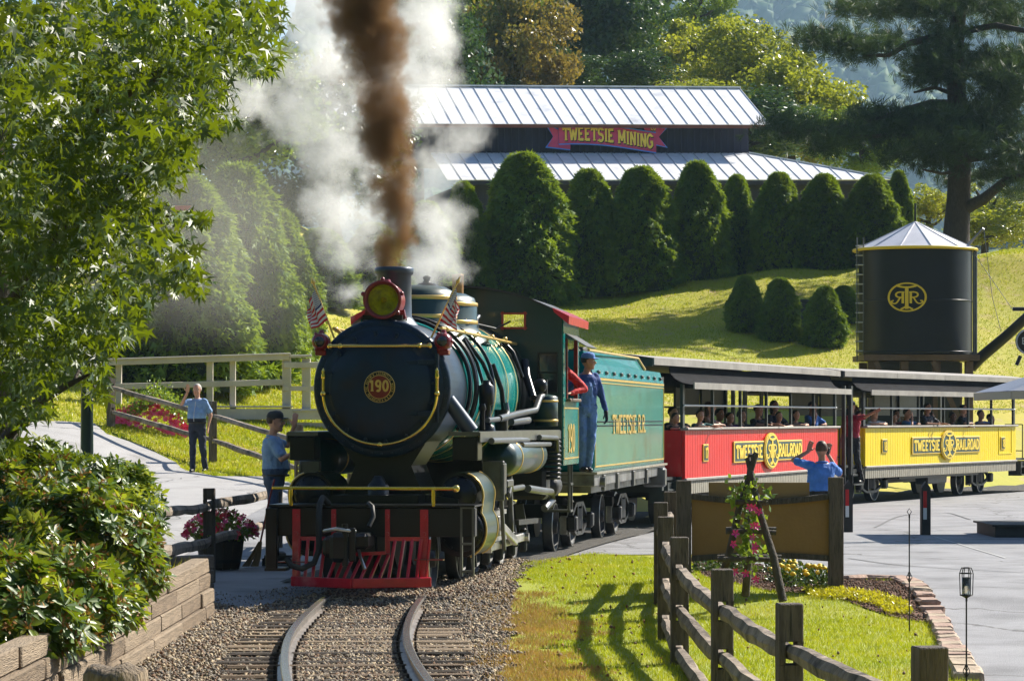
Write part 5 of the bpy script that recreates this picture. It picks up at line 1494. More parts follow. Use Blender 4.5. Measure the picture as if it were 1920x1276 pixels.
mb = MB(); mb.box((0, TLn / 2, 1.075), (2.5, TLn + .14, .03)); mb.build('deck_edge', T_steel, tender)
mb = MB()
for y in (.8, 2.2, 4.0, 5.6): mb.box((1.22, y, .93), (.05, .18, .22), bev=.02)
mb.cyl((1.2, .55, .95), (1.28, .55, .95), .07, n=12); mb.box((1.15, 7.3, .88), (.35, .3, .30), bev=.03); tag(mb.build('frame_bracket', T_pipe, tender), kind='stuff')
def truck(parent, y, r_=.33, hw=.75):
    b = thing('bogie', None, None, (0, y, 0)); b.parent = parent
    mb = MB()
    for s_ in (1, -1):
        X = s_ * hw
        mb.beam((X, -.80, .42), (X, -.35, .62), .06, .06); mb.beam((X, -.35, .62), (X, .35, .62), .06, .06); mb.beam((X, .35, .62), (X, .80, .42), .06, .06)
        mb.beam((X, -.80, .36), (X, -.3, .22), .06, .05); mb.beam((X, -.3, .22), (X, .3, .22), .06, .05); mb.beam((X, .3, .22), (X, .80, .36), .06, .05)
        for y2 in (-.2, .2): mb.beam((X, y2, .22), (X, y2, .62), .06, .07)
        for y2 in (-.10, .0, .10): mb.cyl((X, y2, .28), (X, y2, .56), .045, n=8)
        for y2 in (-.8, .8): mb.box((X + s_ * .04, y2, .38), (.14, .20, .22), bev=.03)
    mb.box((0, 0, .52), (hw * 2, .22, .18)); mb.build('truck_frame', T_flat, b)
    wb = None
    for s_ in (1, -1):
        for y2 in (-.8, .8):
            mb = MB(); mb.mat(T_flat); mb.lathe((s_ * .43, y2, r_), (s_, 0, 0), [(0, r_ + .025), (.03, r_ + .025), (.035, r_), (.13, r_), (.132, r_ - .04), (.08, r_ - .06), (.08, .1), (.15, .09), (.16, .02)], n=26)
            mb.mat(T_steel); mb.lathe((s_ * .56, y2, r_), (s_, 0, 0), [(0, r_ - .001), (.004, r_ - .004), (.004, r_ - .022)], n=26, cap=(False, False)); mb.build('wheel', None, b)
    mb = MB()
    for s_ in (1, -1):
        for y2 in (-.42, .42): mb.box((s_ * .62, y2, .34), (.10, .05, .26), bev=.02); mb.beam((s_ * .68, y2, .2), (s_ * .66, y2 * .7, .6), .03, .03)
    tag(mb.build('brake_shoe', T_steel, b), kind='stuff')
    return b
bg1 = truck(tender, 1.6); c2 = copy_tree(bg1, tender, (0, 6.3, 0))
# ---------------------------------------------------------------- open excursion carriages
C_dark = mat('carriage_dark', (.022, .026, .024), .5, var=.3, vscale=4)
C_grey = mat('roof_trim_grey', (.27, .25, .225), .6, var=.2, vscale=2, dirt=((.2, .18, .16), 3, .5, .8))
C_roof = mat('roof_canvas', (.012, .012, .015), .95, spec=.1, var=.3, vscale=2)
C_rt = mat('roof_top', (.30, .28, .26), .7, var=.2)
C_red = mat('carriage_red', (.56, .010, .010), .45, var=.15, vscale=3, stretch=(1, 6, .6), spec=.3, dirt=((.48, .10, .08), 6, .6, .85))
C_yel = mat('carriage_yellow', (.74, .56, .004), .45, var=.10, vscale=3, stretch=(1, 6, .6), spec=.3)
C_skirt = mat('skirt_board', (.27, .25, .20), .8, var=.5, vscale=8, stretch=(1, 14, .6), dirt=((.06, .06, .05), 5, .5, .7))
C_sign = mat('sign_teal', (.01, .045, .045), .5)
C_gold = mat('carriage_gold', (.70, .47, .05), .45)
C_gold2 = mat('lettering_yellow', (.76, .56, .05), .5)
C_rail = mat('rail_pale', (.50, .50, .50), .45, metal=.4)

class Car:
    def __init__(s, name, label, A, B, paint, numbers, signpx, pre=1.1, post=1.1, front_open=True):
        s.A = Vector((A[0], A[1], 0)); s.B = Vector((B[0], B[1], 0)); s.d = (s.B - s.A).normalized(); s.len = (s.B - s.A).length
        s.n = Vector((s.d.y, -s.d.x, 0)); s.O = s.A - s.n * 1.2; s.ang = math.atan2(s.d.x, s.d.y)
        s.t = thing(name, label, 'carriage', s.O, -s.ang, 'open sided excursion carriages')
        s.pre, s.post = pre, post
        s.build(paint, numbers, signpx)
    def y(s, px): return along(s.A, s.d, px)
    def world(s, x, y, z=0): return s.O + s.n * x + s.d * y + Vector((0, 0, z))
    def build(s, paint, numbers, signpx):
        t, L, pre, post = s.t, s.len, s.pre, s.post
        mb = MB(); mb.box((0, L / 2, .66), (2.2, L + pre + post - .4, .16)); mb.box((0, L / 2, .80), (2.3, L, .05)); mb.build('floor', C_dark, t)
        for sx in (1, -1):
            X = sx * 1.2
            mb = MB(); mb.box((X - sx * .03, L / 2, 1.19), (.04, L, .82)); nb = int(L / .16)
            pan = mb.build('side_panel', paint, t)
            mb = MB()
            for k in range(nb):
                w = L / nb; mb.box((X - sx * .003, w * (k + .5), 1.19), (.014, w - .012, .80))
            tag(mb.build('bead_board', paint, pan), kind='stuff')
            mb = MB()
            for k in range(int(L / .13)):
                w = L / int(L / .13); dz = .012 * math.sin(k * 2.3)
                mb.box((X - sx * .01, w * (k + .5), .645 + dz / 2), (.03, w - .018, .22 + dz))
            tag(mb.build('skirt_boards', C_skirt, t), kind='stuff')
            mb = MB(); mb.box((X + sx * .015, L / 2, .775), (.05, L + .04, .045), bev=.008); mb.build('lower_trim', C_grey, t)
            mb = MB(); mb.box((X, L / 2, 1.625), (.13, L + .06, .04), bev=.008); mb.build('window_sill', C_grey, t)
            mb = MB(); mb.cyl((X - sx * .02, 0, 2.02), (X - sx * .02, L, 2.02), .018, n=8); mb.build('guard_rail', C_rail, t)
            npost = 7
            for k in range(npost):
                y = .03 + (L - .06) * k / (npost - 1)
                mb = MB(); mb.box((X - sx * .05, y, 2.02), (.05, .06 if 0 < k < npost - 1 else .12, .78)); mb.build('post', C_dark, t)
            if sx < 0:  # dark sheets added in far bays, standing in for the dim interior
                for k in (1, 2, 4, 5):
                    y = .03 + (L - .06) * (k + .5) / (npost - 1); mb = MB(); mb.box((X - sx * .02, y, 2.20 - .02 * (k % 3)), (.012, (L - .06) / (npost - 1) - .08, .62)); mb.build('dark_bay_sheet', C_dark, t)
            for y in (-pre + .1, L + post - .1):
                mb = MB(); mb.box((X - sx * .02, y, 1.55), (.07, .10, 1.85)); mb.build('end_post', C_dark, t)
            # awning that curves out below the upper roof
            prof_ = [(1.00, 2.66), (1.02, 2.55), (1.10, 2.46), (1.24, 2.39), (1.42, 2.36)]
            y0, y1 = -.25, L + .25
            mb = MB(); mb.grid([[(sx * x, y, z) for x, z in prof_] for y in (y0, y1)]); mb.grid([[(sx * (x - .01), y, z - .02) for x, z in prof_] for y in (y0, y1)])
            mb.build('awning', C_roof, t)
            mb = MB(); mb.box((sx * 1.43, L / 2, 2.345), (.025, L + .52, .11)); mb.build('awning_trim', C_grey, t)
            yl0, yl1 = -pre, L + post
            segs = 4
            for k in range(segs):
                a, b = yl0 + (yl1 - yl0) * k / segs, yl0 + (yl1 - yl0) * (k + 1) / segs
                mb = MB(); mb.box((sx * 1.08, (a + b) / 2, 2.73), (.03, b - a - .012, .115)); mb.build('roof_edge', C_grey, t)
            # end platform: steps, gate, floor
            for e, (ya, yb) in enumerate(((-pre, 0), (L, L + post))):
                ym = (ya + yb) / 2
                mb = MB(); mb.box((sx * 1.08, ym, .42), (.30, .62, .03)); mb.box((sx * 1.02, ym, .62), (.26, .62, .03))
                mb.box((sx * 1.05, ym - .32, .58), (.32, .03, .36)); mb.box((sx * 1.05, ym + .32, .58), (.32, .03, .36)); tag(mb.build('platform_steps', C_dark, t), kind='stuff')
        for (ya, yb, yg) in ((-pre, 0, -pre + .08), (L, L + post, L + post - .08)):
            mb = MB(); mb.box((0, (ya + yb) / 2, .80), (2.1, yb - ya, .05)); mb.build('end_platform', C_dark, t)
            mb = MB()
            for x in (-.95, -.6, .6, .95): mb.cyl((x, yg, .8), (x, yg, 1.65), .014, n=6)
            for z in (1.0, 1.65): mb.cyl((-.95, yg, z), (-.5, yg, z), .014, n=6); mb.cyl((.5, yg, z), (.95, yg, z), .014, n=6)
            tag(mb.build('platform_railing', C_dark, t), kind='stuff')
        for y in (.02, L - .02):
            for x in (-.78, .78):
                mb = MB(); mb.box((x, y, 1.2), (.72, .03, .8)); mb.build('end_wall', paint, t)
        # upper roof
        mb = MB(); pr = [(-1.09, 2.785), (-.7, 2.84), (-.3, 2.875), (0, 2.88), (.3, 2.875), (.7, 2.84), (1.09, 2.785)]
        mb.grid([[(x, y, z) for x, z in pr] for y in (-pre, L + post)]); mb.mats = [C_rt]
        mb.build('roof', C_rt, t)
        mb = MB(); mb.grid([[(x, y, 2.66) for x in (-1.06, 1.06)] for y in (-pre, L + post)])
        for y in (-pre, L + post): mb.box((0, y, 2.72), (2.14, .03, .14))
        mb.build('ceiling', C_dark, t)
        for k in range(8):
            mb = MB(); y = .4 + k * (L - 1.0) / 7
            for sx in (-1, 1):
                mb.box((sx * .68, y, 1.13), (.85, .40, .05)); mb.box((sx * .68, y + .2, 1.38), (.85, .04, .46)); mb.box((sx * .68, y, .97), (.06, .3, .3))
            tag(mb.build('bench', T_wood, t), kind='stuff')
        tr1 = truck(t, 1.6); copy_tree(tr1, t, (0, L - 1.6, 0))
        mb = MB(); mb.box((0, L / 2, .45), (.5, L * .55, .2)); mb.box((.85, L / 2, .44), (.3, 1.4, .24), bev=.03); mb.beam((1.05, 2.6, .5), (1.05, L - 2.6, .5), .04, .05); mb.build('underframe', T_flat, t)
        # near side signs
        X = 1.205
        xa, xb = s.y(signpx[0]), s.y(signpx[3]); oa, ob = s.y(signpx[1]), s.y(signpx[2]); oc = (oa + ob) / 2; orx = (ob - oa) / 2
        zc, hh = 1.20, .19
        sg = thing('name_board', None, None, (0, 0, 0)); sg.parent = t
        mb = MB(); mb.box((X + .015, (xa + xb) / 2, zc), (.03, xb - xa, hh * 2), bev=.006); mb.build('board_edge', C_gold, sg)
        mb = MB(); mb.box((X + .026, (xa + xb) / 2, zc), (.012, xb - xa - .12, hh * 2 - .05)); mb.build('board_face', C_sign, sg)
        for w_, a, b in (('TWEETSIE', xa + .10, oa - .03), ('RAILROAD', ob + .03, xb - .10)):
            h = .235; mb = MB(); text(mb, w_, (X + .032, (a + b) / 2, zc - h / 2), (0, 1, 0), (0, 0, 1), h, (b - a) / (textlen(w_, 1) * h), w=.2, dep=.04); tag(mb.build('lettering', C_gold2, sg), kind='stuff')
        orz = .335
        def ell(rx, rz, x0, dp, m, nm):
            mb = MB(); mb.prism([(x0, oc + math.cos(a) * rx, zc + math.sin(a) * rz) for a in [2 * PI * k / 40 for k in range(40)]], (1, 0, 0), dp); return mb.build(nm, m, sg)
        ell(orx, orz, X + .03, .03, C_gold, 'oval'); ell(orx * .93, orz * .94, X + .06, .004, C_sign, 'oval_face')
        mb = MB(); emblem(mb, (X + .064, oc, zc), (0, 1, 0), (0, 0, 1), orx * .92, orz * .93, dep=.008); tag(mb.build('monogram', C_gold2, sg), kind='stuff')
        for px, num in numbers:
            yc = s.y(px); mb = MB(); mb.box((X + .012, yc, 1.21), (.024, .34, .30), bev=.01); nbp = mb.build('number_board', C_gold, t)
            mb = MB(); mb.box((X + .026, yc, 1.21), (.008, .26, .25)); mb.build('number_face', C_sign, nbp)
            mb = MB(); text(mb, num, (X + .031, yc, 1.12), (0, 1, 0), (0, 0, 1), .18, .85, w=.22, dep=.05); mb.build('number', C_gold2, nbp)
red = Car('excursion_carriage', 'red boarded open carriage lettered TWEETSIE RAILROAD directly behind the green tender', (2.893, 50.0), (6.667, 61.2), C_red, [(1321, '17')], (1373, 1427, 1455, 1501), pre=1.5, post=.8)
yel = Car('excursion_carriage', 'yellow boarded open carriage numbered 18 at the right end of the train', (7.436, 62.9), (12.26, 72.7), C_yel, [(1657, '18'), (1879, '18')], (1708, 1760, 1789, 1835), pre=.95, post=1.5)
mb = MB(); ya = yel.y(1872); yb = yel.y(1896)
for y in (ya, yb): mb.box((1.21, y, 1.25), (.012, .03, .62))
mb.box((1.21, (ya + yb) / 2, .96), (.012, yb - ya, .03)); tag(mb.build('hatch_frame', C_yel, yel.t), kind='stuff')
mb = MB(); mb.cyl((1.2, .05, 1.0), (1.2, .05, 1.0), .01)

# ---------------------------------------------------------------- people
SK = [mat('skin_fair', (.52, .27, .18), .5, var=.08), mat('skin_tan', (.38, .18, .11), .5, var=.08), mat('skin_dark', (.17, .08, .05), .5, var=.08)]
M_eye = mat('eye_white', (.6, .58, .55), .3); M_iris = mat('iris_dark', (.02, .015, .01), .2); M_lip = mat('lips', (.30, .09, .07), .5)
HAIR = {'grey': mat('hair_grey', (.42, .40, .38), .7, bump=.5), 'dark': mat('hair_dark', (.012, .009, .007), .6, bump=.5), 'brown': mat('hair_brown', (.06, .03, .015), .6, bump=.5), 'blond': mat('hair_blond', (.3, .19, .08), .6, bump=.5)}
def cloth(name, c, v=.2): return mat(name, c, .8, var=v, vscale=7, bump=.9, bscale=16)
CL = {'paleblue': cloth('pale_blue_cloth', (.20, .33, .56)), 'blue': cloth('blue_cloth', (.05, .17, .52)), 'denim': cloth('denim', (.035, .065, .14)), 'overall': cloth('overall_blue', (.10, .20, .48)),
      'jacket': cloth('jacket_blue', (.02, .06, .25)), 'navy': cloth('navy_cloth', (.015, .02, .045)), 'black': cloth('black_cloth', (.012, .012, .013)), 'red': cloth('red_cloth', (.50, .015, .02)),
      'crimson': cloth('crimson_cloth', (.32, .01, .03)), 'white': cloth('white_cloth', (.6, .6, .62)), 'sky': cloth('sky_cloth', (.10, .24, .55)), 'purple': cloth('purple_cloth', (.10, .03, .14)), 'charcoal': cloth('charcoal_cloth', (.04, .04, .05)), 'teal': cloth('teal_cloth', (.02, .12, .13))}
M_shoe = mat('shoe_black', (.012, .011, .011), .4); M_belt = mat('belt', (.02, .015, .01), .45); M_glove = mat('glove_dark', (.015, .013, .012), .6); M_cap = mat('cap_dark', (.02, .023, .03), .75)

def cap2(mb, a, b, ra, rb=None, n=10, k=4):
    """limb segment with round ends"""
    a, b = Vector(a), Vector(b); rb = ra if rb is None else rb
    L = (b - a).length; d = (b - a).normalized() if L > 1e-6 else Vector((0, 0, 1))
    prof_ = [(-ra * math.cos(PI / 2 * i / k), max(.0015, ra * math.sin(PI / 2 * i / k))) for i in range(k + 1)] + [(L + rb * math.sin(PI / 2 * i / k), max(.0015, rb * math.cos(PI / 2 * i / k))) for i in range(k + 1)]
    mb.lathe(a, d, prof_, n=n)
def ovals(mb, rows, n=16):
    """closed loft of level ellipses (z, rx, ry, cx, cy)"""
    mb.ring([[Vector((cx + math.cos(t) * rx, cy + math.sin(t) * ry, z)) for t in [2 * PI * k / n for k in range(n)]] for z, rx, ry, cx, cy in rows])
FOLDS = bpy.data.textures.new('folds', 'CLOUDS'); FOLDS.noise_scale = .085; FOLDS.noise_depth = 2
def remesh(o, vox, smooth=3):
    m = o.modifiers.new('remesh', 'REMESH'); m.mode = 'VOXEL'; m.voxel_size = vox; m.use_smooth_shade = True
    m = o.modifiers.new('smooth', 'SMOOTH'); m.iterations = smooth; m.factor = .5
    if o.name.split('.')[0] in ('shirt', 'trousers', 'overalls', 'vest'):
        m = o.modifiers.new('folds', 'DISPLACE'); m.texture = FOLDS; m.strength = .030; m.mid_level = .5; m.texture_coords = 'LOCAL'
    return o
def hand(mb, w, d, n, thumb, curl=.2, s=1.0, spread=.35):
    """palm, four fingers and a thumb from wrist w pointing along d; n is the palm side, thumb the thumb side"""
    w = Vector(w); d = Vector(d).normalized(); n = Vector(n); n = (n - d * n.dot(d)).normalized(); t = Vector(thumb); t = (t - d * t.dot(d) - n * t.dot(n)).normalized()
    for k in (-.028, -.009, .010, .028): cap2(mb, w + t * k * .6 * s + d * .01, w + d * .085 * s + t * k * s, .016 * s, .013 * s, 8, 3)
    for k, ln in ((.030, .068), (.010, .078), (-.011, .073), (-.031, .058)):
        a = w + d * .088 * s + t * k * s; dd = (d + t * k * spread * 8 + n * curl * .5).normalized(); m = a + dd * ln * .5 * s
        d2 = (dd + n * curl).normalized(); cap2(mb, a, m, .0098 * s, .0088 * s, 8, 3); cap2(mb, m, m + d2 * ln * .5 * s, .0088 * s, .0072 * s, 8, 3)
    a = w + d * .025 * s + t * .03 * s; m = a + (t * .75 + d * .6 + n * .2).normalized() * .04 * s; cap2(mb, a, m, .014 * s, .011 * s, 8, 3); cap2(mb, m, m + (d * .9 + t * .4 + n * .3).normalized() * .032 * s, .011 * s, .009 * s, 8, 3)

def person(label, loc, rz=0, S=1.0, lean=(0, 0), head=(0, 0, 0), arms=None, legs=None, seated=False, top='paleblue', low='denim', skin=0, hair='dark', hat=None, belly=0.0, sleeve='short',
           female=False, vox=.011, group=None, overalls=False, vest=None, glove=None, long_hair=False, child=1.0, bust=False, shoes=True, sag=0):
    """joints are given in metres for a 1.75 m figure that faces -Y; arms/legs: {'L'/'R': ((elbow), (wrist), (hand direction), (palm side))}"""
    t = thing('person', label, 'person', loc, rz, group); t.scale = (S, S, S)
    lx, ly = lean
    def tor(z): k = max(0, (z - .92)) / .55; return lx * k, ly * k
    sh = .165 if female else .19
    body = MB(); 
    rows = [(.84, .10, .08), (.90, .155, .11), (.98, .16, .115), (1.08, .145 + belly * .4, .105 + belly), (1.20, .16 + belly * .2, .115 + belly * .6), (1.32, .18, .12), (1.40, .175, .105), (1.455, .12, .075), (1.485, .06, .055)]
    rows5 = [(z, rx, ry, tor(z)[0], tor(z)[1] - (belly * .5 if 1.0 < z < 1.3 else 0)) for z, rx, ry in rows]
    ovals(body, rows5)
    nx, ny = tor(1.47)
    hx, hy, hz = head  # offsets of the head
    hc = Vector((nx + hx, ny + hy - .015, 1.645 + hz))
    cap2(body, (nx, ny + .01, 1.44), hc + Vector((0, .02, -.09)), .055, .05)
    a = head_yaw = arms.get('yaw', 0) if arms else 0
    Mh = Matrix.Rotation(a, 3, 'Z') @ Matrix.Rotation(arms.get('nod', 0) if arms else 0, 3, 'X')
    def H(x, y, z): return hc + Mh @ Vector((x, y, z))
    hb = MB()
    hb.ring([[H(math.cos(u) * rx, cy + math.sin(u) * ry, z) for u in [2 * PI * k / 16 for k in range(16)]] for z, rx, ry, cy in
             [(-.118, .02, .02, -.06), (-.108, .042, .04, -.045), (-.085, .056, .062, -.025), (-.05, .066, .085, -.008), (0, .075, .098, 0), (.05, .076, .10, .006), (.09, .064, .084, .01), (.115, .035, .05, .01), (.122, .01, .015, .01)]])
    cap2(hb, H(0, -.092, .012), H(0, -.115, -.022), .010, .016, 8, 3)      # nose
    for s_ in (-1, 1):
        cap2(hb, H(s_ * .078, .008, .015), H(s_ * .076, .0, -.025), .013, .009, 8, 3)   # ears
        cap2(hb, H(s_ * .018, -.090, .034), H(s_ * .05, -.078, .030), .009, .008, 8, 3)  # brow
        cap2(hb, H(s_ * .04, -.07, -.03), H(s_ * .045, -.06, -.045), .018, .016, 8, 3)   # cheek
    cap2(hb, H(-.018, -.088, -.052), H(.018, -.088, -.052), .008, .008, 8, 3); cap2(hb, H(0, -.078, -.088), H(0, -.078, -.09), .018, .018, 8, 3)
    n0 = len(body.v); body.v += hb.v; body.f += [tuple(i + n0 for i in f) for f in hb.f]; body.m += hb.m; body.sm += hb.sm
    shp = {}
    for side, sx in (('L', 1), ('R', -1)):
        ax, ay = tor(1.42); S0 = Vector((ax + sx * sh, ay, 1.415)); shp[side] = S0
        pose = (arms or {}).get(side) or ((ax + sx * (sh + .05), ay + .02, 1.13), (ax + sx * (sh + .06), ay - .06, .89), (0, -.1, -1), (-sx, 0, 0))
        E, Wr, hd, pn = [Vector(p) for p in pose]
        cap2(body, S0 - Vector((sx * .04, 0, .0)), E, .050, .038); cap2(body, E, Wr, .038, .025)
        if glove != side: hand(body, Wr, hd, pn, hd.cross(pn) * (sx if True else 1) if hd.cross(pn).length > 0 else (1, 0, 0), curl=.25)
        shp[side + 'E'], shp[side + 'W'], shp[side + 'h'], shp[side + 'p'] = E, Wr, hd, pn
    lg = {}
    if not bust:
        for side, sx in (('L', 1), ('R', -1)):
            K, A = [Vector(p) for p in ((legs or {}).get(side) or ((sx * .10, -.01, .49), (sx * .105, .02, .09)))]
            cap2(body, (sx * .085, 0, .90), K, .082, .052); cap2(body, K, A, .052, .036); cap2(body, A + Vector((0, .01, -.03)), A + Vector((0, -.13, -.055)), .038, .03)
            lg[side] = (K, A)
    remesh(body.build('body', SK[skin], t), vox)
    # clothes
    c = MB()
    if bust: rr2 = [(z, rx + .012, ry + .012, a_, b_) for z, rx, ry, a_, b_ in rows5[:-1]]
    else: rr2 = [(z, rx + .014, ry + .014, a_, b_) for z, rx, ry, a_, b_ in rows5[2 if not overalls else 1:-1]]
    rr2[-1] = (rr2[-1][0], rr2[-1][1] * .9, rr2[-1][2], rr2[-1][3], rr2[-1][4])
    ovals(c, rr2)
    for side, sx in (('L', 1), ('R', -1)):
        S0, E, Wr = shp[side], shp[side + 'E'], shp[side + 'W']
        if sleeve == 'none': continue
        e2 = S0.lerp(E, .72) if sleeve == 'short' else E
        cap2(c, S0 - Vector((sx * .05, 0, 0)), e2, .066, .060)
        if sleeve == 'long': cap2(c, E, E.lerp(Wr, .93), .052, .036)
    remesh(c.build('shirt', CL[top], t), vox, 2)
    if vest:
        c = MB(); ovals(c, [(z, rx + .022, ry + .022, a_, b_) for z, rx, ry, a_, b_ in rows5[2:-2]]); remesh(c.build('vest', CL[vest], t), vox, 2)
    if not bust:
        c = MB(); ovals(c, [(z, rx + .02, ry + .02, a_, b_) for z, rx, ry, a_, b_ in rows5[:4 if not overalls else 3]])
        if overalls:
            ovals(c, [(.95, .17, .13, tor(.95)[0], tor(.95)[1]), (1.10, .16, .125, tor(1.1)[0], tor(1.1)[1]), (1.28, .12, .14, tor(1.28)[0], tor(1.28)[1] - .01), (1.34, .10, .13, tor(1.34)[0], tor(1.34)[1] - .015)])
            for sx in (-1, 1): cap2(c, (tor(1.3)[0] + sx * .09, tor(1.3)[1] - .13, 1.30), (tor(1.45)[0] + sx * .085, tor(1.45)[1] - .02, 1.465), .02, .02)
        for side, sx in (('L', 1), ('R', -1)):
            K, A = lg[side]; cap2(c, (sx * .085, 0, .90), K, .098, .070); cap2(c, K, A + Vector((0, 0, -.005)), .070, .058)
        remesh(c.build('overalls' if overalls else 'trousers', CL[low], t), vox, 2)
        if shoes:
            for side in ('L', 'R'):
                K, A = lg[side]; c = MB(); cap2(c, A + Vector((0, .035, -.045)), A + Vector((0, -.13, -.05)), .042, .036); cap2(c, A + Vector((0, .01, -.0)), A + Vector((0, -.05, -.04)), .045, .04)
                c.v = [(x, y, max(z, A.z - .085)) for x, y, z in c.v]; remesh(c.build('shoe', M_shoe, t), vox, 1)
        if not overalls:
            c = MB(); z, rx, ry, a_, b_ = rows5[3]; z = 1.0; rx, ry = .17 + belly * .25, .125 + belly * .6
            c.tube([Vector((a_ + math.cos(u) * rx, b_ + math.sin(u) * ry, z)) for u in [2 * PI * k / 20 for k in range(20)]], .016, 6, closed=True); c.build('belt', M_belt, t)
    if glove:
        c = MB(); hd, pn = shp[glove + 'h'], shp[glove + 'p']; hand(c, shp[glove + 'W'], hd, pn, hd.cross(pn), curl=.7, s=1.15); cap2(c, shp[glove + 'W'], shp[glove + 'W'] + hd.normalized() * .03, .036, .034); remesh(c.build('glove', M_glove, t), vox * .8, 1)
    if not bust and not overalls:   # collar, button band and pocket
        zc = 1.465; c = MB(); cx_, cy_ = tor(zc); c.tube([Vector((cx_ + math.cos(u) * .078, cy_ + math.sin(u) * .072 - .005, zc + .012 * math.sin(u))) for u in [2 * PI * k / 18 for k in range(18)]], .016, 6, closed=True); c.build('collar', CL[top], t)
        c = MB(); c.tube([Vector((tor(z)[0], tor(z)[1] - (belly * .5 if 1.0 < z < 1.3 else 0) - ry_ - .020, z)) for z, ry_ in ((1.42, .09), (1.32, .12), (1.20, .115 + belly * .6), (1.08, .105 + belly), (1.02, .11 + belly * .8))], .007, 5); c.build('button_band', CL['white' if top == 'paleblue' else top], t)
        c = MB(); c.box((tor(1.3)[0] + .085, tor(1.3)[1] - .135, 1.32), (.08, .01, .09), bev=.003); c.build('pocket', CL[top], t)
    # face details
    for s_ in (-1, 1):
        c = MB(); c.mat(M_eye); c.ball(H(s_ * .033, -.080, .012), .0125, 8, 6); c.mat(M_iris); c.ball(H(s_ * .033, -.0885, .012), .0065, 6, 5); c.build('eye', None, t)
    c = MB(); c.tube([H(-.022, -.090, -.053), H(0, -.098, -.051), H(.022, -.090, -.053)], [.003, .006, .003], 6); c.build('mouth', M_lip, t)
    # hair
    c = MB()
    if hair:
        lo = -.02 if not long_hair else -.16
        rows_ = [(lo, .070, .055, .045), (.0, .082, .075, .035), (.045, .084, .092, .022), (.085, .072, .088, .016), (.118, .045, .06, .012), (.130, .012, .02, .01)]
        c.ring([[H(math.cos(u) * rx, cy + math.sin(u) * ry, z) for u in [2 * PI * k / 16 for k in range(16)]] for z, rx, ry, cy in rows_]); remesh(c.build('hair', HAIR[hair], t), vox, 1)
    if hat:
        c = MB(); rows_ = [(.045, .086, .104, .005), (.075, .088, .106, .004), (.112, .080, .092, .0), (.135, .055, .062, .0), (.142, .01, .01, 0)]
        c.ring([[H(math.cos(u) * rx, cy + math.sin(u) * ry, z) for u in [2 * PI * k / 18 for k in range(18)]] for z, rx, ry, cy in rows_])
        if hat == 'brim':
            c.ring([[H(math.cos(u) * rx, math.sin(u) * ry, z) for u in [2 * PI * k / 20 for k in range(20)]] for z, rx, ry in ((.05, .08, .1), (.045, .155, .17), (.055, .155, .17), (.06, .08, .1))])
        else:
            g = [[H(x, -.075 - (1 - (x / .075) ** 2) * .085 * j / 4 - .01, .052 - .010 * j / 4 - abs(x) * .12) for x in [-.07 + .14 * k / 8 for k in range(9)]] for j in range(5)]
            c.grid(g); c.grid([[p + Vector((0, 0, .008)) for p in r_] for r_ in g])
        c.build('hat' if hat == 'brim' else 'cap', {'cap': M_cap, 'railcap': CL['overall'], 'brim': CL['black']}[hat], t)
    return t, H, shp

FOLK = {}
# engineer leaning out on the cab step, hanging on with one hand
ez = 1.8 - (886 - 784) / 142
S_ = 1.56 / 1.75
pe = P(1098, 886, 39.4)
person('man in blue denim overalls and cap standing on the cab step beside the green tender', pe, R(20), S_, lean=(0.0, -.02), head=(.02, -.02, 0),
       arms={'yaw': R(62), 'R': ((-.28, .02, 1.2), (-.26, -.22, 1.32), (0, -.3, .9), (1, 0, 0)), 'L': ((.25, .0, 1.15), (.30, -.06, .90), (.1, -.1, -1), (-1, 0, 0))}, glove='L',
       legs={'L': ((.07, -.06, .50), (.04, .02, .09)), 'R': ((-.07, -.03, .48), (-.03, .05, .10))}, top='jacket', low='overall', overalls=True, sleeve='long', hat='railcap', skin=1, hair='dark', vox=.010)
# man waving beside the cylinder
p = P(514, 1032, 37.4); p.z = 0.06
person('man in black cap and blue work shirt waving beside the front of the locomotive', p, R(97), 1.03, lean=(0, .02), belly=.05, head=(0, -.02, 0),
       arms={'yaw': R(-15), 'L': ((.20, -.17, 1.36), (.12, -.25, 1.60), (0, -.1, 1), (1, -.4, .0)), 'R': ((-.26, -.08, 1.20), (-.22, -.30, 1.30), (.1, -1, .2), (0, 0, -1))}, top='paleblue', low='denim', hat='cap', skin=0, hair='brown', vox=.010)
# man further back, hand in front of his face
p = G(370, 886)
person('white haired man in pale blue shirt waving on the path by the rail fence', p, R(-12), 1.78 / 1.75, belly=.07,
       arms={'R': ((-.27, -.16, 1.36), (-.10, -.32, 1.60), (.1, -.1, 1), (0, -1, 0)), 'L': ((.27, .03, 1.15), (.24, -.05, .92), (0, -.1, -1), (-1, 0, 0))}, legs={'L': ((.12, -.02, .49), (.16, .02, .09)), 'R': ((-.09, -.01, .49), (-.10, .02, .09))}, top='paleblue', low='navy', hair='grey', skin=0, vox=.011)
# fireman elbow out of the cab window
q = LW(1.04, 6.30, 1.20)
person('man in a red shirt resting his elbow out of the locomotive cab window', q, R(4), .86, lean=(.08, -.05), arms={'yaw': R(30), 'L': ((.50, -.06, 1.13), (.28, -.26, 1.06), (-1, -.2, 0), (0, 0, -1)), 'R': ((-.2, -.2, 1.15), (0, -.3, 1.05), (1, -.2, 0), (0, 0, -1))}, top='red', low='denim', hair='dark', sleeve='long', vox=.014)
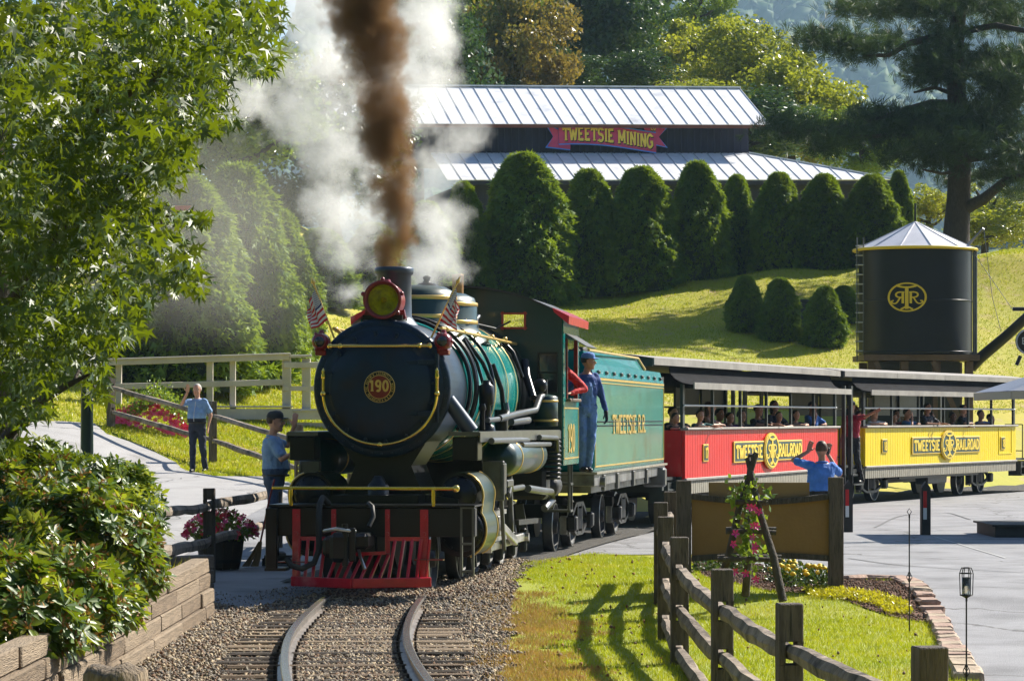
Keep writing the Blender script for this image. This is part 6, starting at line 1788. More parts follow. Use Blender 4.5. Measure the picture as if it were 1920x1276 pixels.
# photographer seen from behind, at the sign
ph = P(1537, 922, 41.5); ph.z = -.28
ss = 1.0
person('dark haired man in bright blue shirt seen from behind photographing the red carriage', ph, R(190), ss, belly=.05, lean=(-.03, 0),
       arms={'L': ((.30, -.28, 1.50), (.10, -.22, 1.62), (-.3, 0, 1), (0, 1, 0)), 'R': ((-.36, -.24, 1.30), (-.20, -.30, 1.58), (-.2, 0, 1), (0, 1, 0)), 'yaw': R(-15)}, legs={'L': ((.13, -.22, .64), (.13, .03, .37)), 'R': ((-.12, -.20, .64), (-.12, .05, .37))}, top='blue', low='black', hair='brown', skin=1, vox=.011)
mb = MB(); mb.box((0, 0, 0), (.14, .09, .10), bev=.015); mb.lathe((0, .04, 0), (0, 1, 0), [(0, .035), (.1, .035), (.102, .03)], n=14); mb.box((0, -.01, .06), (.05, .06, .03), bev=.008)
cm = mb.build('camera_body', T_rubber); cm.location = ph + Vector((-.02 + .12, .30, 1.63 * ss)); tag(cm, 'black camera held up to the face of the man in the bright blue shirt', 'camera')
# conductor on the step of the yellow carriage
cp = yel.world(1.10, -.50, .44)
person('railway guard in crimson waistcoat and black hat waving from the step of the yellow carriage', cp, R(-35), (1.8 + (784 - 752) / (F / 62.3) - .44) / 1.77, lean=(-.02, .0), head=(0, 0, 0),
       arms={'L': ((.42, -.18, 1.44), (.66, -.22, 1.55), (1, 0, .35), (0, -1, 0)), 'R': ((-.20, -.02, 1.15), (-.26, -.05, .9), (0, 0, -1), (1, 0, 0)), 'yaw': R(15)}, legs={'L': ((.16, -.08, .50), (.24, -.02, .09)), 'R': ((-.06, 0, .48), (-.06, .04, .09))},
       top='crimson', low='black', vest='crimson', sleeve='short', hat='brim', skin=1, hair='dark', vox=.012)
# passengers: a few built figures, each then turned and recoloured for its seat
def passenger(car, px, headpy, label, x=.80, top='charcoal', skin=0, hair='dark', pose='rest', yaw=0, long_hair=False, rz=None, sleeve='short', child=1.0):
    y = car.y(px) + (1.2 - x) * .35
    w = car.world(x, y); d = w.y
    zh = 1.8 + (784 - headpy) * d / F
    S = .92 * child
    z = zh - 1.77 * S
    arm = {'yaw': yaw}
    a_ = min(1.40, (1.68 - z) / S)
    if pose == 'rest': arm.update({'L': ((.30, -.14, a_), (.10, -.24, a_), (-1, -.1, 0), (0, 0, -1)), 'R': ((-.28, -.14, a_), (-.05, -.26, a_ + .01), (1, -.1, 0), (0, 0, -1))})
    elif pose == 'lean': arm.update({'L': ((.24, -.18, a_), (.22, -.38, a_), (.2, -1, -.1), (0, 0, -1)), 'R': ((-.22, -.16, a_), (-.02, -.30, a_), (.8, -.5, 0), (0, 0, -1))})
    elif pose == 'face': arm.update({'R': ((-.22, -.22, a_ - .02), (-.06, -.17, a_ + .16), (.1, .1, 1), (0, 1, 0)), 'L': ((.28, -.16, a_), (.10, -.28, a_), (-1, -.2, 0), (0, 0, -1))})
    return person(label, w + Vector((0, 0, z)), -car.ang * 0 + (R(45) if rz is None else rz), S, arms=arm, top=top, skin=skin, hair=hair, bust=True, vox=.018, long_hair=long_hair, sleeve=sleeve, group='passengers in the open carriages')
passenger(red, 1274, 760, 'passenger in dark clothes on the front platform end of the red carriage', x=.5, top='purple')
passenger(red, 1295, 773, 'small child with dark hair low behind the front corner of the red carriage', x=.9, child=.8, top='black')
passenger(red, 1318, 762, 'adult with dark hair behind the child above number 17', x=.6, top='navy')
passenger(red, 1331, 768, 'child leaning over the sill of the red carriage just right of number 17', x=1.0, pose='lean', child=.85, top='teal', rz=R(30))
passenger(red, 1353, 752, 'woman in a sleeveless top in the second window bay of the red carriage', x=.95, long_hair=True, top='charcoal', sleeve='none', rz=R(70), hair='brown')
passenger(red, 1434, 768, 'seated passenger in grey above the oval of the red carriage', x=.7, top='charcoal')
passenger(red, 1452, 757, 'dark haired passenger in black with arms on the sill above RAILROAD', x=.85, top='black', skin=1, pose='lean')
passenger(red, 1482, 771, 'smiling child in a dark shirt low in the fifth bay of the red carriage', x=.95, top='navy', child=.85, rz=R(25))
passenger(red, 1490, 750, 'woman standing behind the smiling child in the red carriage', x=.75, top='navy', long_hair=True, skin=1)
passenger(red, 1517, 768, 'girl with a shoulder strap next to the man in blue in the red carriage', x=.9, top='black', long_hair=True, child=.88)
passenger(red, 1543, 752, 'man in a bright blue shirt covering his face at the rear of the red carriage', x=.95, top='blue', pose='face', skin=1)
passenger(yel, 1632, 770, 'passenger in white shirt just behind the waving railway guard', x=.9, top='white')
passenger(yel, 1656, 765, 'passenger in pale shirt resting arms on the sill above the left 18', x=.95, top='white', pose='rest')
passenger(yel, 1681, 770, 'shaded passenger in dark clothes third from the front of the yellow carriage', x=.6, top='charcoal')
passenger(yel, 1697, 775, 'child holding the sill left of the person in sky blue', x=.9, top='black', child=.85)
passenger(yel, 1718, 765, 'person in a sky blue shirt with bent arm above TWEETSIE on the yellow carriage', x=.95, top='sky', pose='face', rz=R(60))
passenger(yel, 1749, 755, 'man in dark shirt dangling his arm over the oval of the yellow carriage', x=1.05, top='charcoal', pose='lean', skin=1)
passenger(yel, 1773, 775, 'child in teal beside the man dangling his arm', x=.8, top='teal', child=.85)
passenger(yel, 1786, 772, 'shaded passenger in purple above RAILROAD on the yellow carriage', x=.6, top='purple')
passenger(yel, 1806, 772, 'passenger holding the sill with both arms in the fifth bay of the yellow carriage', x=.9, top='black', pose='lean', skin=2)
passenger(yel, 1822, 758, 'man in navy leaning on his elbow toward the rear of the yellow carriage', x=.95, top='navy', pose='rest', rz=R(65))
passenger(yel, 1848, 775, 'shaded passenger right of the man in navy', x=.6, top='charcoal')
passenger(yel, 1876, 775, 'last passenger by the hatch at the right end of the yellow carriage', x=.9, top='black', skin=1, pose='face')
passenger(red, 1378, 768, 'shaded passenger seated behind the first letters of TWEETSIE on the red carriage', x=.5, top='black')
passenger(red, 1400, 772, 'child in purple between the second and third window posts of the red carriage', x=.85, top='purple', child=.86)
passenger(red, 1416, 765, 'passenger in charcoal directly left of the oval on the red carriage', x=.45, top='charcoal', skin=1)
passenger(red, 1468, 768, 'passenger in dark clothes deep inside the red carriage above RAILROAD', x=.3, top='navy', skin=2)
passenger(yel, 1668, 760, 'tall shaded passenger deep inside the yellow carriage behind the pale shirts', x=.3, top='black', skin=2)
passenger(yel, 1735, 768, 'shaded passenger in crimson between sky blue shirt and dangling arm', x=.4, top='crimson', skin=1)
passenger(yel, 1796, 762, 'adult in black deep inside the yellow carriage above the word RAILROAD', x=.35, top='black')
passenger(yel, 1862, 768, 'passenger in sky blue near the rear posts of the yellow carriage', x=.85, top='sky')
# ---------------------------------------------------------------- water tower
W_black = mat('tower_black', (.008, .009, .013), .30, var=.2, vscale=1.5, spec=.25, bump=.05, bscale=1.2)
W_roof = mat('tower_roof', (.55, .55, .60), .5, metal=.2, var=.1, vscale=1)
W_yel = mat('tower_yellow', (.66, .47, .02), .4)
WD = 85.0
wc = P(1716, 665, WD); wt = thing('water_tower', 'round black water tower with yellow monogram and pale conical roof behind the yellow carriage', 'water tower', (wc.x, WD, zg(wc.x, WD)), 0)
wb = wc.z - zg(wc.x, WD); ks = F / WD; RR = 106 / ks; Ht = 198 / ks
mb = MB(); mb.lathe((0, 0, wb), (0, 0, 1), [(0, RR), (Ht, RR)], n=64); tank = mb.build('tank', W_black, wt)
for z in (.02, .5, .985):
    mb = MB(); mb.lathe((0, 0, wb + Ht * z - .02), (0, 0, 1), [(0, RR), (.005, RR + .015), (.045, RR + .015), (.05, RR)], n=64, cap=(False, False)); mb.build('hoop', W_black, tank)
mb = MB()
for k in range(12):
    a0, a1 = 2 * PI * (k + .27) / 12, 2 * PI * (k + 1.27) / 12; r_ = RR + .12; z0, z1 = wb + Ht - .02, wb + Ht + 52 / ks
    pts_ = [Vector((math.cos(a0) * r_, math.sin(a0) * r_, z0)), Vector((math.cos(a1) * r_, math.sin(a1) * r_, z0)), Vector((0, 0, z1))]
    m2 = MB(); m2.add(pts_ + [pts_[0] - Vector((0, 0, .03)), pts_[1] - Vector((0, 0, .03))], [(0, 1, 2), (0, 3, 4, 1)]); m2.beam(pts_[0] + Vector((0, 0, .01)), pts_[2], .035, .025); m2.build('roof_panel', W_roof, wt)
mb = MB(); mb.tube([Vector((math.cos(a) * (RR + .13), math.sin(a) * (RR + .13), wb + Ht - .035)) for a in [2 * PI * k / 48 for k in range(48)]], .045, 8, closed=True); mb.build('rim', W_yel, wt)
mb = MB(); mb.cyl((0, 0, wb + Ht + .7), (0, 0, wb + Ht + 86 / ks), .035, .03, 8); mb.build('spire', W_black, wt)
a = math.atan2(-1, -.22); ex, ey = (1687 - 1716) / ks, -math.sqrt(RR ** 2 - ((1687 - 1716) / ks) ** 2)
rad = Vector((ex, ey, 0)).normalized(); ux_ = Vector((-rad.y, rad.x, 0))
mb = MB(); emblem(mb, Vector((ex, ey, wb + (665 - 561) / ks)) + rad * .02, ux_, (0, 0, 1), 36 / ks, 27 / ks, dep=.02)
# wrap the monogram round the tank
nv = []
for v in mb.v:
    p_ = Vector(v); q_ = p_ - rad * p_.dot(rad); u_ = (p_ - Vector((ex, ey, 0))).dot(ux_); off_ = (p_ - Vector((ex, ey, 0))).dot(rad)
    ang = math.atan2(ey, ex) + u_ / RR; rr = RR + off_
    nv.append((math.cos(ang) * rr, math.sin(ang) * rr, p_.z))
mb.v = nv; tag(mb.build('monogram', W_yel, tank), kind='stuff')
lx = (1607 - 1716) / ks
mb = MB()
for x in (lx - .06, lx + .12): mb.cyl((x, -.5, wb - .2), (x, -.5, wb + Ht + .3), .022, n=8)
lad = mb.build('ladder', T_pipe, wt)
rg = MB(); rg.cyl((lx - .1, -.5, 0), (lx + .16, -.5, 0), .02, n=8); rm = rg.mesh('rung'); rm.materials.append(C_rail)
for k in range(12): put('rung', rm, lad, (0, 0, wb + .1 + k * (Ht + .1) / 11.5))
mb = MB()
for x in (1798, 1810, 1822): mb.cyl(((x - 1716) / ks, -.35, wb + .05), ((x - 1716) / ks, -.35, wb + Ht - .1), .028, n=8)
mb.cyl(((1826 - 1716) / ks, -.3, wb - .05), ((1826 - 1716) / ks, -.3, wb + Ht), .05, n=10)
mb.box(((1812 - 1716) / ks, -.3, wb + Ht + .02), (.65, .3, .05)); mb.box(((1812 - 1716) / ks, -.3, wb + .02), (.6, .3, .06)); mb.box(((1812 - 1716) / ks, -.3, wb + Ht * .5), (.5, .05, .04))
tag(mb.build('guide_frame', T_pipe, wt), kind='stuff')
mb = MB(); mb.tube([((1815 - 1716) / ks, -.6, wb - .35), ((1830 - 1716) / ks, -.8, wb - .1), ((1870 - 1716) / ks, -1.6, wb + .5), ((1915 - 1716) / ks, -2.6, wb + 1.25), ((1960 - 1716) / ks, -3.2, wb + 1.7)], [.17, .16, .15, .14, .13], 14); mb.build('spout', W_black, wt)
mb = MB(); mb.tube([((1812 - 1716) / ks, -.3, wb + Ht + .1), ((1838 - 1716) / ks, -.6, wb + Ht + .55)], .04, 8); mb.tube([((1838 - 1716) / ks, -.6, wb + Ht + .55), ((1850 - 1716) / ks, -1.0, wb + 1.6), ((1860 - 1716) / ks, -1.6, wb + .6)], .008, 5); mb.tube([((1822 - 1716) / ks, -.6, wb + Ht - .2), ((1880 - 1716) / ks, -1.8, wb + 1.2)], .008, 5); tag(mb.build('spout_cable', T_pipe, wt), kind='stuff')
mb = MB(); mb.box((0, 0, wb - .10), (RR * 2.02, RR * 1.7, .16)); mb.build('platform', T_wood, wt)
for x in (-1, -.33, .33, 1):
    for y in (-.8, .8):
        mb = MB(); mb.box((x * RR * .85, y * RR * .8, wb / 2 - .2), (.22, .22, wb), bev=.01); mb.build('post', T_wood, wt)
mb = MB(); mb.box((0, .3, wb / 2 - .1), (RR * 1.5, RR * .9, wb - .2)); mb.build('base_enclosure', C_dark, wt)
for x in (-.8, .2): 
    mb = MB(); mb.beam((x * RR, -.8 * RR, wb - .2), ((x + .45) * RR, -.8 * RR, wb * .1), .08, .14); mb.build('brace', T_wood, wt)

# ---------------------------------------------------------------- plaza furniture
K_ = thing('kiosk', 'corner of a kiosk with pale sloping metal roof at the right edge', 'kiosk', (9.25, 46.2, 0))
kz = 1.8 + (784 - 732) / (F / 45)
mb = MB(); c0, c1, c2_, c3, top_ = (-1.75, -1.4, kz), (2.4, -1.4, kz), (2.4, 2.2, kz), (-1.75, 2.2, kz), (.4, .4, kz + .75)
mb.add([c0, c1, c2_, c3, top_], [(0, 1, 4), (1, 2, 4), (2, 3, 4), (3, 0, 4)]); mb.build('roof', mat('kiosk_roof', (.20, .22, .28), .5, metal=.2, var=.1), K_)
mb = MB(); mb.box((.325, -1.4, kz - .07), (4.15, .04, .12)); mb.box((-1.75, .4, kz - .07), (.04, 3.6, .12)); tag(mb.build('fascia', mat('fascia_beige', (.45, .38, .28), .7), K_), kind='stuff')
for x, y in ((-.2, -1.2), (2.2, -1.2), (-.2, 2.0), (2.2, 2.0)): 
    mb = MB(); mb.box((x, y, kz / 2 - .05), (.12, .12, kz)); mb.build('post', C_dark, K_)
mb = MB(); mb.box((1.2, .4, .6), (2.2, 2.2, 1.1), bev=.02); mb.build('counter', C_dark, K_)
p = G(1866, 1008); mb = MB(); mb.box((1.6, .9, .09), (3.2, 1.8, .18), bev=.01); mb.box((1.6, .9, .19), (3.3, 1.9, .03)); o = mb.build('low_platform', mat('platform_dark', (.03, .028, .026), .7, var=.3)); o.location = p; tag(o, 'low dark wooden platform on the asphalt under the kiosk at the right edge', 'platform')
M_bol = mat('bollard_dark', (.03, .026, .024), .7, var=.3, vscale=4); M_bred = mat('reflector_red', (.55, .01, .02), .35); M_bwht = mat('reflector_white', (.7, .7, .72), .35)
bo = thing('bollard', 'dark timber bollard with red and white reflector standing beside the brown sign board', 'bollard', G(1590, 998), 0, 'bollards along the crossing')
mb = MB(); mb.prism([(-.07, -.07, 0), (.07, -.07, 0), (.07, -.07, .74), (0, -.07, .84), (-.07, -.07, .74)], (0, 1, 0), .14); mb.build('post', M_bol, bo)
mb = MB(); mb.box((-.02, -.074, .56), (.055, .008, .26)); mb.build('red_reflector', M_bred, bo)
mb = MB(); mb.box((-.02, -.074, .34), (.055, .008, .18)); mb.build('white_reflector', M_bwht, bo)
copy_tree(bo, None, G(1735, 1003), R(4), 'dark timber bollard with red and white reflector standing alone in the open asphalt')
# worn arc marks
for nm, pts in (('tyre_mark', [(1150, 1003), (1300, 1000), (1500, 1000)]), ('chalk_line', [(1745, 1005), (1800, 1022), (1885, 1048)]), ('tyre_mark', [(1640, 990), (1690, 968), (1770, 962), (1820, 975)]), ('tyre_mark', [(1590, 1048), (1700, 1062), (1920, 1075)])):
    q_ = [G(*a_) for a_ in pts]; w_ = .012 if nm == 'chalk_line' else .02
    q_ = catmull([(a_.x, a_.y) for a_ in q_], 8)
    L1 = offs(q_, w_); L2 = offs(q_, -w_)
    mb = MB(); mb.grid([[Vector((a_.x, a_.y, zg(a_.x, a_.y) + .018)), Vector((b_.x, b_.y, zg(b_.x, b_.y) + .018))] for a_, b_ in zip(L1, L2)])
    tag(mb.build(nm, M_line if nm == 'chalk_line' else mat('rubber_mark', (.13, .13, .135), .8)), kind='structure')
# round hanging sign at the edge of the view
hs = thing('round_sign', 'black round hanging sign with pale rim cut by the right edge above the carriages', 'sign', P(1928, 640, 46))
mb = MB(); mb.lathe((0, 0, 0), (0, -1, 0), [(0, .20), (.03, .20)], n=36); d_ = mb.build('disc', M_blk, hs)
mb = MB(); mb.tube([(math.cos(a) * .185, -.035, math.sin(a) * .185) for a in [2 * PI * k / 36 for k in range(36)]], .012, 6, closed=True); mb.build('rim', C_rail, hs)
mb = MB(); text(mb, 'E', (-.075, -.032, -.04), (1, 0, 0), (0, 0, 1), .10, .8, w=.2, dep=.1); mb.build('letter', C_rail, hs)
mb = MB(); mb.tube([(-.24, 0, .5), (.35, 0, .5)], .03, 8); mb.tube([(0, 0, .5), (0, 0, .2)], .012, 6); mb.tube([(-.12, 0, -.22), (-.18, 0, -.36)], .03, 8); mb.cyl((.35, 0, -2.95), (.35, 0, .6), .04, n=10); tag(mb.build('bracket', M_blk, hs), kind='stuff')

# ---------------------------------------------------------------- weathered split rail fences
M_post = [mat('fence_wood', (.13, .105, .085), .9, var=.4, vscale=3, stretch=(9, 9, 1), bump=1, bscale=12, dirt=((.03, .028, .025), 6, .5, .72)),
          mat('fence_wood_dark', (.075, .062, .052), .9, var=.4, vscale=3, stretch=(9, 9, 1), bump=1, bscale=12)]
M_railw = mat('split_rail_wood', (.25, .20, .155), .88, var=.45, vscale=2.2, stretch=(1, 1, 1), bump=1, bscale=22, dirt=((.06, .05, .04), 5, .5, .7))
def rail_mesh(mb, a, b, w, h, seed, taper=.6):
    r = random.Random(seed); a, b = Vector(a), Vector(b); d = (b - a).normalized(); x = d.cross(Vector((0, 0, 1))).normalized(); z = x.cross(d)
    n = 11; rr = []
    prof_ = [(-.5, -.35), (-.1, -.55), (.42, -.42), (.55, .05), (.30, .50), (-.25, .55), (-.55, .15)]
    for i in range(n):
        t = i / (n - 1); k = 1 - (1 - taper) * max(0, abs(t - .5) * 2 - .75) * 4
        c = a.lerp(b, t) + z * (-.02 * math.sin(t * PI) + r.uniform(-.007, .007)) + x * r.uniform(-.006, .006)
        rr.append([c + x * (px_ * w * k + r.uniform(-.006, .006)) + z * (pz_ * h * k + r.uniform(-.006, .006)) for px_, pz_ in prof_])
    mb.ring(rr, smooth=False)
def post_mesh(mb, p, h, w, holes, seed, dirv, below=.25):
    """square post with oval mortices cut as dark recesses framed by the wood: built as stacked pieces"""
    r = random.Random(seed); d = Vector((dirv[0], dirv[1], 0)).normalized(); x = Vector((d.y, -d.x, 0))
    M = Matrix((x, d, Vector((0, 0, 1)))).transposed()
    zs = [-below] + sum([[hz - .065, hz + .065] for hz in sorted(holes)], []) + [h]
    for i in range(0, len(zs), 2):
        mb.box(Vector(p) + Vector((0, 0, (zs[i] + zs[i + 1]) / 2)), (w, w, zs[i + 1] - zs[i]), M, bev=.006)
    for hz in holes:
        for s_ in (-1, 1): mb.box(Vector(p) + x * s_ * (w * .5 - w * .13) + Vector((0, 0, hz)), (w * .26, w, .135), M)
def fence(label, posts, ph, w, railz, group=None, railw=.10, railh=.11, dark=0, extra=None, over=.12):
    o = thing('split_rail_fence', label, 'fence', (0, 0, 0), 0, group)
    n = len(posts)
    for i, p in enumerate(posts):
        a = posts[max(0, i - 1)]; b = posts[min(n - 1, i + 1)]; d = (Vector(b[:2]) - Vector(a[:2]))
        z = zg(p[0], p[1]) if len(p) < 3 else p[2]
        h = ph if len(p) < 4 else p[3]
        mb = MB(); post_mesh(mb, (p[0], p[1], z), h, w, [h - r_ for r_ in railz], i, d); mb.build('post', M_post[dark if i % 3 else 0], o)
    for i in range(n - 1):
        a, b = posts[i], posts[i + 1]
        za = (zg(a[0], a[1]) if len(a) < 3 else a[2]) + (ph if len(a) < 4 else a[3]); zb = (zg(b[0], b[1]) if len(b) < 3 else b[2]) + (ph if len(b) < 4 else b[3])
        d = Vector((b[0] - a[0], b[1] - a[1], 0)).normalized()
        for k, rz_ in enumerate(railz):
            A = Vector((a[0], a[1], za - rz_ + .012)) - d * over; B = Vector((b[0], b[1], zb - rz_ - .012)) + d * over
            mb = MB(); rail_mesh(mb, A, B, railw * random.uniform(.85, 1.1), railh * random.uniform(.85, 1.1), i * 7 + k, .5); mb.build('rail', M_railw, o)
    return o
RP = []
for cx, yt, s_ in ((1257, 921, 171), (1239, 941, 186), (1248, 968, 214), (1274, 1006, 236), (1354, 1066, 279), (1480, 1130, 329), (1743, 1211, 407)):
    d_ = F / s_; x_ = (cx - 960) / s_; zt_ = 1.8 + (784 - yt) / s_; z_ = zg(x_, d_); RP.append((x_, d_, z_, zt_ - z_))
RP.append((2.6, 10.8, -.3, 1.05))
fence('weathered split rail fence running from the lower right corner to the brown notice board', RP[::1], 1.05, .14, (.28, .60, .92), railw=.09, railh=.11)
fence('split rail fence left of the track with the flower tub standing behind it', [(-3.45, 28.2, .1, 1.0), (-3.345, 33, 0, 1.03), (-3.2, 40.8, .0, 1.0)], 1.03, .125, (.19, .58), railw=.09, railh=.10, dark=1)
BP = []
for cx, yb, yt in ((208, 800, 700), (399, 866, 752), (560, 905, 795), (660, 930, 815)):
    g_ = G(cx, yb, 30); s_ = F / g_.y; BP.append((g_.x, g_.y, g_.z, (yb - yt) / s_))
fence('brown split rail fence crossing the grass behind the white haired waving man', BP, 1.1, .14, (.30, .82), railw=.10, railh=.10)

# ---------------------------------------------------------------- back of the notice board
M_brd = mat('board_brown', (.26, .145, .042), .75, var=.1, vscale=2, bump=.2, bscale=30)
M_brd2 = mat('board_tan', (.25, .155, .06), .75, var=.1, vscale=2)
s_ = 180.0; sd = F / s_
nb = thing('notice_board', 'back of a large brown notice board between two grey posts beside the fence', 'notice board', (0, 0, 0))
for cx, w_, yt in ((1282, .15, 900), (1567, .15, 894)):
    x_ = (cx - 960) / s_; zt_ = 1.8 + (784 - yt) / s_
    mb = MB(); mb.box((x_, sd, (zt_ - .3) / 2), (w_, .15, zt_ + .3), bev=.006); mb.build('post', M_post[0], nb)
def SX(px): return (px - 960) / s_
def SZ(py): return 1.8 + (784 - py) / s_
mb = MB(); tp = [(SX(1297 + 257 * k / 12), SZ(930 + 10 * math.sin(PI * k / 12))) for k in range(13)]; bt = [(SX(1297 + 257 * k / 12), SZ(1046 - 6 * math.sin(PI * k / 12))) for k in range(13)]
mb.prism([(x, sd - .02, z) for x, z in bt] + [(x, sd - .02, z) for x, z in tp[::-1]], (0, 1, 0), .02); mb.build('panel', M_brd, nb)
for q_, nm in ((tp, 'top_rail'), (bt, 'bottom_rail')):
    mb = MB()
    mb.ring([[Vector((x, sd - .05, z - .03)), Vector((x, sd + .04, z - .03)), Vector((x, sd + .04, z + .03)), Vector((x, sd - .05, z + .03))] for x, z in q_], smooth=False); mb.build(nm, M_post[1], nb)
mb = MB(); mb.box(((SX(1329) + SX(1518)) / 2, sd + .02, (SZ(904) + SZ(936)) / 2), (SX(1518) - SX(1329), .025, SZ(904) - SZ(936))); mb.build('header_board', M_brd2, nb)

# rustic tripod trellis with a climbing mandevilla
ts = 190.0; td = F / ts
tr = thing('rustic_trellis', 'rustic tripod trellis of rough branches in front of the brown notice board', 'trellis', (0, 0, 0))
def TP(px, py, dy=0): return P(px, py, td + dy)
Lg = [((1341, 1062), (1418, 848), .1, .0), ((1468, 1106), (1402, 858), -.35, .05), ((1398, 1075), (1408, 850), .55, .1)]
for (a_, b_, d0_, d1_) in Lg:
    A, B = TP(*a_, d0_), TP(*b_, d1_); A.z = min(A.z, .02)
    mb = MB(); mb.tube([A, A.lerp(B, .3) + Vector((.015, 0, 0)), A.lerp(B, .6) - Vector((.012, 0, 0)), B], [.042, .038, .034, .028], 8); mb.build('leg', M_post[1], tr)
for py, xa, xb in ((941, 1381, 1437), (996, 1363, 1453), (1048, 1347, 1463)):
    for k, (dy0, dy1) in enumerate(((-.12, -.12), (.2, .25))):
        A, B = TP(xa - 2, py - 4 * k, dy0), TP(xb + 2, py + 2 - 6 * k, dy1)
        mb = MB(); mb.tube([A, A.lerp(B, .5) + Vector((0, 0, .01)), B], .026, 7); mb.build('crossbar', M_post[1], tr)
M_vine = leafmat('vine_leaf', (.05, .12, .015), (.16, .24, .02), (.4, .5, .03), vscale=3, tw=.4)
M_mand = mat('mandevilla_pink', (.75, .03, .28), .5)
vn = thing('climbing_vine', 'climbing vine with pink trumpet flowers growing up the rustic trellis', 'vine', (0, 0, 0))
r = random.Random(8); rn = np.random.RandomState(8); pos = []
for px, py, w_, h_, n_ in ((1398, 915, 30, 22, 60), (1378, 930, 16, 10, 26), (1412, 960, 24, 50, 110), (1400, 1000, 24, 60, 120), (1408, 1040, 30, 40, 100), (1440, 925, 10, 12, 14)):
    for _ in range(n_): pos.append(TP(px + r.gauss(0, w_ / 2), py + r.gauss(0, h_ / 2), r.uniform(-.2, .2)))
pos = np.array([list(q) for q in pos]); tv = [(0, 0, 0), (.35, .45, .05), (0, 1, 0), (-.35, .45, .05)]
V, Fc = scatter(tv, [(0, 1, 2), (0, 2, 3)], pos, rotmats(len(pos), rn), rn.uniform(.05, .085, len(pos)))
tag(put('foliage', npmesh('foliage', V, Fc, M_vine), vn), kind='stuff')
fl = MB()
for k in range(5):
    a0 = 2 * PI * k / 5; c_ = lambda a_, rr_, z_: (math.cos(a_) * rr_, -z_, math.sin(a_) * rr_)
    fl.add([(0, 0, 0), c_(a0 - .45, .03, .02), c_(a0, .045, .025), c_(a0 + .45, .03, .02)], [(0, 1, 2), (0, 2, 3)])
fme = fl.mesh('blossom'); fme.materials.append(M_mand)
for px, py in ((1412, 951), (1424, 958), (1406, 950), (1413, 984), (1417, 986), (1413, 1008), (1415, 1024), (1413, 1030), (1379, 1000), (1373, 1019), (1399, 1074), (1376, 1070), (1418, 1085)): 
    q_ = TP(px, py, -.22); put('blossom', fme, vn, q_, (r.uniform(-.5, .5), r.uniform(-.5, .5), r.uniform(-.6, .6)))
mb = MB(); mb.tube([TP(1400, 1075), TP(1408, 1020, .05), TP(1404, 970), TP(1410, 920, .05), TP(1398, 905)], .008, 6); mb.build('stem', M_post[1], vn)

# marigolds
M_mar = mat('marigold_yellow', (.85, .60, .01), .6, var=.1, vscale=30); M_marl = leafmat('marigold_leaf', (.02, .06, .012), (.06, .12, .015), (.15, .22, .02), vscale=3, tw=.3)
blm = MB(); blm.ball((0, 0, 0), 1, 8, 6, (1, 1, .75)); blm.v = [(x * (1 + .14 * math.sin(x * 9 + z * 8)), y * (1 + .14 * math.cos(y * 9 - z * 7)), z) for x, y, z in blm.v]; bme = blm.mesh('blossom'); bme.materials.append(M_mar)
MG = [(1322, 1062), (1350, 1058), (1385, 1062), (1452, 1064), (1478, 1070), (1505, 1078), (1532, 1086), (1548, 1092), (1490, 1092), (1462, 1082)]
nm_ = ['by the left grey post of the notice board', 'just right of the left post', 'under the left leg of the trellis', 'right of the front trellis leg', 'in the middle of the row under the board', 'fourth from the right post', 'second from the right post', 'at the foot of the right grey post', 'at the front edge of the bed right of the trellis', 'directly beside the front trellis leg foot']
def plantfol(n, rx, rz, size, m, seed, nm='foliage'):
    rn = np.random.RandomState(seed); d = rn.normal(size=(n, 3)); d /= np.linalg.norm(d, axis=1)[:, None]; d[:, 2] = np.abs(d[:, 2]); q = d * [rx, rx, rz] * (rn.rand(n, 1) ** .4)
    V, Fc = scatter([(0, 0, 0), (.3, .45, .1), (0, 1, 0), (-.3, .45, .1)], [(0, 1, 2), (0, 2, 3)], q, frames(d + rn.normal(size=(n, 3)) * .5, rn.uniform(0, 6, n)), rn.uniform(.6, 1.2, n) * size)
    return npmesh(nm, V, Fc, m)
mf = [plantfol(220, .15, .20, .05, M_marl, k) for k in range(3)]
for i, (px, py) in enumerate(MG):
    g_ = G(px, py + 14, 20); pl_ = thing('marigold_plant', 'yellow marigold plant ' + nm_[i], 'flowers', (g_.x, g_.y, g_.z + .03), random.uniform(0, 6), 'marigolds below the notice board')
    tag(put('foliage', mf[i % 3], pl_), kind='stuff')
    for k in range(6):
        a_ = k * 1.05 + r.random(); q_ = r.uniform(.03, .14); sz = r.uniform(.022, .034)
        put('blossom', bme, pl_, (math.cos(a_) * q_, math.sin(a_) * q_, .21 - q_ * .5 + r.uniform(-.02, .02)), None, (sz, sz, sz))
M_sed = leafmat('golden_cover', (.30, .30, .01), (.62, .55, .02), (.75, .7, .03), vscale=2, tw=.35)
def lowcover(name, poly, n, size, m, label, seed, h=.05):
    rn = np.random.RandomState(seed); xs = [p[0] for p in poly]; ys = [p[1] for p in poly]; x = rn.uniform(min(xs), max(xs), n * 3); y = rn.uniform(min(ys), max(ys), n * 3); ok = inpoly(poly, x, y); x, y = x[ok][:n], y[ok][:n]
    q = np.stack([x, y, zt(x, y) + .03 + rn.rand(len(x)) * h], -1)
    V, Fc = scatter([(0, 0, 0), (.3, .45, .1), (0, 1, 0), (-.3, .45, .1)], [(0, 1, 2), (0, 2, 3)], q, frames(rn.normal(size=(len(x), 3)) + [0, 0, .6], rn.uniform(0, 6, len(x))), rn.uniform(.6, 1.2, len(x)) * size)
    return tag(put(name, npmesh(name, V, Fc, m)), label, 'ground cover', None, 'stuff')
